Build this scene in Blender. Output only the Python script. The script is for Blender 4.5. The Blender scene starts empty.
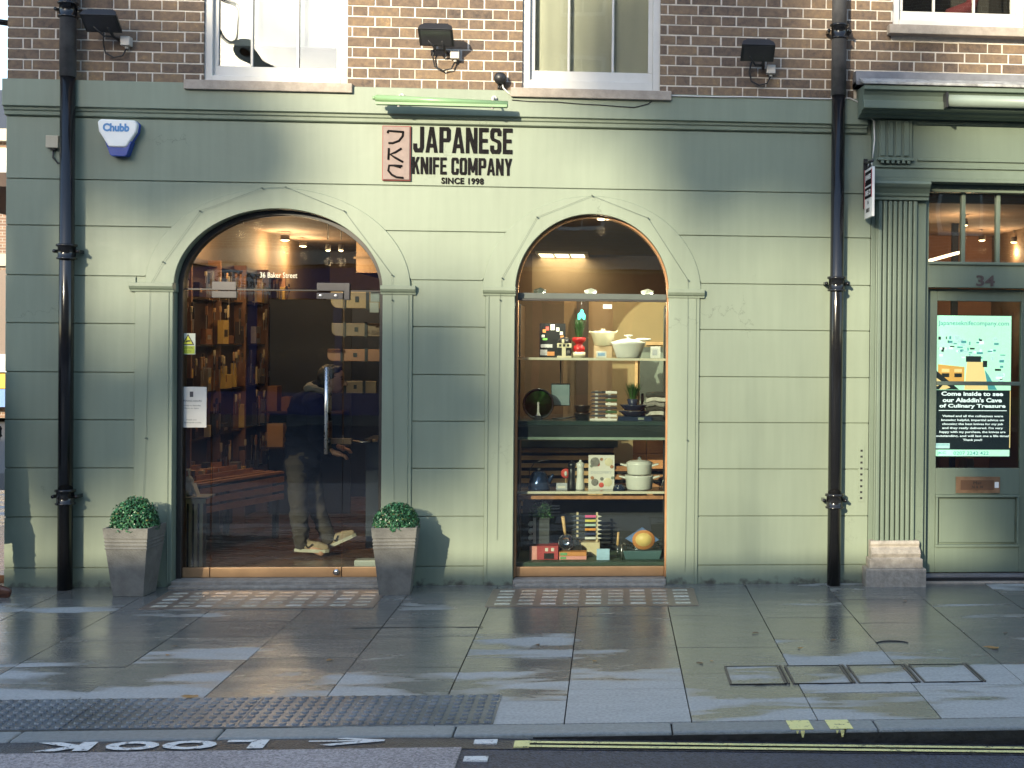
SUN_AZ, SUN_EL, SUN_E, SKY_E, EXPO = 25, 17.6, 2.55, .15, 1.72
LOWH = 7.12; IK = .27; TN = 620
SHADE_TREES = [
 ('added unseen plane tree behind the low terrace, shading the upper left wall', 58, 4, [(70,90,.8,.7),(165,150,.75,.5),(20,360,.45,.9)]),
 ('added unseen plane tree behind the low terrace, shading the upper right wall', 62, 9, [(715,120,.7,.5),(800,140,.8,.5),(700,20,.6,.5)]),
 ('added unseen slim plane tree behind the yellow terrace, shading the neighbouring shopfront', 60, 15, [(1000,330,.35,.5),(1060,470,.5,.6)]),
 ('added unseen broad plane tree behind the low terrace, shading the glass door', 66, 21, [(290,385,.7,.45),(405,400,.5,.33)]),
]
import bpy, bmesh, math, random
from mathutils import Vector, Matrix, noise
R_ = math.radians
rnd = random.Random(7)
scene = bpy.context.scene
COL = scene.collection
# ---------------------------------------------------------------- camera model (also used to measure positions)
FPX = 1296.; TH = R_(4.46); PT = R_(0.4); RL = R_(0.54); CXP = 713.; CYP = 348.; DIST = 9.72; EH = 1.845
fwd = Vector((math.sin(TH)*math.cos(PT), math.cos(TH)*math.cos(PT), -math.sin(PT)))
rt0 = Vector((math.cos(TH), -math.sin(TH), 0)); up0 = rt0.cross(fwd)
RV = math.cos(RL)*rt0 + math.sin(RL)*up0; UV = -math.sin(RL)*rt0 + math.cos(RL)*up0
def ray(px, py): return fwd + RV*((px-CXP)/FPX) - UV*((py-CYP)/FPX)
def P(px, py, Y=0.):
    d = ray(px, py); t = (Y+DIST)/d.y
    return Vector((d.x*t, Y, EH+d.z*t))
def G(px, py, z=0.):
    d = ray(px, py); t = (z-EH)/d.z
    return Vector((d.x*t, -DIST+d.y*t, z))
cam = bpy.data.cameras.new('camera'); co = bpy.data.objects.new('camera', cam); COL.objects.link(co)
m = Matrix((( RV.x, UV.x, -fwd.x, 0), (RV.y, UV.y, -fwd.y, -DIST), (RV.z, UV.z, -fwd.z, EH), (0, 0, 0, 1)))
co.matrix_world = m
cam.sensor_fit = 'HORIZONTAL'; cam.sensor_width = 36; cam.lens = 36*FPX/1024
cam.shift_x = (512-CXP)/1024; cam.shift_y = (CYP-384)/1024
cam.clip_end = 2000; cam.clip_start = .05
scene.camera = co

# ---------------------------------------------------------------- materials
def nn(nt, t, **kw):
    n = nt.nodes.new(t)
    for k, v in kw.items(): setattr(n, k, v)
    return n
MC = {}
def M(name, col=(.5,.5,.5), rough=.5, metal=0., var=.12, scale=6., bump=.0, bscale=40., island=0., spec=.5, emit=0., ecol=None, stretch=None):
    """plain procedural material: base colour with noise variation, per-piece variation, bump"""
    if name in MC: return MC[name]
    mt = bpy.data.materials.new(name); mt.use_nodes = True; nt = mt.node_tree; L = nt.links
    b = nt.nodes['Principled BSDF']
    b.inputs['Roughness'].default_value = rough; b.inputs['Metallic'].default_value = metal
    b.inputs['Specular IOR Level'].default_value = spec
    tc = nn(nt, 'ShaderNodeTexCoord'); src = tc.outputs['Object']
    if stretch:
        mp = nn(nt, 'ShaderNodeMapping'); mp.inputs['Scale'].default_value = stretch; L.new(src, mp.inputs[0]); src = mp.outputs[0]
    no = nn(nt, 'ShaderNodeTexNoise'); no.inputs['Scale'].default_value = scale; no.inputs['Detail'].default_value = 6; no.inputs['Roughness'].default_value = .65
    L.new(src, no.inputs['Vector'])
    mr = nn(nt, 'ShaderNodeMapRange'); mr.inputs[1].default_value = .3; mr.inputs[2].default_value = .7
    mr.inputs[3].default_value = 1-var; mr.inputs[4].default_value = 1+var
    L.new(no.outputs[0], mr.inputs[0]); fac = mr.outputs[0]
    if island:
        ge = nn(nt, 'ShaderNodeNewGeometry'); m2 = nn(nt, 'ShaderNodeMapRange'); m2.inputs[3].default_value = 1-island; m2.inputs[4].default_value = 1+island
        L.new(ge.outputs['Random Per Island'], m2.inputs[0]); mu = nn(nt, 'ShaderNodeMath', operation='MULTIPLY'); L.new(fac, mu.inputs[0]); L.new(m2.outputs[0], mu.inputs[1]); fac = mu.outputs[0]
    vm = nn(nt, 'ShaderNodeVectorMath', operation='SCALE'); vm.inputs[0].default_value = col; L.new(fac, vm.inputs['Scale'])
    L.new(vm.outputs[0], b.inputs['Base Color'])
    rr = nn(nt, 'ShaderNodeMapRange'); rr.inputs[3].default_value = max(0, rough-.08); rr.inputs[4].default_value = min(1, rough+.08)
    L.new(no.outputs[0], rr.inputs[0]); L.new(rr.outputs[0], b.inputs['Roughness'])
    if bump:
        n2 = nn(nt, 'ShaderNodeTexNoise'); n2.inputs['Scale'].default_value = bscale; n2.inputs['Detail'].default_value = 4; L.new(src, n2.inputs['Vector'])
        bu = nn(nt, 'ShaderNodeBump'); bu.inputs['Strength'].default_value = min(1, bump*3); bu.inputs['Distance'].default_value = bump*.02; L.new(n2.outputs[0], bu.inputs['Height']); L.new(bu.outputs[0], b.inputs['Normal'])
    if emit:
        b.inputs['Emission Color'].default_value = (*(ecol or col), 1); b.inputs['Emission Strength'].default_value = emit
    MC[name] = mt; return mt

def ramp(nt, stops):
    r = nn(nt, 'ShaderNodeValToRGB'); e = r.color_ramp.elements
    while len(e) < len(stops): e.new(.5)
    for i, (p, c) in enumerate(stops): e[i].position = p; e[i].color = (*c, 1)
    return r

def mat_paint(name, col, dirty=1.):
    mt = bpy.data.materials.new(name); mt.use_nodes = True; nt = mt.node_tree; L = nt.links; b = nt.nodes['Principled BSDF']
    tc = nn(nt, 'ShaderNodeNewGeometry'); src = tc.outputs['Position']
    a = nn(nt, 'ShaderNodeTexNoise'); a.inputs['Scale'].default_value = 1.3; a.inputs['Detail'].default_value = 5; L.new(src, a.inputs['Vector'])
    # vertical rain streaks
    mp = nn(nt, 'ShaderNodeMapping'); mp.inputs['Scale'].default_value = (9, 9, .7); L.new(src, mp.inputs[0])
    s = nn(nt, 'ShaderNodeTexNoise'); s.inputs['Scale'].default_value = 2.2; s.inputs['Detail'].default_value = 4; L.new(mp.outputs[0], s.inputs['Vector'])
    mx = nn(nt, 'ShaderNodeMath', operation='MULTIPLY_ADD'); mx.inputs[1].default_value = .26; mx.inputs[2].default_value = .87; L.new(a.outputs[0], mx.inputs[0])
    my = nn(nt, 'ShaderNodeMath', operation='MULTIPLY_ADD'); my.inputs[1].default_value = .22; my.inputs[2].default_value = -.11; L.new(s.outputs[0], my.inputs[0])
    ad = nn(nt, 'ShaderNodeMath', operation='ADD'); L.new(mx.outputs[0], ad.inputs[0]); L.new(my.outputs[0], ad.inputs[1])
    vm = nn(nt, 'ShaderNodeVectorMath', operation='SCALE'); vm.inputs[0].default_value = col; L.new(ad.outputs[0], vm.inputs['Scale'])
    # splash dirt near the pavement and small scuffs with a shape of their own
    f = nn(nt, 'ShaderNodeTexNoise'); f.inputs['Scale'].default_value = 14; f.inputs['Detail'].default_value = 8; L.new(src, f.inputs['Vector'])
    sx = nn(nt, 'ShaderNodeSeparateXYZ'); L.new(src, sx.inputs[0])
    h = nn(nt, 'ShaderNodeMapRange'); h.inputs[1].default_value = .0; h.inputs[2].default_value = .09; h.inputs[3].default_value = .62; h.inputs[4].default_value = .26; L.new(sx.outputs[2], h.inputs[0])
    lt = nn(nt, 'ShaderNodeMath', operation='SUBTRACT'); L.new(h.outputs[0], lt.inputs[0]); L.new(f.outputs[0], lt.inputs[1])
    cl = nn(nt, 'ShaderNodeMath', operation='MULTIPLY', use_clamp=True); cl.inputs[1].default_value = 5*dirty; L.new(lt.outputs[0], cl.inputs[0])
    mi = nn(nt, 'ShaderNodeMixRGB'); mi.inputs[2].default_value = (.07, .07, .055, 1); L.new(cl.outputs[0], mi.inputs[0]); L.new(vm.outputs[0], mi.inputs[1])
    # hairline cracks and rubbed spots
    vo = nn(nt, 'ShaderNodeTexVoronoi', feature='DISTANCE_TO_EDGE'); vo.inputs['Scale'].default_value = 1.1
    wp = nn(nt, 'ShaderNodeMixRGB'); wp.inputs[0].default_value = .22; L.new(src, wp.inputs[1]); L.new(f.outputs['Color'], wp.inputs[2]); L.new(wp.outputs[0], vo.inputs['Vector'])
    cr = nn(nt, 'ShaderNodeMapRange'); cr.inputs[1].default_value = .0; cr.inputs[2].default_value = .004; cr.inputs[3].default_value = .5; cr.inputs[4].default_value = 0; L.new(vo.outputs['Distance'], cr.inputs[0])
    gate = nn(nt, 'ShaderNodeMapRange'); gate.inputs[1].default_value = .55; gate.inputs[2].default_value = .62; L.new(a.outputs[0], gate.inputs[0])
    cm = nn(nt, 'ShaderNodeMath', operation='MULTIPLY'); L.new(cr.outputs[0], cm.inputs[0]); L.new(gate.outputs[0], cm.inputs[1])
    m3 = nn(nt, 'ShaderNodeMixRGB'); m3.inputs[2].default_value = (.06, .07, .055, 1); L.new(cm.outputs[0], m3.inputs[0]); L.new(mi.outputs[0], m3.inputs[1])
    L.new(m3.outputs[0], b.inputs['Base Color'])
    rr = nn(nt, 'ShaderNodeMapRange'); rr.inputs[3].default_value = .38; rr.inputs[4].default_value = .6; L.new(a.outputs[0], rr.inputs[0]); L.new(rr.outputs[0], b.inputs['Roughness'])
    bu = nn(nt, 'ShaderNodeBump'); bu.inputs['Strength'].default_value = .25; bu.inputs['Distance'].default_value = .004; L.new(f.outputs[0], bu.inputs['Height'])
    b2 = nn(nt, 'ShaderNodeBump'); b2.inputs['Strength'].default_value = .5; b2.inputs['Distance'].default_value = .012; L.new(a.outputs[0], b2.inputs['Height']); L.new(b2.outputs[0], bu.inputs['Normal'])
    L.new(bu.outputs[0], b.inputs['Normal'])
    return mt

def mat_brick():
    mt = bpy.data.materials.new('stock_brick'); mt.use_nodes = True; nt = mt.node_tree; L = nt.links; b = nt.nodes['Principled BSDF']
    g = nn(nt, 'ShaderNodeNewGeometry')
    r = ramp(nt, [(0, (.06,.046,.040)), (.25, (.11,.080,.062)), (.5, (.165,.115,.080)), (.75, (.21,.145,.092)), (.93, (.27,.18,.10)), (1, (.36,.24,.12))])
    n = nn(nt, 'ShaderNodeTexNoise'); n.inputs['Scale'].default_value = 28; n.inputs['Detail'].default_value = 8; n.inputs['Roughness'].default_value = .7; L.new(g.outputs['Position'], n.inputs['Vector'])
    w = nn(nt, 'ShaderNodeTexNoise'); w.inputs['Scale'].default_value = .9; w.inputs['Detail'].default_value = 2; L.new(g.outputs['Position'], w.inputs['Vector'])
    a = nn(nt, 'ShaderNodeMath', operation='MULTIPLY_ADD'); a.inputs[1].default_value = .42; L.new(g.outputs['Random Per Island'], a.inputs[0])
    q = nn(nt, 'ShaderNodeMath', operation='MULTIPLY_ADD'); q.inputs[1].default_value = 1.5; q.inputs[2].default_value = -.78; L.new(n.outputs[0], q.inputs[0])
    q2 = nn(nt, 'ShaderNodeMath', operation='MULTIPLY_ADD'); q2.inputs[1].default_value = .7; L.new(w.outputs[0], q2.inputs[0]); L.new(q.outputs[0], q2.inputs[2]); L.new(q2.outputs[0], a.inputs[2])
    L.new(a.outputs[0], r.inputs[0]); L.new(r.outputs[0], b.inputs['Base Color'])
    b.inputs['Roughness'].default_value = .85
    bu = nn(nt, 'ShaderNodeBump'); bu.inputs['Strength'].default_value = .8; bu.inputs['Distance'].default_value = .006; L.new(n.outputs[0], bu.inputs['Height']); L.new(bu.outputs[0], b.inputs['Normal'])
    return mt

def mat_brickwall(name, c1, c2, mort, scale=1.):
    mt = bpy.data.materials.new(name); mt.use_nodes = True; nt = mt.node_tree; L = nt.links; b = nt.nodes['Principled BSDF']
    g = nn(nt, 'ShaderNodeNewGeometry'); sx = nn(nt, 'ShaderNodeSeparateXYZ'); L.new(g.outputs['Position'], sx.inputs[0])
    ad = nn(nt, 'ShaderNodeMath', operation='ADD'); L.new(sx.outputs[0], ad.inputs[0]); L.new(sx.outputs[1], ad.inputs[1])
    cb = nn(nt, 'ShaderNodeCombineXYZ'); L.new(ad.outputs[0], cb.inputs[0]); L.new(sx.outputs[2], cb.inputs[1])
    t = nn(nt, 'ShaderNodeTexBrick'); t.inputs['Color1'].default_value = (*c1, 1); t.inputs['Color2'].default_value = (*c2, 1); t.inputs['Mortar'].default_value = (*mort, 1)
    t.inputs['Scale'].default_value = 1; t.inputs['Brick Width'].default_value = .225; t.inputs['Row Height'].default_value = .075; t.inputs['Mortar Size'].default_value = .008
    L.new(cb.outputs[0], t.inputs['Vector']); L.new(t.outputs[0], b.inputs['Base Color']); b.inputs['Roughness'].default_value = .9
    return mt

def mat_pavement(name, base, metalish=False):
    """York stone flags: per-slab tone, damp patches (dark, glossy) and dry patches (pale, matt)"""
    mt = bpy.data.materials.new(name); mt.use_nodes = True; nt = mt.node_tree; L = nt.links; b = nt.nodes['Principled BSDF']
    g = nn(nt, 'ShaderNodeNewGeometry'); pos = g.outputs['Position']; isl = g.outputs['Random Per Island']
    mp = nn(nt, 'ShaderNodeMapping'); mp.inputs['Scale'].default_value = (.55, 1.9, 1); L.new(pos, mp.inputs[0])
    wn = nn(nt, 'ShaderNodeTexNoise'); wn.inputs['Scale'].default_value = 1.7; wn.inputs['Detail'].default_value = 6; wn.inputs['Roughness'].default_value = .55; wn.inputs['Distortion'].default_value = .35; L.new(mp.outputs[0], wn.inputs['Vector'])
    # dryness: noise + slab offset + drier towards the kerb
    sx = nn(nt, 'ShaderNodeSeparateXYZ'); L.new(pos, sx.inputs[0])
    gr = nn(nt, 'ShaderNodeMapRange'); gr.inputs[1].default_value = -1.7; gr.inputs[2].default_value = -3.1; gr.inputs[3].default_value = -.20; gr.inputs[4].default_value = .05; L.new(sx.outputs[1], gr.inputs[0])
    d1 = nn(nt, 'ShaderNodeMath', operation='MULTIPLY_ADD'); d1.inputs[1].default_value = .20; L.new(isl, d1.inputs[0]); L.new(wn.outputs[0], d1.inputs[2])
    d2 = nn(nt, 'ShaderNodeMath', operation='ADD'); L.new(d1.outputs[0], d2.inputs[0]); L.new(gr.outputs[0], d2.inputs[1])
    dr = nn(nt, 'ShaderNodeMapRange'); dr.interpolation_type = 'SMOOTHSTEP'; dr.inputs[1].default_value = .545; dr.inputs[2].default_value = .625; L.new(d2.outputs[0], dr.inputs[0]); dry = dr.outputs[0]
    fn = nn(nt, 'ShaderNodeTexNoise'); fn.inputs['Scale'].default_value = 60; fn.inputs['Detail'].default_value = 6; L.new(pos, fn.inputs['Vector'])
    mn = nn(nt, 'ShaderNodeTexNoise'); mn.inputs['Scale'].default_value = 5; mn.inputs['Detail'].default_value = 7; mn.inputs['Roughness'].default_value = .7; L.new(mp.outputs[0], mn.inputs['Vector'])
    wet = ramp(nt, [(0, tuple(c*.52 for c in (base[0]*1.0, base[1], base[2]*.95))), (.5, tuple(c*.68 for c in base)), (1, tuple(c*.92 for c in (base[0]*1.06, base[1]*1.0, base[2]*.9)))])
    m1 = nn(nt, 'ShaderNodeMath', operation='MULTIPLY_ADD'); m1.inputs[1].default_value = .35; L.new(isl, m1.inputs[0])
    m0 = nn(nt, 'ShaderNodeMath', operation='MULTIPLY_ADD'); m0.inputs[1].default_value = 1.3; m0.inputs[2].default_value = -.35; L.new(mn.outputs[0], m0.inputs[0]); L.new(m0.outputs[0], m1.inputs[2]); L.new(m1.outputs[0], wet.inputs[0])
    dryc = ramp(nt, [(0, tuple(c*1.3 for c in (base[0]*.98,base[1]*.99,base[2]*1.04))), (1, tuple(c*2.05 for c in (base[0]*.96, base[1], base[2]*1.06)))]); L.new(mn.outputs[0], dryc.inputs[0])
    mi = nn(nt, 'ShaderNodeMixRGB'); L.new(dry, mi.inputs[0]); L.new(wet.outputs[0], mi.inputs[1]); L.new(dryc.outputs[0], mi.inputs[2])
    sp = nn(nt, 'ShaderNodeMapRange'); sp.inputs[1].default_value = .3; sp.inputs[2].default_value = .7; sp.inputs[3].default_value = .82; sp.inputs[4].default_value = 1.18; L.new(fn.outputs[0], sp.inputs[0])
    vm = nn(nt, 'ShaderNodeVectorMath', operation='SCALE'); L.new(mi.outputs[0], vm.inputs[0]); L.new(sp.outputs[0], vm.inputs['Scale']); L.new(vm.outputs[0], b.inputs['Base Color'])
    w2 = nn(nt, 'ShaderNodeMapRange'); w2.inputs[1].default_value = .35; w2.inputs[2].default_value = .6; w2.inputs[3].default_value = .10; w2.inputs[4].default_value = .30; L.new(d2.outputs[0], w2.inputs[0])
    rm = nn(nt, 'ShaderNodeMixRGB'); L.new(dry, rm.inputs[0]); L.new(w2.outputs[0], rm.inputs[1]); rm.inputs[2].default_value = (.62,.62,.62,1); L.new(rm.outputs[0], b.inputs['Roughness'])
    sl = nn(nt, 'ShaderNodeMapRange'); sl.inputs[3].default_value = .95; sl.inputs[4].default_value = .35; L.new(dry, sl.inputs[0]); L.new(sl.outputs[0], b.inputs['Specular IOR Level'])
    bs = nn(nt, 'ShaderNodeMapRange'); bs.inputs[3].default_value = .25; bs.inputs[4].default_value = .8; L.new(dry, bs.inputs[0])
    bu = nn(nt, 'ShaderNodeBump'); bu.inputs['Distance'].default_value = .004; L.new(bs.outputs[0], bu.inputs['Strength']); L.new(fn.outputs[0], bu.inputs['Height'])
    b2 = nn(nt, 'ShaderNodeBump'); b2.inputs['Strength'].default_value = .35; b2.inputs['Distance'].default_value = .01; L.new(mn.outputs[0], b2.inputs['Height']); L.new(b2.outputs[0], bu.inputs['Normal'])
    L.new(bu.outputs[0], b.inputs['Normal'])
    return mt

def mat_asphalt(name, base, chips=.5, rough=.75):
    mt = bpy.data.materials.new(name); mt.use_nodes = True; nt = mt.node_tree; L = nt.links; b = nt.nodes['Principled BSDF']
    g = nn(nt, 'ShaderNodeNewGeometry'); pos = g.outputs['Position']
    v = nn(nt, 'ShaderNodeTexVoronoi'); v.inputs['Scale'].default_value = 110; L.new(pos, v.inputs['Vector'])
    n = nn(nt, 'ShaderNodeTexNoise'); n.inputs['Scale'].default_value = 1.6; n.inputs['Detail'].default_value = 8; n.inputs['Roughness'].default_value = .7; L.new(pos, n.inputs['Vector'])
    sx = nn(nt, 'ShaderNodeSeparateXYZ'); L.new(v.outputs['Color'], sx.inputs[0])
    p = nn(nt, 'ShaderNodeMapRange'); p.inputs[1].default_value = 0; p.inputs[2].default_value = 1; p.inputs[3].default_value = 1-chips; p.inputs[4].default_value = 1+chips; L.new(sx.outputs[0], p.inputs[0])
    p2 = nn(nt, 'ShaderNodeMath', operation='MULTIPLY_ADD'); p2.inputs[1].default_value = .7; p2.inputs[2].default_value = .65; L.new(n.outputs[0], p2.inputs[0])
    mu = nn(nt, 'ShaderNodeMath', operation='MULTIPLY'); L.new(p.outputs[0], mu.inputs[0]); L.new(p2.outputs[0], mu.inputs[1])
    vm = nn(nt, 'ShaderNodeVectorMath', operation='SCALE'); vm.inputs[0].default_value = base; L.new(mu.outputs[0], vm.inputs['Scale']); L.new(vm.outputs[0], b.inputs['Base Color'])
    b.inputs['Roughness'].default_value = rough
    bu = nn(nt, 'ShaderNodeBump'); bu.inputs['Strength'].default_value = .9; bu.inputs['Distance'].default_value = .004; L.new(v.outputs['Distance'], bu.inputs['Height']); L.new(bu.outputs[0], b.inputs['Normal'])
    return mt

def mat_glass(name, tint=(.9,.93,.9), refl=1., wav=0., wsc=1.2, minr=0.):
    """thin window pane: clear with Fresnel reflection"""
    mt = bpy.data.materials.new(name); mt.use_nodes = True; nt = mt.node_tree; L = nt.links
    nt.nodes.remove(nt.nodes['Principled BSDF']); out = nt.nodes['Material Output']
    t = nn(nt, 'ShaderNodeBsdfTransparent'); t.inputs[0].default_value = (*tint, 1)
    g = nn(nt, 'ShaderNodeBsdfGlossy'); g.inputs['Roughness'].default_value = 0.0; g.inputs['Color'].default_value = (1,1,1,1)
    fr = nn(nt, 'ShaderNodeFresnel'); fr.inputs['IOR'].default_value = 1.5
    mu = nn(nt, 'ShaderNodeMath', operation='MULTIPLY_ADD', use_clamp=True); mu.inputs[1].default_value = refl; mu.inputs[2].default_value = minr; L.new(fr.outputs[0], mu.inputs[0])
    if wav:
        ge = nn(nt, 'ShaderNodeNewGeometry')
        n = nn(nt, 'ShaderNodeTexNoise'); n.inputs['Scale'].default_value = wsc; n.inputs['Detail'].default_value = 1.5; L.new(ge.outputs['Position'], n.inputs['Vector'])
        bu = nn(nt, 'ShaderNodeBump'); bu.inputs['Strength'].default_value = 1; bu.inputs['Distance'].default_value = wav; L.new(n.outputs[0], bu.inputs['Height']); L.new(bu.outputs[0], g.inputs['Normal'])
    mx = nn(nt, 'ShaderNodeMixShader'); L.new(mu.outputs[0], mx.inputs[0]); L.new(t.outputs[0], mx.inputs[1]); L.new(g.outputs[0], mx.inputs[2]); L.new(mx.outputs[0], out.inputs[0])
    return mt

# ---------------------------------------------------------------- mesh builder
class MB:
    def __init__(s): s.v = []; s.f = []; s.mi = []; s.sm = []; s.mats = []
    def mat(s, m):
        if m not in s.mats: s.mats.append(m)
        return s.mats.index(m)
    def add(s, vs, fs, m, smooth=False):
        o = len(s.v); k = s.mat(m); s.v += [tuple(v) for v in vs]
        for f in fs: s.f.append([o+i for i in f]); s.mi.append(k); s.sm.append(smooth)
        return s
    def box(s, x0, x1, y0, y1, z0, z1, m, xf=None):
        vs = [Vector((x, y, z)) for x in (x0, x1) for y in (y0, y1) for z in (z0, z1)]
        if xf: vs = [xf @ v for v in vs]
        return s.add(vs, [(0,1,3,2), (4,6,7,5), (0,4,5,1), (2,3,7,6), (0,2,6,4), (1,5,7,3)], m)
    def prism(s, poly, a, b, m, axis='y', xf=None, smooth=False):
        """closed 2-D polygon extruded along an axis; poly coordinates are the two other axes in order"""
        def pt(p, t): return Vector((p[0], t, p[1])) if axis == 'y' else Vector((t, p[0], p[1])) if axis == 'x' else Vector((p[0], p[1], t))
        n = len(poly); vs = [pt(p, a) for p in poly] + [pt(p, b) for p in poly]
        if xf: vs = [xf @ v for v in vs]
        return s.add(vs, [tuple(range(n)), tuple(range(2*n-1, n-1, -1))] + [(i, n+i, n+(i+1) % n, (i+1) % n) for i in range(n)], m, smooth)
    def tube(s, pts, r, m, n=10, cap=True, smooth=True):
        pts = [Vector(p) for p in pts]; rs = r if isinstance(r, (list, tuple)) else [r]*len(pts); vs = []; prev = None
        for i, p in enumerate(pts):
            d = (pts[min(i+1, len(pts)-1)]-pts[max(i-1, 0)]).normalized()
            if prev is None:
                a = Vector((0,0,1)) if abs(d.z) < .9 else Vector((1,0,0)); u = d.cross(a).normalized()
            else: u = (prev - d*prev.dot(d)).normalized()
            prev = u; w = d.cross(u)
            for k in range(n):
                t = 2*math.pi*k/n; vs.append(p + (u*math.cos(t)+w*math.sin(t))*rs[i])
        fs = [(i*n+k, i*n+(k+1) % n, (i+1)*n+(k+1) % n, (i+1)*n+k) for i in range(len(pts)-1) for k in range(n)]
        if cap: fs += [tuple(range(n-1, -1, -1)), tuple((len(pts)-1)*n+k for k in range(n))]
        return s.add(vs, fs, m, smooth)
    def lathe(s, prof, m, c=(0,0,0), n=24, smooth=True, sx=1., sy=1., ax='z'):
        vs = []
        for r, z in prof:
            for k in range(n):
                t = 2*math.pi*k/n; p = Vector((r*math.cos(t)*sx, r*math.sin(t)*sy, z))
                if ax == 'y': p = Vector((p.x, p.z, p.y))
                if ax == 'x': p = Vector((p.z, p.y, p.x))
                vs.append(p+Vector(c))
        fs = [(i*n+k, i*n+(k+1) % n, (i+1)*n+(k+1) % n, (i+1)*n+k) for i in range(len(prof)-1) for k in range(n)]
        if prof[0][0] > 1e-5: fs.append(tuple(range(n-1, -1, -1)))
        if prof[-1][0] > 1e-5: fs.append(tuple((len(prof)-1)*n+k for k in range(n)))
        return s.add(vs, fs, m, smooth)
    def strip(s, xs, bot, top, y0, y1, m):
        """panel between bot(x) and top(x), front face at y0, back at y1"""
        pts = [(x, bot(x), top(x)) for x in xs]; vs = []; fs = []
        for x, b, t in pts:
            t = max(t, b+1e-5); vs += [(x, y0, b), (x, y0, t), (x, y1, b), (x, y1, t)]
        for i in range(len(pts)-1):
            a, c = 4*i, 4*i+4
            if pts[i][2] <= pts[i][1]+1e-4 and pts[i+1][2] <= pts[i+1][1]+1e-4: continue
            fs += [(a, c, c+1, a+1), (a+2, a+3, c+3, c+2), (a+1, c+1, c+3, a+3), (a, a+2, c+2, c)]
        e = 4*(len(pts)-1)
        fs += [(0, 1, 3, 2), (e, e+2, e+3, e+1)]
        return s.add(vs, fs, m)
    def build(s, name, parent=None, bevel=0., seg=2, loc=None):
        me = bpy.data.meshes.new(name); off = Vector((0,0,0))
        if parent is not None: off = wloc(parent)
        if loc is not None and parent is None: off = Vector(loc)
        me.from_pydata([tuple(Vector(v)-off) for v in s.v], [], s.f)
        for mt in s.mats: me.materials.append(mt)
        for i, p in enumerate(me.polygons): p.material_index = s.mi[i]; p.use_smooth = s.sm[i]
        bm = bmesh.new(); bm.from_mesh(me)
        bmesh.ops.recalc_face_normals(bm, faces=bm.faces); bm.to_mesh(me); bm.free(); me.update()
        o = bpy.data.objects.new(name, me); COL.objects.link(o)
        if parent is not None: o.parent = parent
        if loc is not None and parent is None: o.location = loc
        if bevel:
            md = o.modifiers.new('bevel', 'BEVEL'); md.width = bevel; md.segments = seg; md.limit_method = 'ANGLE'; md.angle_limit = R_(35)
        return o
def wloc(o):
    v = Vector((0,0,0))
    while o is not None: v += o.location; o = o.parent
    return v
def thing(name, label, cat, loc=(0,0,0), group=None):
    o = bpy.data.objects.new(name, None); COL.objects.link(o); o.location = loc; o.empty_display_size = .1
    o['label'] = label; o['category'] = cat
    if group: o['group'] = group
    return o
def tag(o, label, cat, group=None, kind=None):
    o['label'] = label; o['category'] = cat
    if group: o['group'] = group
    if kind: o['kind'] = kind
    return o
def struct(o, label=None):
    o['kind'] = 'structure'
    if label: o['label'] = label
    return o
def copy_tree(o, loc=None, parent=None, label=None, rot=None, scale=None):
    c = o.copy(); COL.objects.link(c); c.parent = parent
    if loc is not None: c.location = loc
    if rot is not None: c.rotation_euler = rot
    if scale is not None: c.scale = scale
    if label: c['label'] = label
    for ch in list(o.children): copy_tree(ch, parent=c)
    return c
def mesh_from(ob):
    """bake modifiers / text to a plain mesh"""
    dg = bpy.context.evaluated_depsgraph_get(); dg.update()
    return bpy.data.meshes.new_from_object(ob.evaluated_get(dg))
def text_mesh(s, mt, bold=0., extr=.002, space=1.):
    cu = bpy.data.curves.new('t', 'FONT'); cu.body = s; cu.extrude = extr; cu.offset = bold; cu.space_character = space; cu.resolution_u = 3
    ob = bpy.data.objects.new('t', cu); COL.objects.link(ob); me = mesh_from(ob); bpy.data.objects.remove(ob); me.materials.clear(); me.materials.append(mt)
    return me
def text_verts(s, bold=0., space=1.):
    me = text_mesh(s, None, bold, 0., space); vs = [v.co.copy() for v in me.vertices]; fs = [tuple(p.vertices) for p in me.polygons]; return vs, fs
def put_text(mb, s, m, box, to3, bold=0., space=1., thick=.0, keep=False):
    """writes s into mb fitted to box=(u0,u1,v0,v1); to3(u,v,d) gives the 3-D point; keep keeps letter shape and centres"""
    me = text_mesh(s, None, bold, .5, space); vs = [v.co.copy() for v in me.vertices]; fs = [tuple(p.vertices) for p in me.polygons]
    bpy.data.meshes.remove(me)
    x0 = min(v.x for v in vs); x1 = max(v.x for v in vs); y0 = min(v.y for v in vs); y1 = max(v.y for v in vs)
    u0, u1, v0, v1 = box
    mb.add([to3(u0+(v.x-x0)/(x1-x0)*(u1-u0), v0+(v.y-y0)/(y1-y0)*(v1-v0), (v.z+.5)*thick) for v in vs], fs, m)
def wallface(Y): return lambda u, v, d: (u, Y-d, v)

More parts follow.
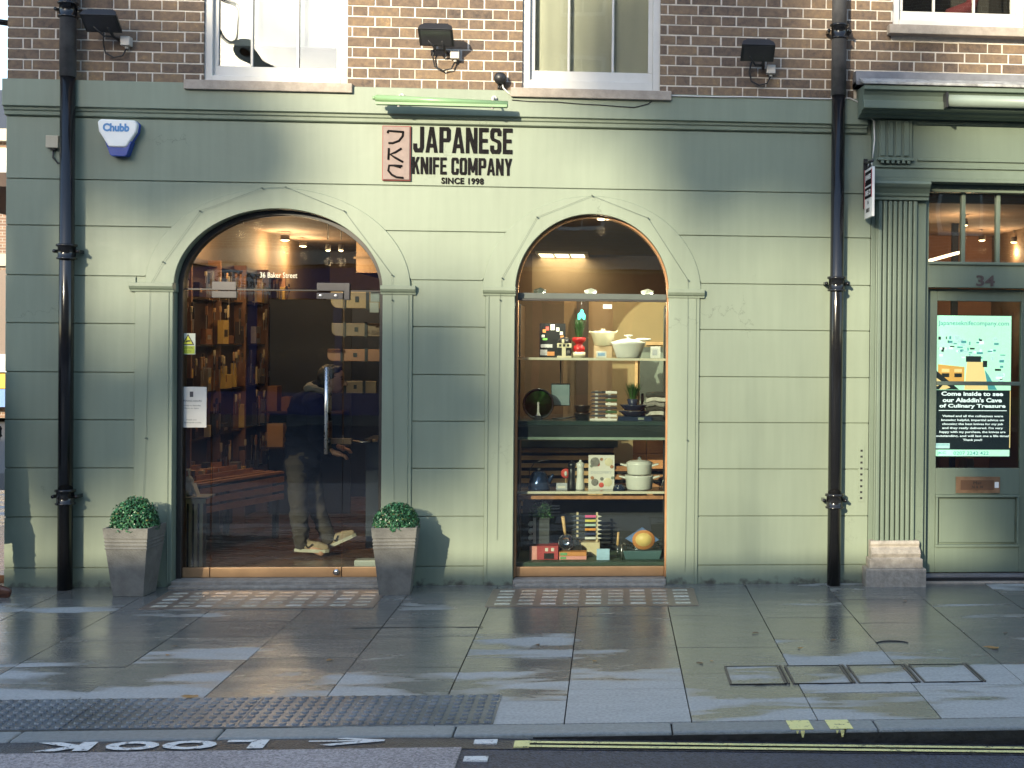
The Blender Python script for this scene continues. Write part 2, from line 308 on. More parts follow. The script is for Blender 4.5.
def blob(name, prims, mats, voxel=.012, smooth=2, parent=None, disp=0., dsc=12., keepmat=None, seed=0):
    """one continuous organic surface from overlapping tapered capsules / ellipsoids: ('c',p,q,r0,r1) ('e',centre,(rx,ry,rz),rotmatrix)"""
    bm = bmesh.new()
    for pr in prims:
        if pr[0] == 'c':
            p, q = Vector(pr[1]), Vector(pr[2]); r0, r1 = pr[3], pr[4]; d = q-p; L = max(d.length, 1e-4)
            rot = d.to_track_quat('Z', 'Y').to_matrix().to_4x4()
            fl = pr[5] if len(pr) > 5 else (1, 1)
            n = 20; rings = []
            zs = []
            for k in range(5): a = -math.pi/2+math.pi/2*k/4; zs.append((r0*math.sin(a), r0*math.cos(a)))
            for k in range(1, 5): zs.append((L*k/5, r0+(r1-r0)*k/5))
            for k in range(5): a = math.pi/2*k/4; zs.append((L+r1*math.sin(a), r1*math.cos(a)))
            for z, r in zs:
                rings.append([bm.verts.new(p + (rot @ Vector((max(r, 1e-4)*math.cos(2*math.pi*i/n)*fl[0], max(r, 1e-4)*math.sin(2*math.pi*i/n)*fl[1], z)))) for i in range(n)])
            for a, b in zip(rings, rings[1:]):
                for i in range(n): bm.faces.new((a[i], a[(i+1) % n], b[(i+1) % n], b[i]))
            bm.faces.new(rings[0][::-1]); bm.faces.new(rings[-1])
        else:
            mtx = Matrix.Translation(pr[1]) @ (pr[3].to_4x4() if len(pr) > 3 else Matrix()) @ Matrix.Diagonal((*pr[2], 1))
            bmesh.ops.create_uvsphere(bm, u_segments=20, v_segments=14, radius=1, matrix=mtx)
    bmesh.ops.recalc_face_normals(bm, faces=bm.faces)
    me = bpy.data.meshes.new('b'); bm.to_mesh(me); bm.free(); ob = bpy.data.objects.new('b', me); COL.objects.link(ob)
    md = ob.modifiers.new('r', 'REMESH'); md.mode = 'VOXEL'; md.voxel_size = voxel
    if smooth: m2 = ob.modifiers.new('s', 'SMOOTH'); m2.iterations = smooth; m2.factor = .6
    out = mesh_from(ob); bpy.data.objects.remove(ob)
    if disp:
        out.update(); nr = [v.normal.copy() for v in out.vertices]
        for v, nv in zip(out.vertices, nr):
            q = v.co*dsc+Vector((seed, seed, seed)); h = noise.noise(Vector((q.x, q.y, q.z*2.2))); v.co += nv*(disp*(1-abs(h)*4) if abs(h) < .25 else 0) - nv*disp*.3
    out.materials.clear()
    for mt in (mats if isinstance(mats, (list, tuple)) else [mats]): out.materials.append(mt)
    off = wloc(parent) if parent is not None else Vector((0,0,0))
    for v in out.vertices: v.co -= off
    for p in out.polygons: p.use_smooth = True
    o = bpy.data.objects.new(name, out); COL.objects.link(o); o.parent = parent
    return o
# ---------------------------------------------------------------- common materials
GREEN = mat_paint('sage_green_paint', (.200,.243,.182))
GREEN2 = mat_paint('shopfront_green_paint', (.125,.163,.125), .7)
BRICK = mat_brick()
MORTAR = M('lime_mortar', (.66,.61,.54), .9, var=.15, scale=20, bump=.2, bscale=90)
STONE = M('sill_stone', (.36,.31,.26), .8, var=.2, scale=14, bump=.2, bscale=60)
STONE2 = M('pilaster_stone', (.30,.27,.23), .8, var=.3, scale=18, bump=.3, bscale=50)
WHITE = M('white_gloss_paint', (.60,.585,.55), .4, var=.06, scale=5, bump=.03)
BLACK = M('black_gloss_paint', (.010,.010,.011), .14, var=.2, scale=8, bump=.03, bscale=30)
BLACKP = M('black_plastic', (.018,.018,.02), .4)
LEAD = M('lead_flashing', (.17,.17,.18), .65, var=.25, scale=7, bump=.2, bscale=20)
LEADL = M('weathered_lead_edge', (.33,.33,.32), .75, var=.5, scale=14, bump=.3)
COPPER = M('brushed_bronze_rail', (.42,.26,.14), .35, metal=.5, var=.08, scale=8)
STEEL = M('brushed_steel', (.62,.60,.57), .28, metal=1., var=.08, scale=30)
STEELD = M('dull_steel', (.085,.078,.076), .5, metal=.2, var=.1)
DFRAME = M('dark_window_frame', (.03,.028,.026), .4)
WFRAME = M('varnished_window_frame', (.33,.17,.08), .35, var=.2, scale=10)
GREYGREEN = M('grey_metal_transom', (.07,.085,.075), .4)
GLASS = mat_glass('shop_window_glass', (.84,.88,.86), 1.6, .0006, 2.5)
GLASSU = mat_glass('old_sash_glass', (.80,.84,.84), 2.2, .05, 1.2)
GLASSW = mat_glass('sash_window_glass', (.88,.9,.88), 1.2, .002, 1.5)
INT_DARK = M('dark_interior_wall', (.035,.03,.028), .7)

X0, X1 = -4.365, 1.95
OPEN = [dict(cx=-2.437, a=.747, b=.605, zs=2.165, A=.955, B=.755), dict(cx=-.148, a=.572, b=.603, zs=2.165, A=.815, B=.735)]
PIL = [(-3.455,-3.187), (-1.687,-1.47), (-.935,-.722), (.422,.655)]
IMP = [(-3.49,-3.18), (-1.70,-1.445), (-.955,-.715), (.415,.69)]
def ell(x, cx, a, b, zs):
    t = 1-((x-cx)/a)**2
    return zs+b*math.sqrt(t) if t > 0 else -1

# ================================================================ MAIN BUILDING
bld = thing('shop_building', 'long sage green shop building with two arched openings and brown brick upper floor', 'building', (-1.25,0,0))
mb = MB()
grv = [0.0,.14,.51,.865,1.215,1.56,1.914,2.26,2.62,2.955,3.405]
gap = .007
mb2 = MB()
def xs_range(a, b, n): return [a+(b-a)*i/n for i in range(n+1)]
for i in range(len(grv)-1):
    z0, z1 = grv[i]+gap/2, grv[i+1]-gap/2
    if i == 0: z0 = -.05
    segs = []
    if z0 < 2.18:
        edges = [X0, PIL[0][0], PIL[1][1], PIL[2][0], PIL[3][1], X1]
        segs = [(edges[0], edges[1]), (edges[2], edges[3]), (edges[4], edges[5])]
        zt = z1
        for a, b in segs: mb.box(a, b, 0, .04, z0, zt, GREEN)
        if z1 > 2.18:   # part of this course above the imposts meets the arch
            pass
    else:
        xs = xs_range(X0, X1, 620)
        cur = []
        def bot(x):
            z = z0
            for o in OPEN:
                e = ell(x, o['cx'], o['A'], o['B'], o['zs'])
                if e > z: z = e
            return z
        run = []
        for x in xs+[None]:
            if x is not None and bot(x) < z1-.002: run.append(x)
            else:
                if len(run) > 1: mb.strip(run, bot, lambda x: z1, 0, .04, GREEN)
                run = []
mb.box(X0+.003, PIL[0][0]+.003, .012, .3, -.05, 3.6, GREEN)
mb.box(PIL[1][1]-.003, PIL[2][0]+.003, .012, .3, -.05, 2.3, GREEN)
mb.box(PIL[3][1]-.003, X1-.003, .012, .3, -.05, 3.6, GREEN)
xs = xs_range(PIL[0][0]+.003, PIL[3][1]-.003, 300)
def bot2(x):
    z = 2.2
    for o in OPEN:
        e = ell(x, o['cx'], o['a']+.02, o['b']+.02, o['zs']); 
        if e > z: z = e
    return z
mb.strip(xs, bot2, lambda x: 3.6, .0125, .3, GREEN)
mb.build('painted_wall', bld, bevel=.0025, seg=1)
# ring mouldings, pilasters, imposts
for k, o in enumerate(OPEN):
    mb = MB(); N = 64
    def ring(a0, b0, a1, b1, y0, y1, zs):
        vs = []; fs = []
        for j in range(N+1):
            t = math.pi*j/N
            for (a, b) in ((a0, b0), (a1, b1)):
                for y in (y0, y1): vs.append((o['cx']-a*math.cos(t), y, zs+b*math.sin(t)))
        for j in range(N):
            q, r = 4*j, 4*j+4
            fs += [(q, q+2, r+2, r), (q+1, r+1, r+3, q+3), (q, r, r+1, q+1), (q+2, q+3, r+3, r+2)]
        mb.add(vs, fs, GREEN)
    zs = o['zs']+.025
    ring(o['a'], o['b']-.025, o['A']-.004, o['B']-.024, -.009, .2, zs)
    mb.build('arch_surround', bld, bevel=.003, seg=1)
for (a, b), (c, d) in zip(PIL, IMP):
    mb = MB()
    mb.box(a, b, -.014, .2, -.05, 2.15, GREEN)
    mb.box(a+.02, a+.026, -.02, -.013, -.02, 2.15, GREEN) if b < 0 and a > -1 else mb.box(b-.03, b-.024, -.02, -.013, -.02, 2.15, GREEN)
    mb.build('pilaster', bld, bevel=.003, seg=1)
    mb = MB()
    mb.prism([(-.045,2.215), (.18,2.215), (.18,2.15), (-.02,2.15), (-.022,2.165), (-.034,2.172), (-.045,2.19)], c, d, GREEN, 'x')
    mb.build('impost', bld, bevel=.002, seg=1)
# top moulding and parapet band
mb = MB()
mb.prism([(-.055,3.665), (.05,3.672), (.05,3.405), (-.004,3.408), (-.018,3.416), (-.020,3.442), (-.032,3.448), (-.034,3.466), (-.055,3.474)], X0-.008, X1-.04, GREEN, 'x')
mb.build('string_course', bld, bevel=.002, seg=1)
# brick wall, Flemish bond, individual bricks over a mortar bed
WIN = [dict(x0=-2.988, x1=-1.958, zb=3.69, zt=5.3), dict(x0=-.683, x1=.342, zb=3.69, zt=5.3), dict(x0=2.105, x1=3.13, zb=4.235, zt=5.85), dict(x0=4.3, x1=5.3, zb=4.235, zt=5.85)]
mb = MB(); rb = random.Random(3)
YB = .012; xa, xb = X0+.0, 5.4; z = 3.672; row = 0
while z < 6.2:
    x = xa; k = row % 2
    if row % 2: seq = [('h', .1025), ('c', .05)]
    else: seq = []
    pre = list(seq); t = 0
    while x < xb:
        if pre: w = pre.pop(0)[1]
        else:
            w = .215 if t % 2 == 0 else .1025; t += 1
        a, b = x, x+w+rb.uniform(-.003, .003); zz1 = z+.0645+rb.uniform(-.0015, .0015)
        ivs = [(a, b)]
        for wd in WIN:
            if z+.03 > wd['zb']-.085 and z < wd['zt']:
                n = []
                for p, q in ivs:
                    if q <= wd['x0'] or p >= wd['x1']: n.append((p, q))
                    else:
                        if p < wd['x0']: n.append((p, wd['x0']))
                        if q > wd['x1']: n.append((wd['x1'], q))
                ivs = n
        if z < 3.85:   # hidden behind the neighbour's roof flashing
            ivs = [(p, min(q, 1.81)) for p, q in ivs if p < 1.80]
        for p, q in ivs:
            if q-p < .012: continue
            y = YB-rb.uniform(0, .003)
            mb.add([(p, y, z), (q, y, z), (q, y, zz1), (p, y, zz1), (p, .03, z), (q, .03, z), (q, .03, zz1), (p, .03, zz1)], [(0,1,2,3), (0,4,5,1), (3,2,6,7), (0,3,7,4), (1,5,6,2)], BRICK)
        x += w+.0115
    z += .0759; row += 1
mo = MB()
def mwall(x0, x1, z0, z1): mo.box(x0, x1, YB+.0035, .30, z0, z1, MORTAR)
cuts = sorted(WIN, key=lambda w: w['x0']); px = xa+.002
for wd in cuts:
    mwall(px, wd['x0'], 3.6, 6.2); mwall(wd['x0'], wd['x1'], 3.6, wd['zb']-.01); mwall(wd['x0'], wd['x1'], wd['zt'], 6.2); px = wd['x1']
mwall(px, xb, 3.6, 6.2)
bw = mb.build('brick_wall', bld)
mo.build('mortar_bed', bw)
UPB = mat_brickwall('upper_stock_brick', (.16,.095,.06), (.26,.15,.085), (.4,.36,.31))
mb = MB(); mb.box(xa, xb, YB, .3, 6.2, 11.5, UPB); mb.box(xa-.001, xa+.25, .05, 9, -.05, 11.4, UPB); mb.box(xa-.1, xb, -.1, .4, 11.5, 11.7, STONE); mb.build('upper_storeys', bld)
# sash windows
CURT = M('cream_curtain', (.72,.70,.58), .9, var=.05, scale=3, bump=.0); CURTW = M('white_blind', (.30,.32,.34), .9)
def sash(wd, bars, meet, recess, low, gl, sillx):
    a, b, zb, zt = wd['x0'], wd['x1'], wd['zb'], wd['zt']
    w = MB()   # box frame
    w.box(a, a+.055, .035, .14, zb, zt, WHITE); w.box(b-.055, b, .035, .14, zb, zt, WHITE); w.box(a+.055, b-.055, .035, .14, zt-.06, zt, WHITE); w.box(a+.055, b-.055, .03, .14, zb, zb+low, WHITE)
    win = w.build('sash_window', bld, bevel=.003, seg=1)
    s = MB(); i0, i1 = a+.055, b-.055; sb = zb+low+.002
    s.box(i0, i1, .07, .105, sb, sb+.075, WHITE); s.box(i0, i0+.035, .07, .105, sb+.075, zt-.06, WHITE); s.box(i1-.035, i1, .07, .105, sb+.075, zt-.06, WHITE)
    mz = (zb+zt)/2+.02; s.box(i0+.035, i1-.035, .068, .105, mz, mz+.04, WHITE)
    for x in bars: s.box(x-.009, x+.009, .072, .1, sb+.075, zt-.06, WHITE)
    s.build('sash', win, bevel=.003, seg=1)
    g = MB(); g.box(i0+.03, i1-.03, .088, .092, sb+.07, zt-.05, gl); g.build('pane', win)
    q = MB(); q.prism([(-.085,zb-.006), (.16,zb+.006), (.16,zb-.075), (-.085,zb-.075)], sillx[0], sillx[1], STONE, 'x'); q.build('window_sill', win, bevel=.006, seg=2)
    return win
w1 = sash(WIN[0], (-2.662,-2.33), 0, 0, .05, GLASSU, (-3.10,-1.905))
w2 = sash(WIN[1], (-.343,-.013), 0, 0, .075, GLASSW, (-.76,.425))
w3 = sash(WIN[2], (2.437,2.75), 0, 0, .055, GLASSW, (2.06,3.2))
w4 = sash(WIN[3], (4.63,4.97), 0, 0, .055, GLASSW, (4.25,5.35))
# curtains and rooms behind
def curtain(win, x0, x1, z0, z1, y, m, folds, amp):
    vs = []; fs = []; n = 90
    for i in range(n+1):
        x = x0+(x1-x0)*i/n; yy = y+amp*math.sin(folds*2*math.pi*i/n)+amp*.5*math.sin(folds*4.7*i/n+1)
        vs += [(x, yy, z0), (x, yy, z1), (x, yy+.006, z0), (x, yy+.006, z1)]
    for i in range(n): a = 4*i; b = a+4; fs += [(a, b, b+1, a+1), (a+2, a+3, b+3, b+2)]
    q = MB(); q.add(vs, fs, m, True); q.build('curtain', win)
curtain(w2, -.62, .28, 3.82, 5.2, .135, CURT, 7, .003)
q = MB(); q.box(-2.95, -1.99, .17, .175, 4.02, 5.28, CURTW); q.box(-2.95,-1.99,.165,.18,3.99,4.02,CURTW); q.build('roller_blind', w1)
REDC = M('red_cloth', (.14,.02,.025), .8)
q = MB(); q.tube([(2.6,.45,4.26), (2.68,.45,4.44), (2.82,.44,4.5), (2.88,.45,4.62)], [.05,.07,.06,.03], REDC); tag(q.build('red_cloth', loc=(2.6,.45,4.25)), 'crumpled red cloth on the upstairs sill behind the top right window', 'cloth')
# upstairs rooms
q = MB()
for a, b in ((-3.3,-1.6), (-1.0,.7), (1.9,3.4), (4.1,5.5)):
    q.box(a, b, 1.9, 1.95, 3.6, 6.1, INT_DARK)
    q.box(a-.05, a, .3, 1.9, 3.6, 6.1, INT_DARK); q.box(b, b+.05, .3, 1.9, 3.6, 6.1, INT_DARK); q.box(a, b, .3, 1.9, 6.1, 6.15, INT_DARK)
struct(q.build('wall_upstairs'))

# ---------------------------------------------------------------- shop door (glass, patch fittings)
q = MB(); YD = .13
q.box(-2.948, -1.997, YD-.02, YD+.02, .045, .118, COPPER)
door = q.build('glass_door', bld, bevel=.003)
q = MB(); q.box(-2.944, -1.999, YD-.006, YD+.006, .118, 2.165, GLASS); q.build('door_glass', door)
q = MB(); q.box(-2.95, -2.77, YD-.022, YD+.022, 2.115, 2.165, STEELD); q.build('patch_hinge', door, bevel=.003)
q = MB(); q.box(-2.19, -1.999, YD-.022, YD+.022, 2.115, 2.16, STEELD); q.lathe([(.012,-.026), (.012,.0)], STEEL, (-2.16,YD,2.138), 14, ax='y'); q.lathe([(.012,-.026), (.012,.0)], STEEL, (-2.05,YD,2.138), 14, ax='y'); q.build('patch_hinge', door, bevel=.002)
q = MB(); q.tube([(-2.105,YD-.06,.965), (-2.105,YD-.06,1.61)], .014, STEEL, 14); q.tube([(-2.105,YD-.06,1.05), (-2.105,YD+.0,1.05)], .009, STEEL); q.tube([(-2.105,YD-.06,1.53), (-2.105,YD+.0,1.53)], .009, STEEL); q.build('handle', door)
q = MB(); q.lathe([(.022,-.03), (.022,-.015), (.018,-.01)], STEEL, (-2.03,YD-.01,.085), 16, ax='y'); q.build('lock', door)
# fixed panes each side and the fanlight
def pane_rect(nm, x0, x1, z0, z1, y=YD, m=GLASS, parent=bld):
    q = MB(); q.box(x0, x1, y-.006, y+.006, z0, z1, m); return q.build(nm, parent)
sp = pane_rect('side_glass', -3.15, -2.953, .118, 2.165); q = MB(); q.box(-3.15,-2.953,YD-.018,YD+.018,.045,.118,COPPER); q.build('bottom_rail', sp, bevel=.003)
sp = pane_rect('side_glass', -1.992, -1.715, .118, 2.165); q = MB(); q.box(-1.992,-1.715,YD-.018,YD+.018,.045,.118,COPPER); q.build('bottom_rail', sp, bevel=.003)
o = OPEN[0]
def arch_pane(nm, o, y, z0, ins, m):
    pts = [(o['cx']-(o['a']-ins)*math.cos(math.pi*j/48), o['zs']+.02+(o['b']-.025-ins)*math.sin(math.pi*j/48)) for j in range(49)]
    pts = [(pts[0][0], z0)]+pts+[(pts[-1][0], z0)]; pts = pts[::-1]
    q = MB(); q.prism(pts, y-.006, y+.006, m, 'y'); return q.build(nm, bld)
fan = arch_pane('fanlight', o, YD, 2.195, .03, GLASS)
q = MB(); q.box(-2.95, -2.775, YD-.02, YD+.02, 2.171, 2.235, STEELD); q.build('patch_fitting', fan, bevel=.003)
q = MB(); q.box(-2.19, -1.985, YD-.02, YD+.02, 2.175, 2.235, STEELD); q.box(-1.99,-1.95,YD-.024,YD+.024,2.11,2.235,STEELD); q.build('patch_fitting', fan, bevel=.003)
q = MB(); q.box(-3.15,-1.715,YD-.008,YD+.008,2.172,2.183,DFRAME); q.build('glazing_bead', fan)
CREAM = M('cream_lettering', (.85,.80,.62), .6, var=.02)
q = MB(); put_text(q, '36 Baker Street', CREAM, (-2.605,-2.335,2.268,2.308), wallface(YD-.0075), bold=.0, thick=.001); tag(q.build('house_lettering', loc=(-2.47,YD-.008,2.27)), 'cream 36 Baker Street lettering on the fanlight over the glass door', 'lettering')
# arched frame lining of both openings
def lining(o, y0, y1, w, mt, zb, nm):
    q = MB(); N = 48; vs = []; fs = []
    P1 = [(o['cx']-o['a'], zb)]+[(o['cx']-o['a']*math.cos(math.pi*j/N), o['zs']+.022+(o['b']-.025)*math.sin(math.pi*j/N)) for j in range(N+1)]+[(o['cx']+o['a'], zb)]
    P2 = [(o['cx']-o['a']+w, zb)]+[(o['cx']-(o['a']-w)*math.cos(math.pi*j/N), o['zs']+.022+(o['b']-.025-w)*math.sin(math.pi*j/N)) for j in range(N+1)]+[(o['cx']+o['a']-w, zb)]
    for a, b in zip(P1, P2):
        for p in (a, b):
            for y in (y0, y1): vs.append((p[0], y, p[1]))
    for j in range(len(P1)-1): c, d = 4*j, 4*j+4; fs += [(c, c+2, d+2, d), (c+1, d+1, d+3, c+3), (c+2, c+3, d+3, d+2), (c, d, d+1, c+1)]
    fs += [(0,1,3,2), (4*len(P1)-4, 4*len(P1)-2, 4*len(P1)-1, 4*len(P1)-3)]
    q.add(vs, fs, mt); return q.build(nm, bld, bevel=.002, seg=1)
lining(OPEN[0], .085, .19, .035, DFRAME, .03, 'door_frame')
dw = lining(OPEN[1], .05, .17, .014, WFRAME, .045, 'display_window')
YW = .11
q = MB(); q.box(-.705, .408, YW-.02, YW+.02, .045, .118, COPPER); q.build('bottom_rail', dw, bevel=.003)
q = MB(); q.box(-.705, .408, YW-.03, YW+.03, 2.135, 2.178, GREYGREEN); q.box(-.705,.408,YW-.036,YW+.03,2.12,2.134,DFRAME); q.build('transom', dw, bevel=.002)
q = MB(); q.box(-.705, .408, YW-.004, YW+.004, .118, 2.12, GLASS); q.build('pane', dw)
o = OPEN[1]; pts = [(o['cx']-(o['a']-.012)*math.cos(math.pi*j/48), o['zs']+.02+(o['b']-.037)*math.sin(math.pi*j/48)) for j in range(49)]
pts = [(pts[0][0]+.003, 2.178)]+pts[1:-1]+[(pts[-1][0]-.003, 2.178)]; q = MB(); q.prism(pts[::-1], YW-.004, YW+.004, GLASS, 'y'); q.build('fanlight', dw)
# doorsteps
q = MB(); q.box(-3.185, -1.689, -.03, .25, -.05, .043, STONE2); q.box(-3.187,-1.60,-.09,.0,-.05,.018,STONE2); q.build('doorstep', bld, bevel=.008)
q = MB(); q.box(-.72, .42, -.03, .2, -.05, .04, STONE2); q.box(-.70,.41,-.07,.0,-.05,.015,STONE2); q.build('window_step', bld, bevel=.008)

# ================================================================ NEIGHBOURING SHOPFRONT (34)
nb = thing('neighbouring_shopfront', 'dark green timber shopfront numbered 34 with fluted pilaster and moulded cornice', 'shopfront', (2.8,0,0))
q = MB(); XR = 4.75
q.prism([(-.15,3.775), (-.13,3.86), (.01,3.875), (.01,3.75), (-.15,3.75)], 1.80, XR, LEAD, 'x')
q.prism([(-.33,3.725), (-.16,3.775), (-.16,3.80), (-.165,3.80), (-.33,3.745)], 1.82, XR, LEADL, 'x')
q.box(1.80, XR, -.16, .01, 3.75, 3.785, LEAD)
q.build('lead_flashing', nb, bevel=.006)
q = MB(); q.prism([(0,3.74), (-.315,3.72), (-.315,3.69), (-.29,3.682), (-.27,3.655), (-.265,3.615), (-.30,3.612), (-.30,3.555), (-.22,3.55), (-.20,3.535), (-.13,3.53), (-.11,3.515), (0,3.515)], 1.83, XR, GREEN2, 'x'); q.build('cornice', nb, bevel=.003, seg=1)
q = MB(); q.box(1.945, XR, -.06, .01, 3.04, 3.515, GREEN2)
q.box(2.29, XR, -.075, -.055, 3.478, 3.50, GREEN2); q.box(2.29, XR, -.075, -.055, 3.205, 3.225, GREEN2)
q.box(1.945, XR, -.075, -.055, 3.15, 3.168, GREEN2); q.box(1.945, XR, -.085, -.055, 3.07, 3.135, GREEN2); q.box(1.945, XR, -.10, -.055, 3.045, 3.07, GREEN2)
q.build('fascia', nb, bevel=.003, seg=1)
q = MB(); xa_, xb_ = 2.0, 2.235   # triglyph block
for i in range(4): a = xa_+i*.06; q.box(a, a+.038, -.095, -.055, 3.235, 3.5, GREEN2)
q.box(xa_-.01, xb_+.01, -.082, -.055, 3.215, 3.505, GREEN2); q.box(xa_-.02, xb_+.02, -.10, -.055, 3.2, 3.22, GREEN2)
for i in range(6): q.box(xa_+.005+i*.04, xa_+.028+i*.04, -.10, -.06, 3.178, 3.2, GREEN2)
q.build('console_block', nb, bevel=.003, seg=1)
def fl_pil(xo):
    p = MB(); w0, w1 = 1.985+xo, 2.30+xo
    p.box(w0, w1, -.045, .01, .31, 2.93, GREEN2)
    n = 8
    for i in range(n): a = w0+.004+i*(w1-w0-.008)/n; p.box(a+.005, a+(w1-w0)/n-.006, -.075, -.04, .325, 2.90, GREEN2)
    pil = p.build('fluted_pilaster', nb, bevel=.006, seg=2)
    p = MB(); p.prism([(0,3.04), (-.16,3.04), (-.165,3.02), (-.15,3.0), (-.13,2.985), (-.105,2.955), (-.10,2.935), (-.085,2.93), (-.085,2.905), (0,2.905)], w0-.06, w1+.075, GREEN2, 'x'); p.build('capital', pil, bevel=.004)
    p = MB(); p.box(w0-.075, w1+.065, -.17, .02, -.05, .135, STONE2); p.box(w0-.045, w1+.045, -.145, .02, .135, .205, STONE2)
    p.prism([(0,.335), (-.085,.335), (-.10,.315), (-.09,.29), (-.125,.27), (-.14,.245), (-.13,.215), (-.145,.205), (0,.205)], w0-.03, w1+.03, STONE2, 'x'); p.build('stone_base', pil, bevel=.008, seg=2)
fl_pil(0); fl_pil(1.42)
q = MB(); q.box(2.30, 2.372, -.03, .2, -.02, 3.04, GREEN2); q.box(3.28, 3.36, -.03, .2, -.02, 3.04, GREEN2)
q.box(1.952, 1.99, -.012, .01, -.05, 3.04, GREEN2); q.box(3.68, 5.3, -.012, .01, -.05, 3.04, GREEN2)
q.box(2.372, 2.405, .02, .17, .0, 3.04, GREEN2); q.box(3.235, 3.28, .02, .17, .0, 3.04, GREEN2); q.box(2.405, 3.235, .02, .17, 2.985, 3.04, GREEN2)
q.box(2.405, 3.235, .02, .17, 2.255, 2.44, GREEN2); q.box(2.405, 3.235, .0, .05, 2.43, 2.452, GREEN2)
q.build('door_frame', nb, bevel=.004)
q = MB(); q.box(2.405, 3.235, .1, .106, 2.44, 2.985, GLASSW)
tw = q.build('transom_window', nb)
q = MB(); q.box(2.672, 2.702, .07, .13, 2.44, 2.985, GREEN2); q.box(2.945, 2.975, .07, .13, 2.44, 2.985, GREEN2); q.build('glazing_bar', tw, bevel=.003)
q = MB(); yd = .1
q.box(2.409, 2.497, yd, yd+.045, .06, 2.25, GREEN2); q.box(3.158, 3.228, yd, yd+.045, .06, 2.25, GREEN2)
q.box(2.497, 3.158, yd, yd+.045, 2.155, 2.25, GREEN2); q.box(2.497, 3.158, yd, yd+.045, .66, .865, GREEN2); q.box(2.497, 3.158, yd, yd+.045, .06, .255, GREEN2)
q.box(2.497, 3.158, yd, yd+.045, 1.505, 1.535, GREEN2); q.box(2.497, 3.158, yd+.02, yd+.04, .255, .66, GREEN2)
for a in ((2.497,3.158,.255,.275),(2.497,3.158,.64,.66),(2.497,2.517,.275,.64),(3.138,3.158,.275,.64)): q.box(a[0],a[1],yd-.012,yd+.03,a[2],a[3],GREEN2)
q.box(2.53, 3.125, yd+.006, yd+.03, .288, .627, GREEN2)
nd = q.build('panelled_door', nb, bevel=.004)
q = MB(); q.box(2.497, 3.158, yd+.02, yd+.026, .865, 1.505, GLASSW); q.box(2.497, 3.158, yd+.02, yd+.026, 1.535, 2.155, GLASSW); q.build('pane', nd)
BRASS = M('aged_brass', (.28,.17,.10), .45, metal=.6, var=.25, scale=12); BRASSD = M('brass_flap', (.16,.09,.055), .45, metal=.5); LAB = M('white_label', (.8,.8,.78), .6)
q = MB(); q.box(2.655, 3.0, yd-.012, yd+.001, .675, .80, BRASS); q.box(2.69, 2.95, yd-.016, yd-.011, .70, .775, BRASSD); q.box(2.958,2.99,yd-.0155,yd-.012,.715,.76,LAB)
BLK = M('black_lettering', (.015,.015,.015), .5, var=.02)
put_text(q, 'Mail', BLK, (2.79,2.85,.742,.765), wallface(yd-.0165), thick=.001); put_text(q, '36 & 38', BLK, (2.775,2.865,.712,.732), wallface(yd-.0165), thick=.001)
q.build('letter_plate', nd, bevel=.002)
NUMB = M('brown_numerals', (.075,.055,.05), .5)
q = MB(); put_text(q, '34', NUMB, (2.775,2.92,2.268,2.352), wallface(.018), bold=.02, thick=.006); q.build('house_number', nb)
q = MB(); q.box(2.372, 3.28, .0, .2, -.05, .035, BLACKP); q.box(2.38,3.27,-.03,.2,-.05,.012,STONE); q.box(2.372,3.28,.03,.12,.035,.052,LEAD); q.build('threshold', nb)
# awning roller
AWN = M('awning_casing', (.22,.27,.23), .4, var=.08)
q = MB(); q.tube([(2.44,-.33,3.615), (XR,-.33,3.615)], .045, AWN, 16); q.box(2.425, 2.44, -.38, -.28, 3.56, 3.67, BLACKP); q.build('awning_roller', nb)
# wall continues to the right as the next shop bay
q = MB(); q.box(1.96, 5.3, .145, .30, 3.04, 3.7, GREEN2); q.box(3.70,5.3,.0,.02,-.02,.5,GREEN2); q.box(3.365,5.3,.145,.3,-.05,3.04,GREEN2); q.box(1.955,2.372,.0125,.3,-.05,3.6,GREEN2); q.build('shopfront_wall', nb)

# screen behind the door glass
SCRG = M('screen_mint', (.25,.75,.62), .4, var=.3, scale=7, emit=.5, ecol=(.50,.95,.62)); 
def emat(n, c, e=1.): return M(n, tuple(.3*v for v in c), .4, var=.02, emit=e*.42, ecol=c)
SCRB = emat('screen_black', (.012,.02,.022)); SCRW = emat('screen_white', (.85,1.,.95), 1.2); SCRY = emat('screen_yellow', (1.,.78,.32), 1.); SCRT = emat('screen_teal', (.1,.42,.42), .9); SCRO = emat('screen_orange', (.9,.5,.12), .9); SCRK = emat('screen_dark', (.02,.03,.03)); SCRP = emat('screen_pale', (.55,.85,.8), 1.)
scr = thing('display_screen', 'lit advertising screen behind the glass of the door numbered 34', 'screen', (2.82,.2,.98))
scr_objs = []
q = MB(); ys = .2; q.box(2.50, 3.115, ys, ys+.05, .975, 2.085, BLACKP); q.build('casing', scr)
q = MB(); q.box(2.505, 3.11, ys-.004, ys, 1.50, 2.08, SCRG)
wf = wallface(ys-.005)
put_text(q, 'Japaneseknifecompany.com', SCRT, (2.53,3.09,1.995,2.04), wf, bold=.01, thick=.001)
def quad(m, pts, d=.0052): q.prism([(a, b) for a, b in pts], ys-d-.0008, ys-d, m, 'y')
rs = random.Random(5)
for i in range(60):
    x = rs.uniform(2.52, 3.05); z = rs.uniform(1.74, 1.90) if x < 2.95 else rs.uniform(1.55,1.9); w = rs.uniform(.008,.05); h = rs.uniform(.006,.025)
    quad(rs.choice([SCRT, SCRK, SCRP, SCRT, SCRW]), [(x,z), (x+w,z), (x+w,z+h), (x,z+h)], .0052+i*.00002)
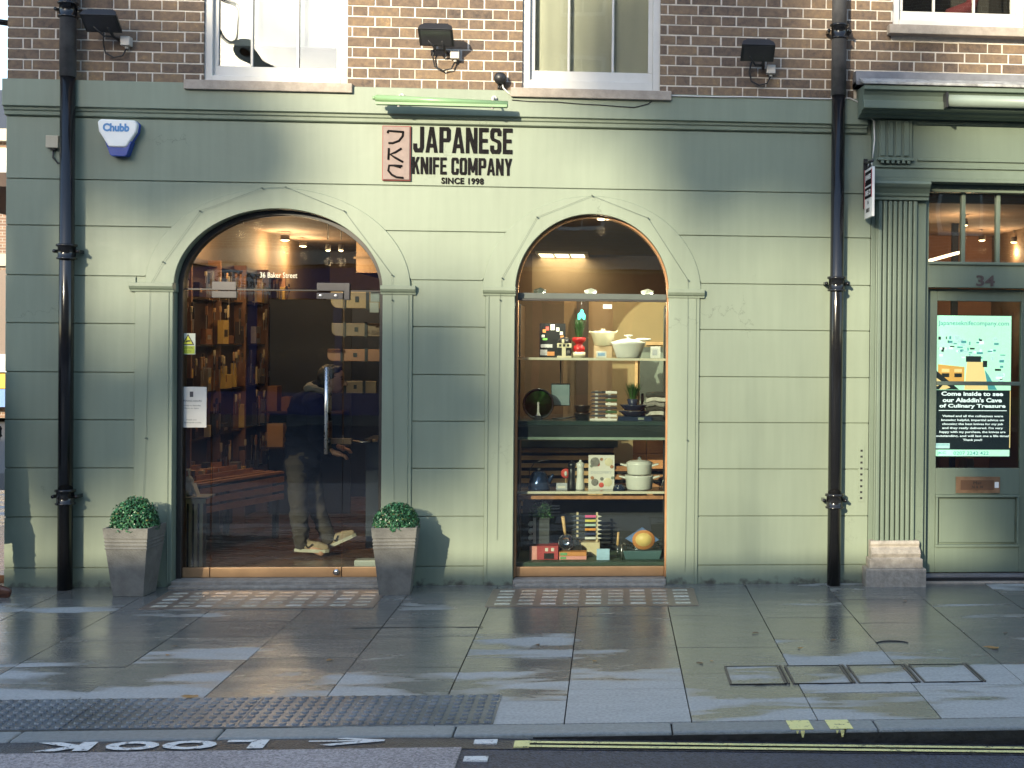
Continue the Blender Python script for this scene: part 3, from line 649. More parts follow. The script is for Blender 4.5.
quad(SCRY, [(2.74,1.503), (2.93,1.503), (2.885,1.72), (2.76,1.72)], .0072); quad(SCRK, [(2.75,1.72), (2.87,1.72), (2.87,1.765), (2.75,1.765)], .0072); quad(SCRK, [(2.885,1.68), (2.92,1.68), (2.92,1.73), (2.885,1.73)], .0074)
quad(SCRO, [(2.53,1.56), (2.74,1.56), (2.74,1.68), (2.53,1.70)], .0072); quad(SCRK, [(2.505,1.66), (2.70,1.503), (2.505,1.503)], .0074); quad(SCRY, [(2.51,1.60), (2.57,1.56), (2.53,1.53), (2.51,1.53)], .0082); quad(SCRY, [(2.58,1.55), (2.63,1.52), (2.59,1.505), (2.54,1.505)], .0082)
for a in (2.56,2.66): quad(SCRK, [(a,1.6), (a+.06,1.6), (a+.06,1.63), (a,1.63)], .0078); quad(SCRY, [(a,1.64), (a+.06,1.64), (a+.06,1.665), (a,1.665)], .0078)
quad(SCRT, [(2.93,1.503), (3.0,1.503), (2.93,1.62), (2.90,1.66)], .0076)
q.build('picture', scr)
q = MB(); q.box(2.505, 3.11, ys-.004, ys, .98, 1.497, SCRB); q.box(2.505,2.511,ys-.0045,ys,1.05,1.497,SCRY); q.box(3.104,3.11,ys-.0045,ys,1.05,1.497,SCRY)
T = [('Come inside to see',2.56,3.05,1.455,1.488),('our Aladdin\'s Cave',2.57,3.04,1.405,1.440),('of Culinary Treasure',2.545,3.07,1.355,1.392)]
for s, a, b, c, d in T: put_text(q, s, SCRW, (a,b,c,d), wf, bold=.03, thick=.001)
q.box(2.54,3.08,ys-.0055,ys-.0045,1.338,1.343,SCRW)
T = ['Visited and all the colleagues were','knowing helpful, impartial advice on','choosing the best knives for my job','and they really delivered. I\'m very','happy with my purchase, the knives are','outstanding, and will last me a life time!','Thank you!!']
for i, s in enumerate(T):
    hw = len(s)*.0069; put_text(q, s, SCRW, (2.81-hw, 2.81+hw, 1.285-.031*i, 1.306-.031*i), wf, bold=.02, thick=.001)
q.box(2.51,3.105,ys-.0048,ys,.985,1.035,SCRG); put_text(q, '0207 2242 422', SCRT, (2.66,2.94,.995,1.022), wf, bold=.01, thick=.001); put_text(q, 'JKC', SCRT, (2.53,2.60,.995,1.02), wf, bold=.01, thick=.001)
q.box(2.515,2.63,ys-.0049,ys,1.045,1.085,SCRP); put_text(q,'Location',SCRT,(2.52,2.62,1.068,1.082),wf,thick=.001)
q.build('message', scr)
scr.location = (2.82,.2,.945)
# ================================================================ FITTINGS ON THE FRONT
# drainpipes
def drainpipe(x, label, zc):
    t = thing('drainpipe', label, 'drainpipe', (x,-.075,0), 'black drainpipes on the green front')
    q = MB(); q.tube([(x,-.085,.0), (x,-.085,3.68)], .051, BLACK, 20); q.build('pipe', t)
    q = MB(); q.tube([(x,-.085,3.68), (x,-.085,9.)], .056, GALV, 20); q.build('upper_pipe', t)
    for z in zc:
        q = MB(); q.lathe([(.056,z-.06), (.068,z-.058), (.070,z-.048), (.060,z-.042), (.060,z+.03), (.072,z+.035), (.072,z+.05), (.056,z+.054)], BLACK, (x,-.085,0), 24)
        for s in (-1, 1): q.box(x+s*.068, x+s*.088, -.09, -.0, z-.012, z+.012, BLACK); q.lathe([(.013,-.108),(.013,-.1)], BLACK, (x+s*.080,0,z), 10, ax='y')
        q.build('collar', t)
    return t
GALV = M('old_grey_painted_pipe', (.10,.10,.105), .4, var=.4, scale=9, bump=.05)
drainpipe(P(66.5,300,-.085).x, 'black drainpipe at the far left corner beside the alarm box', (.67,2.43,4.16))
drainpipe(P(836.5,300,-.085).x, 'black drainpipe running down between the two shopfronts', (.64,2.27,4.16))
# floodlights
GREYB = M('grey_junction_box', (.60,.55,.48), .6)
def flood(x, z, label):
    t = thing('floodlight', label, 'floodlight', (x,0,z), 'black floodlights on the brick wall')
    rot = Matrix.Translation((x,-.17,z)) @ Matrix.Rotation(R_(142), 4, 'X') @ Matrix.Rotation(R_(0), 4, 'Z')
    q = MB(); q.prism([(-.125,.02), (.125,.02), (.115,-.02), (.08,-.045), (-.08,-.045), (-.115,-.02)], -.08, .08, BLACKP, 'y', xf=rot)
    for i in range(9): q.box(-.09+i*.021, -.084+i*.021, -.07, .07, -.06, -.04, BLACKP, xf=rot)
    q.build('housing', t, bevel=.004)
    q = MB(); q.box(-.108,.108,-.068,.068,.018,.023, M('floodlight_glass',(.05,.05,.055),.12), xf=rot); q.build('lens', t)
    q = MB(); q.tube([(x+.04,-.16,z-.03), (x+.05,-.09,z-.085), (x+.06,-.0,z-.09)], .011, BLACKP, 8); q.tube([(x-.06,-.16,z-.03), (x-.01,-.1,z-.085), (x+.05,-.09,z-.085)], .008, BLACKP, 8); q.build('bracket', t)
    q = MB(); q.box(x+.085, x+.15, -.055, .012, z-.135, z-.07, GREYB); q.lathe([(.012,z-.155),(.016,z-.135)], GREYB, (x+.118,-.02,0), 10); q.build('junction_box', t, bevel=.004)
    q = MB(); q.tube([(x+.118,-.02,z-.15), (x+.09,-.02,z-.205), (x+.03,-.02,z-.22), (x-.03,-.02,z-.19), (x-.045,-.02,z-.12), (x-.03,-.05,z-.05)], .006, BLACKP, 8); q.build('cable', t)
    return t
flood(-3.64, 4.06, 'black floodlight beside the far left drainpipe')
flood(-1.29, 4.025, 'black floodlight between the two left sash windows')
flood(1.055, 3.975, 'black floodlight on the brick to the left of the right drainpipe')
# wall sensor
t = thing('wall_sensor', 'small round black sensor on the brick above the sign', 'sensor', (-.84,0,3.74))
q = MB(); q.lathe([(.0,-.085), (.025,-.083), (.043,-.065), (.047,-.04), (.043,.0), (.04,.012)], BLACKP, (-.84,0,3.755), 20, ax='y'); q.tube([(-.852,-.03,3.71), (-.852,-.03,3.675)], .008, BLACKP); q.tube([(-.838,-.03,3.71), (-.838,-.03,3.67)], .006, BLACKP); q.build('sensor_body', t)
q = MB(); q.tube([(-.825,-.035,3.715), (-.815,-.06,3.68), (-.79,-.065,3.655), (-.74,-.062,3.615)], .006, WHITE, 8); q.build('cable', t)
# sign lamp
LG = M('pale_green_lamp_paint', (.20,.33,.17), .35, var=.05)
t = thing('sign_lamp', 'long pale green trough lamp above the shop sign', 'sign lamp', (-1.25,-.05,3.55))
q = MB(); yl = -.2; za, zb_ = 3.560, 3.536
q.tube([(-1.715,yl,za), (-.77,yl,zb_)], .024, LG, 16); q.tube([(-1.735,yl,za), (-1.715,yl,za)], .014, LG, 12)
q.box(-1.71,-.775,yl-.026,yl+.026,3.512,3.53,LG); q.build('trough', t)
for x in (-1.55,-.88):
    q = MB(); q.tube([(x,-.05,3.60), (x,-.14,3.595), (x,yl,3.56)], .008, WHITE, 8); q.lathe([(.02,-.075),(.02,-.05)], WHITE, (x,0,3.60), 12, ax='y'); q.tube([(x,yl,3.515), (x,yl,3.50)], .012, WHITE, 10); q.build('bracket', t)
# alarm box
ALW = M('alarm_white', (.86,.86,.82), .35, var=.02); ALB = M('alarm_blue', (.03,.07,.32), .25, var=.02); BLT = M('alarm_blue_lettering', (.10,.28,.55), .5)
t = thing('alarm_box', 'white and blue burglar alarm box beside the left drainpipe', 'alarm box', (-3.56,-.0,3.24))
zt_ = 3.385
poly = [(-3.70,zt_-.02), (-3.68,zt_), (-3.44,zt_-.005), (-3.42,zt_-.03), (-3.43,zt_-.09), (-3.50,zt_-.20), (-3.62,zt_-.20), (-3.69,zt_-.09)]
q = MB(); q.prism(poly, -.085, .0, ALW, 'y'); q.build('cover', t, bevel=.012, seg=3)
q = MB(); q.prism([(-3.652,zt_-.155), (-3.462,zt_-.155), (-3.495,zt_-.255), (-3.51,zt_-.265), (-3.60,zt_-.265), (-3.615,zt_-.255)], -.075, -.0, ALB, 'y'); q.prism([(-3.412,zt_-.03), (-3.44,zt_-.005), (-3.44,zt_-.1), (-3.5,zt_-.2), (-3.487,zt_-.2), (-3.422,zt_-.09)], -.05, -.02, ALB, 'y'); q.build('strobe', t, bevel=.006)
q = MB(); put_text(q, 'Chubb', BLT, (-3.66,-3.475,zt_-.09,zt_-.03), wallface(-.0865), bold=.05, thick=.001); q.build('lettering', t)
# cream junction box
t = thing('junction_box', 'small cream junction box left of the drainpipe', 'junction box', (-4.03,0,3.2))
q = MB(); q.box(-4.075,-3.985,-.045,0,3.175,3.265,M('cream_plastic',(.42,.38,.28),.5)); q.box(-4.05,-4.01,-.03,-.005,3.16,3.175,BLACKP); q.build('box_body', t, bevel=.005)
q = MB(); q.tube([(-4.03,-.015,3.17), (-4.035,-.015,3.11), (-4.0,-.015,3.07), (-3.94,-.015,3.06)], .006, BLACKP, 8); q.build('cable', t)
# ---------------------------------------------------------------- shop sign
t = thing('shop_sign', 'dark raised lettering and carved pink plaque above the two arches', 'sign', (-1.2,-.01,3.0))
PINK = M('pinkish_plaque', (.215,.16,.145), .6, var=.15, scale=20, bump=.1); REDE = M('plaque_red_edge', (.22,.05,.045), .6); SIGNB = M('sign_charcoal', (.010,.009,.010), .9, spec=.12, var=.5, scale=26, bump=.3, bscale=60)
q = MB(); a = R_(.0)
q.box(-1.690,-1.497,-.028,.0,2.995,3.385,PINK); q.box(-1.697,-1.490,-.020,.0,2.988,3.392,REDE); pl = q.build('plaque', t, bevel=.003)
q = MB()
def stroke(pts, r=.008): q.tube([(x,-.030,z) for x, z in pts], r, SIGNB, 8)
# three brush-like glyphs
stroke([(-1.655,3.352),(-1.62,3.350),(-1.54,3.345)]); stroke([(-1.545,3.345),(-1.548,3.315),(-1.575,3.28),(-1.62,3.262),(-1.65,3.262)]); stroke([(-1.655,3.352),(-1.655,3.335)])
stroke([(-1.647,3.225),(-1.65,3.14)]); stroke([(-1.555,3.225),(-1.60,3.195),(-1.638,3.18),(-1.60,3.155),(-1.545,3.125)])
stroke([(-1.55,3.095),(-1.60,3.098),(-1.645,3.098),(-1.65,3.06),(-1.625,3.03),(-1.59,3.012),(-1.54,3.008)]); stroke([(-1.61,3.098),(-1.56,3.085)])
q.build('plaque_glyphs', pl)
R4 = lambda a,b,c,d: [(a,c),(b,c),(b,d),(a,d)]
mir = lambda p: [(1-x,y) for x,y in p][::-1]
ST = R4(0,.34,0,1); LEG = [(0,0),(.29,0),(.58,1),(.34,1)]; OH = [(.5,1),(.15,1),(0,.88),(0,.12),(.15,0),(.5,0),(.5,.15),(.4,.15),(.34,.2),(.34,.8),(.4,.85),(.5,.85)]
GLY = {'I':(.36,[R4(0,1,0,1)]),'E':(.86,[ST,R4(.34,1,.84,1),R4(.34,.9,.43,.57),R4(.34,1,0,.16)]),'F':(.84,[ST,R4(.34,1,.84,1),R4(.34,.9,.43,.57)]),
 'P':(1,[ST,R4(.34,.66,.86,1),R4(.34,.66,.42,.56),[(.66,.42),(.85,.42),(1,.52),(1,.9),(.85,1),(.66,1)]]),'A':(1.08,[LEG,mir(LEG),R4(.24,.76,.2,.34)]),'N':(1.02,[R4(0,.3,0,1),R4(.7,1,0,1),[(.0,1),(.34,1),(1,0),(.66,0)]]),
 'J':(.95,[R4(.64,1,.2,1),[(0,.34),(0,.12),(.15,0),(.85,0),(1,.2),(.64,.2),(.56,.15),(.42,.15),(.35,.21),(.35,.34)]]),
 'S':(1,[[(1,.70),(1,.88),(.85,1),(.15,1),(0,.88),(0,.62),(.12,.52),(.62,.42),(.66,.38),(.66,.2),(.6,.15),(.4,.15),(.34,.2),(.34,.32),(0,.32),(0,.12),(.15,0),(.85,0),(1,.12),(1,.42),(.88,.52),(.38,.60),(.34,.64),(.34,.8),(.4,.85),(.6,.85),(.66,.8),(.66,.70)]]),
 'K':(1,[ST,[(.34,.36),(.34,.56),(.64,1),(1,1)],[(.44,.50),(.62,.68),(1,0),(.66,0)]]),'C':(.98,[[(1,.66),(1,.88),(.85,1),(.15,1),(0,.88),(0,.12),(.15,0),(.85,0),(1,.12),(1,.36),(.66,.36),(.66,.2),(.6,.15),(.4,.15),(.34,.2),(.34,.8),(.4,.85),(.6,.85),(.66,.8),(.66,.66)]]),
 'O':(.98,[OH,mir(OH)]),'M':(1.3,[R4(0,.25,0,1),R4(.75,1,0,1),[(0,1),(.28,1),(.6,.15),(.4,.15)],[(.72,1),(1,1),(.6,.15),(.4,.15)]]),'Y':(1.02,[[(0,1),(.34,1),(.62,.42),(.38,.36)],[(.66,1),(1,1),(.62,.36),(.38,.42)],R4(.33,.67,0,.46)])}
def block_line(txt, x0, x1, z0, z1):
    W_ = sum(GLY[c][0]+.15 if c != ' ' else .5 for c in txt)-.15; k = (x1-x0)/W_; x = x0; q = MB()
    for c in txt:
        if c == ' ': x += .5*k; continue
        w, ps = GLY[c]
        for i, p_ in enumerate(ps): q.prism([(x+u*w*k, z0+v*(z1-z0)) for u, v in p_], -.008-.0004*i, -.0005, SIGNB, 'y')
        x += (w+.15)*k
    q.build('lettering', t)
def line(txt, x0, x1, z0, z1, dz, bold, nm, sp=1.):
    q = MB(); f = lambda u, v, d: (u, -d-.0015, v+dz*(u-x0)/(x1-x0))
    put_text(q, txt, SIGNB, (x0,x1,z0,z1), f, bold=bold, thick=.006, space=sp); q.build(nm, t)
block_line('JAPANESE', -1.475,-.750,3.203,3.392)
block_line('KNIFE COMPANY', -1.482,-.752,3.043,3.168)
line('SINCE 1998', -1.268,-.958,2.972,3.020,.0,.035,'lettering',1.1)
# ---------------------------------------------------------------- projecting sign
SX = P(869.5,190,-.17).x
t = thing('hanging_sign', 'small white, black and red sign hanging edge on from a black bracket', 'projecting sign', (SX,-.02,2.9))
q = MB(); q.tube([(SX,0,3.19), (SX,-.28,3.17)], .010, BLACKP, 8); q.tube([(SX,-.01,3.07), (SX,-.09,3.09), (SX,-.17,3.16)], .009, BLACKP, 8); q.box(SX-.015,SX+.015,-.012,0,2.84,3.22,BLACKP); q.tube([(SX,-.12,3.18), (SX,-.12,3.125)], .004, STEEL, 6); q.tube([(SX,-.25,3.172), (SX,-.25,3.125)], .004, STEEL, 6); q.build('bracket', t)
SGR = M('sign_red', (.5,.04,.05), .5); SGW = M('sign_white', (.72,.72,.70), .5)
q = MB(); q.box(SX-.01,SX+.01,-.31,-.035,2.76,3.125,SGW); q.box(SX-.012,SX+.012,-.035,-.026,2.84,3.13,SGR); q.box(SX-.012,SX-.0105,-.31,-.296,2.90,3.11,SGR)
for xx, s in ((SX-.011,-1),(SX+.011,1)):
    a_, b_ = (xx-.002, xx) if s < 0 else (xx, xx+.002)
    q.box(a_,b_,-.29,-.06,3.0,3.105,SIGNB); q.box(a_,b_,-.29,-.06,2.905,2.985,SIGNB)
    fx = (lambda u, v, d, s=s, xx=xx: (xx+s*(.003+d), (-.175)+(u*s*1), v))
    put_text(q, 'JAPANESE', SGW, (-.10,.10,3.03,3.08), lambda u,v,d,s=s,xx=xx:(xx+s*(.0025+d), -.175+s*u, v), bold=.02, thick=.001)
    put_text(q, 'KNIFE CO', SGW, (-.10,.10,2.925,2.965), lambda u,v,d,s=s,xx=xx:(xx+s*(.0025+d), -.175+s*u, v), bold=.02, thick=.001)
    put_text(q, '36', BLK, (-.02,.02,2.86,2.885), lambda u,v,d,s=s,xx=xx:(xx+s*(.0008+d), -.175+s*u, v), bold=.01, thick=.001)
    put_text(q, 'BAKER ST', BLK, (-.06,.06,2.80,2.83), lambda u,v,d,s=s,xx=xx:(xx+s*(.0008+d), -.175+s*u, v), bold=.01, thick=.001)
q.build('sign_board', t)
# cables on the wall
q = MB()
pts = [(512,100),(530,101.5),(556,102),(580,104),(600,105),(620,106.5),(634,107.5),(648,104),(652,101)]
q.tube([P(x, y, -.058) for x, y in pts], .004, BLACKP, 6)
pts = [(652,100),(656,96.3),(662,95.4),(690,96.2),(720,97),(740,96.8),(770,97.5),(800,98.3),(828,98.9)]
q.tube([P(x, y, -.062) for x, y in pts]+[P(850,98.2,-.06), P(858,102,-.06), P(863,110,-.06), P(869,117,-.05), P(874,121,-.09), P(874.5,140,-.09), P(873.5,150,-.1), P(872.5,158,-.1)], .0055, WHITE, 6)
tag(q.build('wall_cable', loc=(.6,-.06,3.6)), 'thin white cable running along the top of the green wall to the hanging sign', 'cable')
DW = M('dull_wire', (.10,.125,.10), .6)
def archwire(pts, label):
    q = MB(); pp = [P(x, y, -.024) for x, y in pts]
    for a, b in zip(pp, pp[1:]): q.tube([a, b], .0011, DW, 5)
    for p in pp[1:-1]: q.tube([p+Vector((0,.006,0)), p+Vector((0,-.016,0))], .005, DW, 6)
    tag(q.build('string_wire', loc=pp[0]), label, 'wire', 'string wires round the arches')
archwire([(140,560),(146,438),(150,285),(163,262),(200,211),(262,188),(286,187),(344,211),(392,275),(392,300),(394,500)], 'thin wire pinned round the arch over the glass door')
archwire([(497,540),(500,300),(502,278),(537,217),(592,195.5),(648,218),(688,280),(687,440),(685,572)], 'thin wire pinned round the arch over the display window')
# slot vent
q = MB(); q.box(1.875,1.92,-.004,.0,.62,1.05,GREEN)
for i in range(9): q.box(1.888,1.905,-.006,-.003,.64+i*.045,.655+i*.045,BLACKP)
tag(q.build('wall_vent', loc=(1.895,0,.62)), 'narrow slotted vent low on the green wall beside the right drainpipe', 'vent')
# wall bracket at the left edge
t = thing('wall_lamp', 'black lamp bracket jutting out from the far left corner of the brick wall', 'lamp bracket', (-4.37,.1,4.1))
q = MB(); q.tube([(-4.36,.1,4.09), (-4.62,.1,4.12), (-4.9,.1,4.25)], .022, BLACK, 10); q.lathe([(.02,4.2),(.12,4.12),(.13,4.10)], BLACK, (-4.98,.1,.06), 16); q.build('arm', t)

# ---------------------------------------------------------------- planters
POT = M('grey_stone_planter', (.145,.143,.13), .75, var=.3, scale=9, bump=.25, bscale=80); SOIL = M('dark_soil', (.03,.02,.015), .95, bump=.4)
LEAF = bpy.data.materials.new('box_leaf'); LEAF.use_nodes = True
nt = LEAF.node_tree; b = nt.nodes['Principled BSDF']; ge = nn(nt, 'ShaderNodeNewGeometry'); r = ramp(nt, [(0,(.012,.05,.022)), (.5,(.025,.11,.045)), (.93,(.06,.20,.08)), (.97,(.16,.17,.05)), (1,(.16,.10,.04))]); nt.links.new(ge.outputs['Random Per Island'], r.inputs[0]); nt.links.new(r.outputs[0], b.inputs['Base Color']); b.inputs['Roughness'].default_value = .35
def planter(x, y, label, yaw, ht, seed):
    t = thing('planter', label, 'planter', (x,y,0), 'grey planters with clipped box balls beside the glass door'); t.rotation_euler = (0,0,R_(yaw))
    h = .485; wt, wb_ = .205, .14; q = MB(); 
    prof = [(0,wb_), (.335,.188), (.336,.194), (.345,.194), (.347,.189), (.36,.190), (.361,.196), (.37,.196), (.372,.191), (.385,.192), (.386,.198), (.395,.198), (.397,.193), (.41,.194), (.411,.200), (.425,.201), (h,.208)]
    def sq(z, w): return [(x-w,y-w,z), (x+w,y-w,z), (x+w,y+w,z), (x-w,y+w,z)]
    vs = []; fs = []
    for z, w in prof: vs += sq(z, w*.76)
    n = len(prof)
    vs += sq(h, .142)+sq(h-.05, .138)
    for i in range(n+1):
        for k in range(4): fs.append((4*i+k, 4*i+(k+1) % 4, 4*i+4+(k+1) % 4, 4*i+4+k))
    fs.append((3,2,1,0)); q.add(vs, fs, POT); q.add(sq(h-.045,.139), [(0,1,2,3)], SOIL); q.build('pot', t, bevel=.004)
    rl = random.Random(seed); q = MB(); a_, hh = .158, ht
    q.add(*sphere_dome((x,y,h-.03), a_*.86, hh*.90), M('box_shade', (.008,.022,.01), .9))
    for i in range(2600):
        u = rl.uniform(-.08,1); th = rl.uniform(0,2*math.pi); c = math.sqrt(max(0,1-u*u)); rr = rl.uniform(.86,1.05)+(.10*rl.random() if rl.random() < .04 else 0)+.03*math.sin(th*3+seed)*math.cos(u*5+seed)
        if u < 0: c = 1+.1*u
        d = Vector((c*math.cos(th), c*math.sin(th), u)); p = Vector((x+d.x*a_*rr, y+d.y*a_*rr, h-.01+max(u,-.1)*hh*rr))
        nrm = (d+Vector((rl.uniform(-.9,.9), rl.uniform(-.9,.9), rl.uniform(-.5,.9)))).normalized()
        s = rl.uniform(.006,.0105); tt = nrm.orthogonal().normalized(); tt.rotate(Matrix.Rotation(rl.uniform(0,6.28), 3, nrm)); w = nrm.cross(tt)
        q.add([p-tt*s*1.3, p-w*s*.75+nrm*.002, p+tt*s*1.3, p+w*s*.75+nrm*.002], [(0,1,2,3)], LEAF)
    q.build('topiary_ball', t)
def sphere_dome(c, r, h, n=20, m=8):
    vs = []; fs = []
    for j in range(m+1):
        a = math.pi/2*j/m
        for k in range(n): t = 2*math.pi*k/n; vs.append((c[0]+r*math.cos(a)*math.cos(t), c[1]+r*math.cos(a)*math.sin(t), c[2]+h*math.sin(a)))
    for j in range(m):
        for k in range(n): fs.append((j*n+k, j*n+(k+1) % n, (j+1)*n+(k+1) % n, (j+1)*n+k))
    return vs, fs
planter(-3.36, -.25, 'grey planter with a clipped box ball to the left of the glass door', -4, .205, 1)
planter(-1.535, -.25, 'grey planter with a clipped box ball standing between the door and the display window', 3, .165, 2)

# ================================================================ STREET
PAVE = mat_pavement('york_stone_flags', (.215,.215,.20)); TACT = M('blister_flags', (.105,.12,.135), .26, var=.4, scale=2.2, bump=.2, bscale=120, island=.12); KERB = M('granite_kerb', (.22,.235,.23), .6, var=.2, scale=40, bump=.25, bscale=120, island=.12)
JOINT = M('dirty_joint_sand', (.015,.014,.012), .9, var=.3, scale=30)
ASPH = mat_asphalt('dark_asphalt', (.040,.047,.068), .55, .6); ASPHL = mat_asphalt('buff_pink_asphalt', (.30,.27,.265), .4, .75); ASPHS = mat_asphalt('asphalt_channel', (.038,.04,.046), .5, .35)
KY0, KY1 = -3.655, -3.50
q = MB(); rs = random.Random(11)
def slab(x0, x1, y0, y1, m=PAVE, dz=.0012):
    g = .0032; z = rs.uniform(-dz, dz); a, b_ = rs.uniform(-.0012,.0012), rs.uniform(-.0012,.0012)
    vs = [(x0+g,y0+g,z+a), (x1-g,y0+g,z-a), (x1-g,y1-g,z-b_), (x0+g,y1-g,z+b_)]
    q.add(vs+[(v[0], v[1], -.03) for v in vs], [(0,1,2,3), (0,4,5,1), (1,5,6,2), (2,6,7,3), (3,7,4,0)], m)
xj = [1.012+.612*i for i in range(-15, 9)]
for i, (a, b_) in enumerate(zip(xj, xj[1:])):
    y = -.0; 
    if a < -4.3: y = 6.
    first = rs.uniform(.35,.9)
    while y > KY1+.01:
        L_ = first if first else rs.choice([.46,.61,.61,.76,.9]); first = 0
        y2 = max(y-L_, KY1)
        if y2-KY1 < .25: y2 = KY1
        slab(a, b_, y2, y); y = y2
pv = struct(q.build('pavement'), 'damp york stone pavement flags in front of the shops')
q = MB(); q.box(-9,8,KY1,.0,-.4,-.012,JOINT); q.box(-9,-4.36,0,8,-.4,-.012,JOINT); struct(q.build('pavement_bed'))
# kerb
q = MB(); x = -9.
kj = [-9,-8.1,-7.2,-6.3,-5.4,-4.5,-3.62,-2.70,-1.79,-.72,.30,1.12,1.28,2.2,3.1,4,4.9,5.8,6.7]
for a, b_ in zip(kj, kj[1:]): q.box(a+.003,b_-.003,KY0,KY1-.004,-.3,.0,KERB)
struct(q.build('kerb', bevel=.012, seg=3), 'grey granite kerb stones')
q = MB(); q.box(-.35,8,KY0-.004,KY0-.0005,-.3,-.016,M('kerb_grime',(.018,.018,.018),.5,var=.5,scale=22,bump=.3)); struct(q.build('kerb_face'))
# tactile paving
q = MB(); TX0, TX1, TY0, TY1 = -7.4, -.545, KY1+.004, -2.985
x = TX1
while x > TX0+.1:
    q.box(x-.397, x-.003, TY0, TY1, -.02, .0035, TACT); x -= .4
ny = 8; dp = (TY1-TY0)/ny
x = TX1-dp/2
while x > TX0:
    for j in range(ny):
        y = TY0+dp*(j+.5); vs = []; n = 8
        for r_, z_ in ((.0205,.0035), (.0165,.010), (.011,.0108)):
            for k in range(n): t_ = 2*math.pi*k/n+.39; vs.append((x+r_*math.cos(t_), y+r_*math.sin(t_), z_))
        q.add(vs, [(i*n+k, i*n+(k+1) % n, (i+1)*n+(k+1) % n, (i+1)*n+k) for i in range(2) for k in range(n)]+[tuple(range(2*n,3*n))], TACT)
    x -= .060
struct(q.build('pavement_blister_strip'), 'blister tactile paving along the kerb')
# pavement lights
FR = M('worn_iron_light_frame', (.16,.125,.10), .35, var=.25, scale=20, bump=.1); GB = M('pavement_light_glass', (.62,.60,.50), .18, var=.35, scale=30, island=.25)
GBS = [M('pavement_light_glass_'+n_, c_, .18, var=.35, scale=30) for n_, c_ in (('clear',(.62,.60,.50)),('grey',(.45,.44,.38)),('pale',(.68,.66,.58)),('amber',(.52,.48,.38)))]
def plight(x0, x1, y0, y1, nx, ny, label):
    t = thing('pavement_light', label, 'pavement light', ((x0+x1)/2, y0, 0), 'glass block pavement lights')
    q = MB(); q.box(x0,x1,y0,y1,-.02,.004,FR); q.build('iron_frame', t)
    px_ = (x1-x0-.06)/nx; py_ = (y1-y0-.06)/ny
    for i in range(nx):
        for j in range(ny): q = MB(); q.box(x0+.03+px_*(i+.18), x0+.03+px_*(i+.86), y0+.03+py_*(j+.30), y0+.03+py_*(j+.72), .0, .0055, GBS[(i*7+j*5+i*j) % 4]); q.build('glass_block', t)
plight(-3.14,-1.60,-.80,-.19,10,5,'brown iron pavement light with glass bars under the glass door')
plight(-.85,.615,-.80,-.17,9,5,'brown iron pavement light with glass bars under the display window')
# inspection covers
for i, (a, b_) in enumerate([(.645,.97), (.985,1.325), (1.34,1.68), (1.695,2.04)]):
    t = thing('inspection_cover', ['stone filled inspection cover furthest left in the row by the kerb','second inspection cover from the left in the row by the kerb','third inspection cover from the left in the row by the kerb','stone filled inspection cover at the right end of the row by the kerb'][i], 'inspection cover', ((a+b_)/2,-2.66,0), 'stone filled inspection covers')
    q = MB(); q.box(a+.012,b_-.022,-2.84,-2.48,-.01,.0035,PAVE); q.build('stone_infill', t)
    q = MB(); 
    for u in (b_-.024, b_-.008): q.box(u-.0055,u+.0055,-2.85,-2.47,-.01,.009,STEELD)
    q.box(a+.0,a+.008,-2.85,-2.47,-.01,.007,STEELD)
    q.box(a+.008,b_-.022,-2.85,-2.845,-.01,.006,BLACKP); q.box(a+.008,b_-.022,-2.475,-2.47,-.01,.006,BLACKP)
    q.prism([(a+.13,-2.86), (a+.16,-2.845), (a+.19,-2.86)], .004, .0065, JOINT, 'z')
    q.build('metal_edging', t)
q = MB(); q.box(-.97,-.80,-1.42,-1.41,.0015,.004,BLACKP); q.box(-1.62,-.97,-1.41,-1.405,.0,.003,JOINT); 
vs = []; 
for k in range(17): t_ = math.pi*(.15+.7*k/16); vs.append((1.72+.11*math.cos(t_), -1.98+.09*math.sin(t_), .003))
q.tube(vs, .004, BLACKP, 5); struct(q.build('pavement_seam'))
# road
def rz(x): 
    t_ = min(1, max(0, (x+.9)/2.9)); return -.012-.078*t_
q = MB(); YR = -24.
xs = [-60,-30,-14,-9,-7,-5,-3,-1.6]+[-1.2+.2*i for i in range(18)]+[3,5,8,14,30,60]
def rsheet(x_a, x_b, ya, yb, m, dz, crown=True):
    X_ = sorted(set([x for x in xs if x_a < x < x_b]+[x_a, x_b])); Y_ = [ya, (ya*2+yb)/3, (ya+yb*2)/3, yb]
    vs = [(x, y, rz(x)+dz) for x in X_ for y in Y_]; n = len(Y_)
    q.add(vs, [(i*n+j, (i+1)*n+j, (i+1)*n+j+1, i*n+j+1) for i in range(len(X_)-1) for j in range(n-1)], m)
rsheet(-60,60,YR,KY0-.0,ASPH,0); struct(q.build('road'), 'dark asphalt carriageway')
q = MB(); q.box(-60,-.66,-6.6,-3.81,rz(-3)-.01,rz(-3)+.004,ASPHL); struct(q.build('road_table'), 'pale pinkish raised crossing surface')
q = MB(); rsheet(-60,60,-3.81,KY0,ASPHS,.003); struct(q.build('road_channel'))
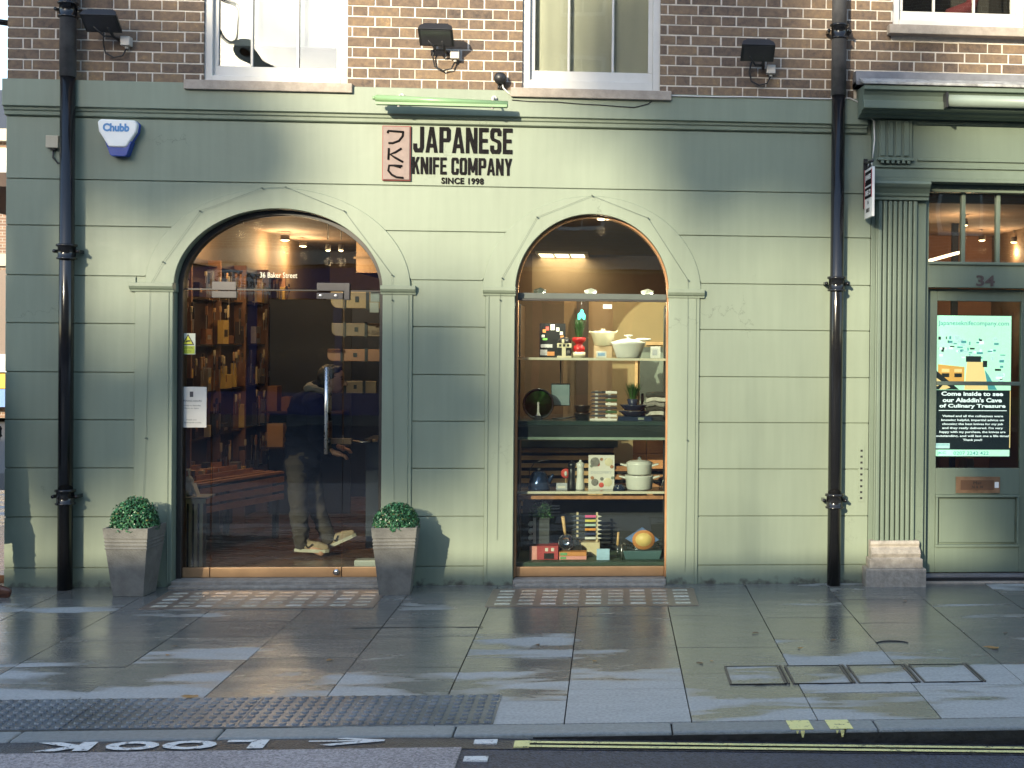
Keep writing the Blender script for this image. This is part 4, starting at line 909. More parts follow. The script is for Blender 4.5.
def mat_worn(name, col, under, amt):
    mt = bpy.data.materials.new(name); mt.use_nodes = True; nt = mt.node_tree; L = nt.links; b = nt.nodes['Principled BSDF']
    g = nn(nt, 'ShaderNodeNewGeometry'); n = nn(nt, 'ShaderNodeTexNoise'); n.inputs['Scale'].default_value = 26; n.inputs['Detail'].default_value = 9; n.inputs['Roughness'].default_value = .75; L.new(g.outputs['Position'], n.inputs['Vector'])
    r = nn(nt, 'ShaderNodeMapRange'); r.inputs[1].default_value = amt-.03; r.inputs[2].default_value = amt+.05; L.new(n.outputs[0], r.inputs[0])
    v = nn(nt, 'ShaderNodeTexVoronoi'); v.inputs['Scale'].default_value = 110; L.new(g.outputs['Position'], v.inputs['Vector'])
    m = nn(nt, 'ShaderNodeMixRGB'); m.inputs[1].default_value = (*under, 1); m.inputs[2].default_value = (*col, 1); L.new(r.outputs[0], m.inputs[0]); L.new(m.outputs[0], b.inputs['Base Color']); b.inputs['Roughness'].default_value = .6
    bu = nn(nt, 'ShaderNodeBump'); bu.inputs['Strength'].default_value = .8; bu.inputs['Distance'].default_value = .004; L.new(v.outputs['Distance'], bu.inputs['Height']); L.new(bu.outputs[0], b.inputs['Normal']); return mt
YEL = mat_worn('worn_yellow_paint', (.78,.72,.30), (.10,.10,.08), .40); WPT = mat_worn('worn_white_paint', (.66,.66,.64), (.10,.10,.11), .41)
YEL_ = M('worn_yellow_road_paint', (.78,.72,.30), .6, var=.3, scale=30, bump=.2); WPT_ = M('worn_white_road_paint', (.62,.61,.60), .6, var=.2, scale=30, bump=.2)
q = MB(); rsheet(-.43,60,-3.735,-3.705,YEL,.009); rsheet(-.43,60,-3.793,-3.763,YEL,.009)
q.box(-.43,-.36,-3.793,-3.705,rz(-.4)+.004,rz(-.4)+.0105,YEL); struct(q.build('road_marking_yellow_lines'), 'double yellow lines along the kerb')
q = MB()
for a, b_ in ((.855,.965), (1.045,1.155)):
    q.prism([(a,KY1-.01), (b_,KY1-.01), (b_+.004,KY0+.004), (a+.004,KY0+.004)], .0, .0032, YEL, 'z'); [q.prism([(a+u-w,-.002),(a+u+w,-.002),(a+u+w*.5,-l),(a+u-w*.3,-l)],KY0-.007,KY0-.0045,YEL) for u,w,l in ((.035,.006,.016),(.06,.010,.034))]
struct(q.build('kerb_marking'), 'pair of yellow loading marks on the kerb')
q = MB(); zr = rz(-3)+.0075
for ch, xa_, xb_ in (('K',34,93),('O',105,158),('O',161,215),('L',223,264)):
    A = G(xa_,746.5,zr).x; B = G(xb_,746.5,zr).x
    put_text(q, ch, WPT, (0,1,0,1), lambda u,v,d,A=A,B=B:(B-u*(B-A), -3.672-v*.125, zr+d), bold=.05, thick=.001)
q.prism([(-1.02,-3.70), (-1.02,-3.72), (-1.25,-3.775), (-1.30,-3.76), (-1.13,-3.715), (-1.36,-3.715), (-1.36,-3.70), (-1.13,-3.70), (-1.25,-3.672), (-1.2,-3.665)][::-1], zr, zr+.001, WPT, 'z')
for a, b_, c, d in ((-.615,-.51,-3.745,-3.685), (-.635,-.53,-3.985,-3.925), (-.65,-.55,-4.25,-4.17), (-.665,-.565,-4.5,-4.42)): q.box(a,b_,c,d,rz(-.5)-.004,rz(-.55)+.008,WPT)
struct(q.build('road_marking_look'), 'white LOOK lettering, arrow and studs painted on the road')
GRD = M('ground_sheet', (.06,.06,.06), .9)
q = MB(); q.box(-600,600,-600,600,-.5,-.42,GRD); struct(q.build('ground'))
# fallen leaves
LF = M('fallen_leaf', (.30,.17,.06), .6, var=.4, island=.3); LFD = M('trodden_leaf', (.12,.07,.04), .6)
spots = [(190,697),(175,646),(168,655),(537,645),(595,661),(700,663),(712,661),(755,633),(800,648),(833,640),(993,648),(1005,633),(645,600),(905,601),(330,660),(265,667),(62,690),(880,677),(960,690),(480,668),(420,600),(702,641),(590,585),(850,655)]
rl = random.Random(4)
for i, (x, y) in enumerate(spots[:15]):
    p = G(x, y, .004); q = MB(); s = rl.uniform(.008,.015) if i not in (0,10) else .03; a0 = rl.uniform(0,6.28); pts = []
    for k in range(9):
        t_ = 2*math.pi*k/9; r_ = s*(1+.35*math.cos(3*t_)+rl.uniform(-.2,.2)); pts.append((r_*math.cos(t_+a0)*1.4, r_*math.sin(t_+a0), abs(math.sin(t_))*s*.35))
    q.add([(0,0,.001)]+pts, [(0, k+1, (k+1) % 9+1) for k in range(9)], LF if i % 2 == 0 else LFD)
    o_ = q.build('fallen_leaf', loc=None); o_.location = p; tag(o_, 'small brown fallen leaf lying on the wet pavement', 'leaf', 'fallen leaves on the pavement')
# ================================================================ SHOP INTERIOR
FLW = M('brown_shop_floor', (.13,.065,.035), .28, var=.35, scale=3, stretch=(1,7,1)); CEIL = M('tan_ceiling', (.24,.165,.115), .85, var=.05); WTAN = M('tan_wall', (.32,.235,.145), .8, var=.06); WOCH = M('ochre_wall', (.33,.245,.125), .8, var=.06)
WDK = M('dark_brown_wall', (.14,.09,.05), .8); WGG = M('grey_green_board', (.20,.23,.19), .7); WOOD = M('pale_slat_wood', (.68,.43,.20), .45, var=.25, scale=5, stretch=(1,8,8)); WOODR = M('reddish_slat_wood', (.42,.19,.08), .4, var=.3, scale=5, stretch=(6,1,6)); WOODB = M('bleached_crate_wood', (.72,.68,.50), .7, var=.2, scale=6, stretch=(8,8,1))
NAVY = M('navy_interior_wall', (.02,.026,.042), .6); DKG = M('dark_green_interior', (.02,.032,.022), .6)
FZ = .06; CZ = 2.93; YB_ = 7.4
q = MB(); q.box(-5.6,4.2,.17,YB_,-.2,FZ,FLW); struct(q.build('floor'), 'dark brown shop floor')
q = MB(); q.box(-5.6,4.2,.31,YB_,CZ,CZ+.1,CEIL); struct(q.build('ceiling'))
q = MB(); q.box(-5.6,-1.05,YB_,YB_+.1,-.1,3.0,WDK); q.box(-1.05,4.2,YB_,YB_+.1,-.1,3.0,WTAN); q.box(-3.75,-3.65,.31,YB_,-.1,3.0,WDK); q.box(3.9,4.0,.31,YB_,-.1,3.0,WDK); struct(q.build('wall_of_shop'))
q = MB(); q.box(-1.25,-1.15,.31,3.4,-.1,2.92,NAVY); q.box(-3.3,-2.0,5.6,5.7,-.1,2.3,NAVY); q.box(-2.0,-1.3,4.2,4.3,-.1,2.2,DKG); q.box(1.75,1.85,.31,YB_,-.1,2.92,WDK); struct(q.build('wall_partition'))
# display window backing: tan screens standing behind the shelves
def panel(nm, label, cat, x0, x1, y, z0, z1, m, th=.03, extra=None):
    q = MB(); q.box(x0,x1,y,y+th,z0,z1,m)
    if extra: extra(q)
    return tag(q.build(nm, loc=((x0+x1)/2,y,z0)), label, cat)
def I(px, py, Y): return P(px, py, Y)
panel('room_divider', 'dark brown divider panel at the left behind the display shelves', 'panel', I(515,300,1.3).x, I(564,300,1.3).x, 1.3, 1.02, I(540,301,1.3).z, WDK)
panel('room_divider', 'light tan divider panel in the middle behind the display shelves', 'panel', I(560,300,1.7).x, I(617,300,1.7).x, 1.7, FZ, I(590,301,1.7).z, M('light_tan_panel',(.44,.32,.19),.8,var=.05))
panel('room_divider', 'ochre divider panel with a wooden edge behind the big lidded bowl', 'panel', I(613,300,1.5).x, I(690,300,1.5).x, 1.5, FZ, I(640,301,1.5).z, WOCH, extra=lambda q: (q.box(I(646,344,1.48).x, I(690,344,1.48).x, 1.47, 1.5, I(646,345,1.48).z, I(646,342,1.48).z, WOOD), q.box(I(635,360,1.48).x, I(638,360,1.48).x, 1.47,1.5, I(636,420,1.48).z, I(636,345,1.48).z, WOOD)))
panel('notice_board', 'grey green board at the right behind the folded cloths', 'board', I(640,360,1.2).x, I(686,360,1.2).x, 1.2, I(640,437,1.2).z, I(640,347,1.2).z, WGG)
panel('back_board', 'black board behind the lowest row of display goods', 'board', -.70, .46, .72, FZ, I(594,500,.72).z+.02, M('black_backing',(.012,.013,.016),.5))
q = MB()  # dark column behind shelf two
q.box(I(576,380,1.6).x, I(588,380,1.6).x, 1.55, 1.65, FZ, I(580,301,1.55).z, M('dark_post',(.10,.07,.045),.6)); tag(q.build('post', loc=(-.2,1.6,FZ)), 'dark brown timber post behind the second display shelf', 'post')
# slatted crate stack behind third shelf
t = thing('slatted_counter', 'low counter of pale horizontal slats behind the kettle and pepper mills', 'counter', (-.2,.9,FZ))
q = MB(); xa_, xb_ = I(518,450,.9).x, I(614,450,.9).x
for i in range(9):
    z = I(560,448,.9).z-i*.062; q.box(xa_,xb_,.88,.90,z-.034,z,WOOD)
q.box(xa_,xb_,.905,1.0,FZ,I(560,445,.9).z,M('slat_gap',(.02,.015,.01),.8)); q.build('slats', t)
q = MB(); q.box(xa_-.03,xb_+.03,.86,1.3,I(560,447,.9).z+.0,I(560,440,.9).z,M('counter_top',(.09,.10,.07),.5)); q.build('counter_top', t)
q = MB(); xa_, xb_ = I(614,470,.95).x, I(690,470,.95).x
for i in range(5):
    z = I(640,466,.95).z-i*.07; q.box(xa_,xb_,.93,.95,z-.04,z,WOODR)
q.box(xa_,xb_,.952,1.0,FZ,I(640,464,.95).z,M('slat_gap')); t = q.build('slatted_counter', loc=(.25,.95,FZ)); tag(t, 'low counter of reddish slats behind the white casseroles', 'counter')
PAT = bpy.data.materials.new('terrazzo_box'); PAT.use_nodes = True; nt = PAT.node_tree; v = nn(nt,'ShaderNodeTexVoronoi'); v.inputs['Scale'].default_value = 60; r = ramp(nt,[(0,(.5,.2,.07)),(.5,(.62,.28,.10)),(1,(.35,.12,.06))]); sx = nn(nt,'ShaderNodeSeparateXYZ'); nt.links.new(v.outputs['Color'],sx.inputs[0]); nt.links.new(sx.outputs[0],r.inputs[0]); nt.links.new(r.outputs[0],nt.nodes['Principled BSDF'].inputs['Base Color'])
bx0, bx1 = I(633,450,.85).x, I(668,450,.85).x
for k, (a, b, c, d) in enumerate([(.0,.37,453,437),(.385,1.,453,437),(.0,.37,468,453.6),(.385,1.,468,453.6)]):
    q = MB(); q.box(bx0+a*(bx1-bx0),bx0+b*(bx1-bx0),.78,.9,I(640,c,.85).z,I(640,d,.85).z,PAT)
    tag(q.build('speckled_box', loc=(bx0+a*.3,.8,I(640,c,.85).z), bevel=.004), ['small orange speckled box, upper left of the four','wide orange speckled box, upper right of the four','small orange speckled box, lower left of the four','wide orange speckled box, lower right of the four'][k], 'box', 'orange speckled boxes behind the casseroles')
# shelves
SHW = M('cream_shelf', (.62,.58,.45), .4, var=.04); SHD = M('dark_glass_shelf', (.035,.055,.05), .2)
SY0, SY1 = .19, .56
Z1 = P(594,359.5,SY0).z+.012; Z2 = P(594,423,SY0).z+.014; Z3 = P(594,493,SY0).z+.012; Z4 = P(594,562,.15).z
q = MB(); q.box(-.712,.415,SY0,SY0+.012,Z1-.018,Z1,SHW); q.box(-.712,.415,SY0+.0121,SY1,Z1-.009,Z1,GLASSW); tag(q.build('display_shelf', loc=(-.15,SY0,Z1)), 'cream shelf carrying the red vase and the big lidded bowl', 'shelf', 'display shelves')
q = MB(); q.box(-.712,.415,SY0-.01,.45,Z2-.03,Z2,SHD); q.box(-.712,.415,SY0,SY0+.03,Z2-.125,Z2-.032,M('dark_shelf_front',(.02,.028,.026),.3)); q.box(-.712,.415,SY0-.004,SY0+.0,Z2-.142,Z2-.122,M('glass_edge',(.25,.33,.27),.2)); tag(q.build('display_shelf', loc=(-.15,SY0,Z2)), 'thick dark shelf carrying the green pan and the navy bowls', 'shelf', 'display shelves')  # deep front board of the thick shelf, black in its own colour
q = MB(); q.box(-.712,.415,SY0,SY0+.02,Z3-.018,Z3,SHW); q.box(-.712,.415,SY0+.0201,SY1,Z3-.009,Z3,GLASSW); q.box(-.70,.405,SY0+.05,SY0+.08,Z3-.065,Z3-.04,WOODR); tag(q.build('display_shelf', loc=(-.15,SY0,Z3)), 'cream shelf carrying the kettle, pepper mills and casseroles', 'shelf', 'display shelves')
q = MB(); q.box(-.712,.415,.14,.71,Z4-.05,Z4,M('green_display_bed',(.05,.09,.06),.6)); q.box(-.712,.415,.135,.71,.03,Z4-.05,WDK); tag(q.build('display_bed', loc=(-.15,.15,.03)), 'green topped plinth along the bottom of the display window', 'plinth')
for x in (-.705,.408):
    q = MB(); q.box(x-.006,x+.006,SY0+.1,SY0+.12,FZ,2.1,BLACKP); tag(q.build('shelf_upright', loc=(x,SY0+.1,FZ)), 'thin black shelf upright at the '+('left' if x < 0 else 'right')+' side of the display window', 'upright')
# side walls of the window box (goods bay)
q = MB(); q.box(-.78,-.725,.31,1.2,FZ,2.1,WDK); q.box(.43,.47,.31,1.2,FZ,2.1,WGG); struct(q.build('wall_display_side'))
# ---- display goods
def C_(px, Y): return I(px, 400, Y).x
S = lambda Y: (Y+DIST)/FPX
CRM = M('cream_enamel', (.66,.60,.42), .25, var=.03); CRM2 = M('white_enamel', (.66,.67,.62), .22, var=.02); REDG = M('red_glaze', (.42,.02,.02), .15, var=.1); NAV = M('navy_enamel', (.02,.03,.06), .2, var=.05); BLKI = M('black_iron', (.013,.013,.014), .35); PGN = M('pan_green', (.22,.62,.13), .3, var=.3, scale=10); CHR = M('chrome', (.75,.75,.76), .08, metal=1., var=.02)
def card(px0, px1, py0, py1, Y, Z, m, nm, label, cat, lines=None, lm=None, tilt=0):
    a, b = I(px0,400,Y).x, I(px1,400,Y).x; h = (py1-py0)*S(Y); q = MB(); q.box(a,b,Y,Y+.012,Z+.0015,Z+h,m)
    if lines:
        for (u0,u1,v0,v1,mm) in lines: q.box(a+(b-a)*u0,a+(b-a)*u1,Y-.0012,Y,Z+h*v0,Z+h*v1,mm)
    o = q.build(nm, loc=((a+b)/2,Y,Z), bevel=.0015, seg=1); return tag(o, label, cat)
Y = .33
card(539,565,325,358.5,Y+.1,Z1,BLKI,'poster_box','black box with coloured letters at the left end of the top shelf','box',
  [(.12,.24,.72,.82,M('tag_orange',(.6,.25,.08),.6)),(.24,.36,.79,.9,M('tag_red',(.6,.08,.06),.6)),(.42,.58,.80,.97,CRM2),(.64,.76,.76,.88,CRM2),(.78,.9,.66,.76,CRM2),(.08,.2,.58,.66,CRM2),(.8,.93,.56,.64,M('tag_orange')),(.05,.5,.28,.38,M('silver_grey',(.45,.46,.45),.4)),(.03,.3,.05,.22,M('silver_grey')),(.3,.58,.04,.16,M('tag_orange')),(.12,.3,.5,.56,PGN)])
x = C_(564,Y); q = MB(); w = .052; q.box(x-w,x+w,Y-.03,Y+.05,Z1,Z1+.075,BLKI); q.box(x-w-.003,x+w+.003,Y-.036,Y-.03,Z1+.075,Z1+.11,CRM); [q.box(x-.04+.03*k_,x-.022+.03*k_,Y-.0375,Y-.0365,Z1+.083,Z1+.102,BLKI) for k_ in range(3)]; q.box(x-w-.003,x+w+.003,Y-.0355,Y-.03,Z1,Z1+.012,CRM); q.box(x-w,x+w,Y-.03,Y+.05,Z1+.077,Z1+.11,CRM)
q.box(x-.018,x+.012,Y-.036,Y-.03,Z1,Z1+.075,CRM); q.lathe([(.015,Y-.036),(.015,Y-.03)],STEELD,(x+.032,0,Z1+.04),12,ax='y'); q.lathe([(.055,Z1+.11),(.05,Z1+.13),(.03,Z1+.152),(.0,Z1+.16)],BLKI,(x,Y+.01,0),16); q.box(x-.018,x+.0,Y-.05,Y-.04,Z1+.11,Z1+.14,CRM)
tag(q.build('toy_stove', loc=(x,Y,Z1), bevel=.002), 'small cream and black tiered tin with a domed black lid', 'tin')
GR = M('grass_blade', (.03,.09,.02), .5, var=.3, island=.5)
def grass(par, x, y, z, n, h, spread, seed):
    r = random.Random(seed); q = MB()
    for i in range(n):
        a = r.uniform(0,6.28); l = h*r.uniform(.65,1.05); s = spread*r.uniform(.1,1); bx, by = x+.35*s*math.cos(a), y+.35*s*math.sin(a); w = .0028
        tx, ty = x+s*math.cos(a)*1.2, y+s*math.sin(a)*1.2; mx_, my_ = (bx*.6+tx*.4), (by*.6+ty*.4); c, s_ = math.cos(a+1.57)*w, math.sin(a+1.57)*w
        q.add([(bx-c,by-s_,z),(bx+c,by+s_,z),(mx_+c,my_+s_,z+l*.6),(mx_-c,my_-s_,z+l*.6),(tx,ty,z+l)],[(0,1,2,3),(3,2,4)],GR)
    q.build('leaves', par)
x = C_(578.5,Y); t = thing('red_vase', 'waisted red vase of grass leaves standing in a white cup', 'vase', (x,Y,Z1))
q = MB(); q.lathe([(.048,Z1),(.05,Z1+.042),(.045,Z1+.043)],CRM,(x,Y,0),20); q.lathe([(.04,Z1+.043),(.046,Z1+.06),(.042,Z1+.085),(.026,Z1+.10),(.03,Z1+.112),(.05,Z1+.125),(.053,Z1+.15),(.048,Z1+.155),(.0,Z1+.15)],REDG,(x,Y,0),24); q.build('pot', t); grass(t,x,Y,Z1+.145,130,.165,.06,3)
x = C_(602.5,Y+.12); Yc = Y+.12; t = thing('flared_pan', 'cream flared pan with a small knob lid on a tan riser', 'pan', (x,Yc,Z1)); zz = Z1+.092
q = MB(); q.lathe([(.0,zz),(.063,zz),(.067,zz+.006),(.096,zz+.098),(.101,zz+.112),(.096,zz+.112),(.09,zz+.10)],CRM,(x,Yc,0),32); q.prism([(x+.07,zz+.10),(x+.118,zz+.125),(x+.112,zz+.112),(x+.085,zz+.085)],Yc-.012,Yc+.012,CRM); q.prism([(x-.07,zz+.10),(x-.112,zz+.118),(x-.106,zz+.106),(x-.085,zz+.085)],Yc-.012,Yc+.012,CRM); q.build('pan_body', t)
q = MB(); q.lathe([(.095,zz+.108),(.06,zz+.115),(.012,zz+.118),(.012,zz+.124),(.022,zz+.127),(.02,zz+.131),(.0,zz+.132)],CRM,(x,Yc,0),28); q.build('lid', t)
q = MB(); q.box(x-.07,x+.07,Yc-.05,Yc+.05,Z1,zz-.001,M('light_tan_panel')); tag(q.build('display_riser', loc=(x,Yc,Z1)), 'tan riser block under the cream flared pan', 'riser')
card(596,606,352,358.5,Y-.1,Z1,CRM2,'price_card','white and blue card in front of the flared pan','card',[(.15,.85,.3,.8,M('card_blue',(.25,.4,.6),.6))])
x = C_(628,Y); t = thing('lidded_bowl', 'large off-white casserole with lid and side spout on the top shelf', 'casserole', (x,Y,Z1))
q = MB(); q.lathe([(.0,Z1),(.088,Z1),(.094,Z1+.008),(.128,Z1+.105),(.137,Z1+.124),(.130,Z1+.124),(.122,Z1+.11)],CRM2,(x,Y,0),36); 
q.build('bowl', t)
q = MB(); q.lathe([(.131,Z1+.122),(.08,Z1+.138),(.03,Z1+.148),(.013,Z1+.15),(.015,Z1+.165),(.034,Z1+.172),(.033,Z1+.178),(.0,Z1+.179)],CRM2,(x,Y,0),32); q.build('lid', t)
q = MB(); q.lathe([(.012,0),(.038,-.004),(.042,-.012),(.03,-.02),(.0,-.02)],CRM2,(x+.115,Y+.0,Z1+.155),20,sx=1.5); q.build('spout', t)
card(650,660,347,358.8,Y-.05,Z1,CRM2,'price_card','white upright card to the right of the big lidded bowl','card',[(.2,.7,.25,.7,M('card_grey',(.4,.42,.45),.6)),(.2,.8,.75,.8,M('card_grey'))])
# things on the glass / hanging
t = I(581.5,315,.3); q = MB(); ZT = emat('teal_glow', (.1,1.,.75), 2.2); zt2 = t.z
q.prism([(t.x-.028,zt2-.035),(t.x-.012,zt2-.035),(t.x-.006,zt2-.022),(t.x+.006,zt2-.022),(t.x+.012,zt2-.035),(t.x+.028,zt2-.035),(t.x+.03,zt2+.0),(t.x+.018,zt2+.015),(t.x+.012,zt2+.038),(t.x-.004,zt2+.042),(t.x-.012,zt2+.02),(t.x-.028,zt2+.008)],.30,.312,ZT,bevel_ if False else 'y'); q.tube([(t.x,.306,zt2+.035),(t.x,.306,2.12)],.0012,BLACKP,5)
tag(q.build('hanging_light', loc=t, bevel=.004), 'small glowing turquoise ornament hanging above the red vase', 'ornament')
t = I(607.5,306.5,.09); q = MB(); q.box(t.x-.034,t.x+.034,YW-.008,YW-.0045,t.z-.017,t.z+.017,CRM2); tag(q.build('window_sticker', loc=t, bevel=.003), 'small white sticker near the top of the display window glass', 'sticker')
# shelf two
def bowl(q, x, y, z, r0, r1, h, m): q.lathe([(.0,z),(r0,z),(r0+.004,z+.004),(r1,z+h-.006),(r1+.004,z+h),(r1-.003,z+h),(r0,z+h*.5),(0,z+h*.4)],m,(x,y,0),30)
x = C_(538.5,Y+.05); t = thing('green_pan', 'round green pan with a black rim stood on its edge', 'pan', (x,Y,Z2)); r_ = .118
q = MB(); q.lathe([(.0,Y+.06),(r_*.9,Y+.055),(r_,Y+.03),(r_+.003,Y+.025),(r_-.008,Y+.027),(r_*.88,Y+.048),(.0,Y+.05)],BLKI,(x,0,Z2+r_+.002),36,ax='y'); q.build('pan_rim', t)
q = MB(); q.lathe([(r_*.86,Y+.0465),(.0,Y+.0468)],PGN,(x,0,Z2+r_+.002),36,ax='y'); q.build('cooking_surface', t)
q = MB(); q.prism([(x-.03,Z2),(x+.03,Z2),(x+.022,Z2+.03),(x-.022,Z2+.03)],Y-.02,Y+.02,BLKI); q.prism([(x-.020,Z2+.032),(x+.022,Z2+.032),(x+.010,Z2+.05),(x+.008,Z2+.135),(x-.006,Z2+.135),(x-.008,Z2+.05)],Y-.01,Y+.0,CRM2); tag(q.build('price_stand', loc=(x,Y,Z2), bevel=.001), 'white upright spatula shaped marker in front of the green pan', 'marker')
x = C_(560.5,Y+.15); t = I(560,395,Y+.15); q = MB(); q.box(x-.073,x+.073,Y+.15,Y+.17,t.z-.085,t.z+.09,BLKI); q.box(x-.07,x+.07,Y+.146,Y+.15,t.z-.08,t.z+.08,M('slate_blue',(.18,.25,.26),.5,var=.15)); q.box(x-.006,x+.004,Y+.155,Y+.165,t.z+.09,Z1-.02,BLKI); tag(q.build('hanging_slate', loc=(x,Y+.15,t.z), bevel=.002), 'grey blue slate hanging from the top shelf by a black strap', 'slate')
x = C_(582.5,Y); 
q = MB(); bowl(q,x,Y,Z2,.045,.062,.055,BLKI); q2 = tag(q.build('black_bowl', loc=(x,Y,Z2)), 'lower of the two stacked black bowls beside the green pan', 'bowl', 'stacked black bowls')
q = MB(); bowl(q,x,Y,Z2+.058,.045,.06,.055,BLKI); tag(q.build('black_bowl', loc=(x,Y,Z2+.058)), 'upper of the two stacked black bowls beside the green pan', 'bowl', 'stacked black bowls')
q = MB(); a_, b_ = C_(553,Y), C_(577,Y); q.tube([(a_,Y-.05,Z2+.012),((a_+b_)/2,Y-.05,Z2+.016),(b_,Y-.05,Z2+.03)],[.008,.006,.004],BLKI,8); tag(q.build('long_spoon', loc=(a_,Y,Z2)), 'long black spoon lying on the dark shelf', 'spoon')
KH = M('knife_handle_dark', (.03,.025,.03), .4); KB = M('knife_blade', (.72,.73,.74), .18, metal=1.); BOXW = M('white_card_box', (.66,.64,.58), .6, var=.08)
a_, b_ = C_(590,Y), C_(617,Y)
t = thing('knife_rack', 'white slotted rack of short knives on the dark shelf', 'knife rack', ((a_+b_)/2,Y,Z2)); q = MB(); q.box(a_+.04,a_+.06,Y,Y+.02,Z2,Z2+.225,BOXW); q.box(b_-.07,b_-.05,Y,Y+.02,Z2,Z2+.225,BOXW); q.box(a_,b_,Y-.02,Y+.06,Z2,Z2+.012,BOXW); q.build('stand', t)
for i in range(7):
    z = Z2+.03+i*.03; k = thing('knife', 'short knife in the white slotted rack', 'knife', (a_,Y-.01,z), 'knives in the white slotted rack')
    q = MB(); q.prism([(a_,z),(a_+.02,z+.012),(a_+.12,z+.014),(a_+.12,z-.004)],Y-.012,Y-.008,KB); q.build('blade', k); q = MB(); q.box(a_+.12,b_,Y-.018,Y-.004,z-.006,z+.014,[BOXW,GR,KH,BOXW,GR,KH,BOXW][i]); q.build('handle', k, bevel=.003)
x = C_(634,Y); q = MB(); q.box(C_(618,Y),C_(652,Y),Y-.06,Y+.1,Z2,Z2+.032,NAV); q.box(C_(638,Y),C_(644,Y),Y-.0615,Y-.06,Z2+.006,Z2+.024,WGG); tag(q.build('navy_box', loc=(x,Y,Z2), bevel=.003), 'flat navy box under the stacked navy bowls', 'box')
q = MB(); bowl(q,x,Y,Z2+.034,.075,.118,.042,NAV); tag(q.build('navy_bowl', loc=(x,Y,Z2+.034)), 'wider lower navy bowl under the small plant', 'bowl', 'stacked navy bowls')
q = MB(); bowl(q,x,Y,Z2+.077,.07,.108,.045,NAV); tag(q.build('navy_bowl', loc=(x,Y,Z2+.077)), 'upper navy bowl holding the small grass plant', 'bowl', 'stacked navy bowls')
t = thing('grass_plant', 'small tuft of grass in a dark cup on the navy bowls', 'plant', (x-.0,Y,Z2+.10)); q = MB(); q.lathe([(.03,Z2+.10),(.045,Z2+.165),(.0,Z2+.16)],NAV,(x-.01,Y,0),18); q.build('pot', t); grass(t,x-.01,Y,Z2+.15,150,.145,.085,8)
x = C_(642.5,Y+.1); q = MB(); q.lathe([(.022,Z2),(.024,Z2+.075),(.010,Z2+.10),(.009,Z2+.12)],M('amber_glass',(.25,.12,.03),.15),(x,Y+.12,0),16); q.lathe([(.012,Z2+.12),(.011,Z2+.20),(.0,Z2+.205)],BLKI,(x,Y+.12,0),12); tag(q.build('brush_bottle', loc=(x,Y+.12,Z2)), 'amber bottle with a tall black top beside the folded cloths', 'bottle')
GC = M('grey_cloth', (.22,.21,.19), .9, var=.4, scale=25); DC = M('dark_cloth', (.04,.04,.035), .9, var=.4, scale=25); OW = M('off_white_cloth', (.5,.48,.42), .9, var=.3, scale=25)
rr_ = random.Random(2)
for i, (m_, lb) in enumerate([(OW,'off-white folded cloth at the bottom of the cloth pile'),(DC,'dark folded cloth second from the bottom of the pile'),(GC,'grey folded cloth in the middle of the pile'),(OW,'pale folded cloth second from the top of the pile'),(DC,'dark olive cloth draped on top of the pile')]):
    xa_, xb_ = C_(646,Y), C_(667,Y); z = Z2+.035+i*.036; vs = []; n = 14; q = MB()
    top = [(xa_-.02*(i == 2)+(xb_-xa_)*k/n, z+.03+.003*math.sin(k*.7+i*1.7)+.012*math.exp(-((k-7)/4)**2)) for k in range(n+1)]; bot_ = [(p[0], p[1]-.032) for p in top]
    q.prism(bot_+top[::-1], Y-.03-.01*i, Y+.12, m_); tag(q.build('folded_cloth', loc=((xa_+xb_)/2,Y,z), bevel=.006), lb, 'cloth', 'pile of folded cloths on the dark shelf')
q = MB(); q.box(C_(652,Y),C_(667,Y),Y+.13,Y+.2,Z2,Z2+.07,WOCH); tag(q.build('ochre_box', loc=(C_(660,Y),Y+.13,Z2)), 'ochre box behind the pile of folded cloths', 'box')
q = MB(); q.box(C_(647,Y),C_(666,Y),Y-.04,Y+.12,Z2,Z2+.034,BLKI); tag(q.build('cloth_tray', loc=(C_(656,Y),Y,Z2), bevel=.003), 'black tray under the pile of folded cloths', 'tray')
# shelf three
x = C_(541,Y); t = thing('kettle', 'dark blue kettle with a thin arched handle', 'kettle', (x,Y,Z3))
q = MB(); q.lathe([(.0,Z3),(.082,Z3),(.085,Z3+.01),(.076,Z3+.06),(.06,Z3+.115),(.045,Z3+.135),(.02,Z3+.142),(.0,Z3+.143)],M('kettle_blue',(.05,.08,.16),.1,metal=.6),(x-.01,Y,0),32); q.tube([(x+.06,Y,Z3+.05),(x+.09,Y,Z3+.10),(x+.10,Y,Z3+.115)],[.02,.013,.01],M('kettle_blue'),12); q.build('kettle_body', t)
q = MB(); q.tube([(x-.075,Y,Z3+.06),(x-.085,Y,Z3+.14),(x-.05,Y,Z3+.20),(x+.02,Y,Z3+.225),(x+.06,Y,Z3+.225)],.0035,STEELD,8); q.lathe([(.0,Z3+.14),(.012,Z3+.15),(.01,Z3+.162),(.0,Z3+.165)],STEELD,(x-.01,Y,0),12); q.build('handle', t)
card(557,568,484,491,Y-.05,Z3,M('card_grey'),'price_card','small grey card between the kettle and the black pepper mill','card',[(.15,.85,.25,.6,BOXW)])
def mill(px, m, lb):
    x = C_(px,Y); q = MB(); q.lathe([(.0,Z3),(.034,Z3),(.036,Z3+.01),(.032,Z3+.05),(.026,Z3+.11),(.028,Z3+.155),(.024,Z3+.165),(.031,Z3+.18),(.031,Z3+.20),(.018,Z3+.213),(.009,Z3+.216),(.011,Z3+.226),(.0,Z3+.232)],m,(x,Y-.02,0),22); tag(q.build('pepper_mill', loc=(x,Y,Z3)), lb, 'pepper mill', 'tall pepper mills')
mill(572.5, BLKI, 'tall black pepper mill beside the cookbook'); mill(581, CRM2, 'tall white pepper mill beside the cookbook')
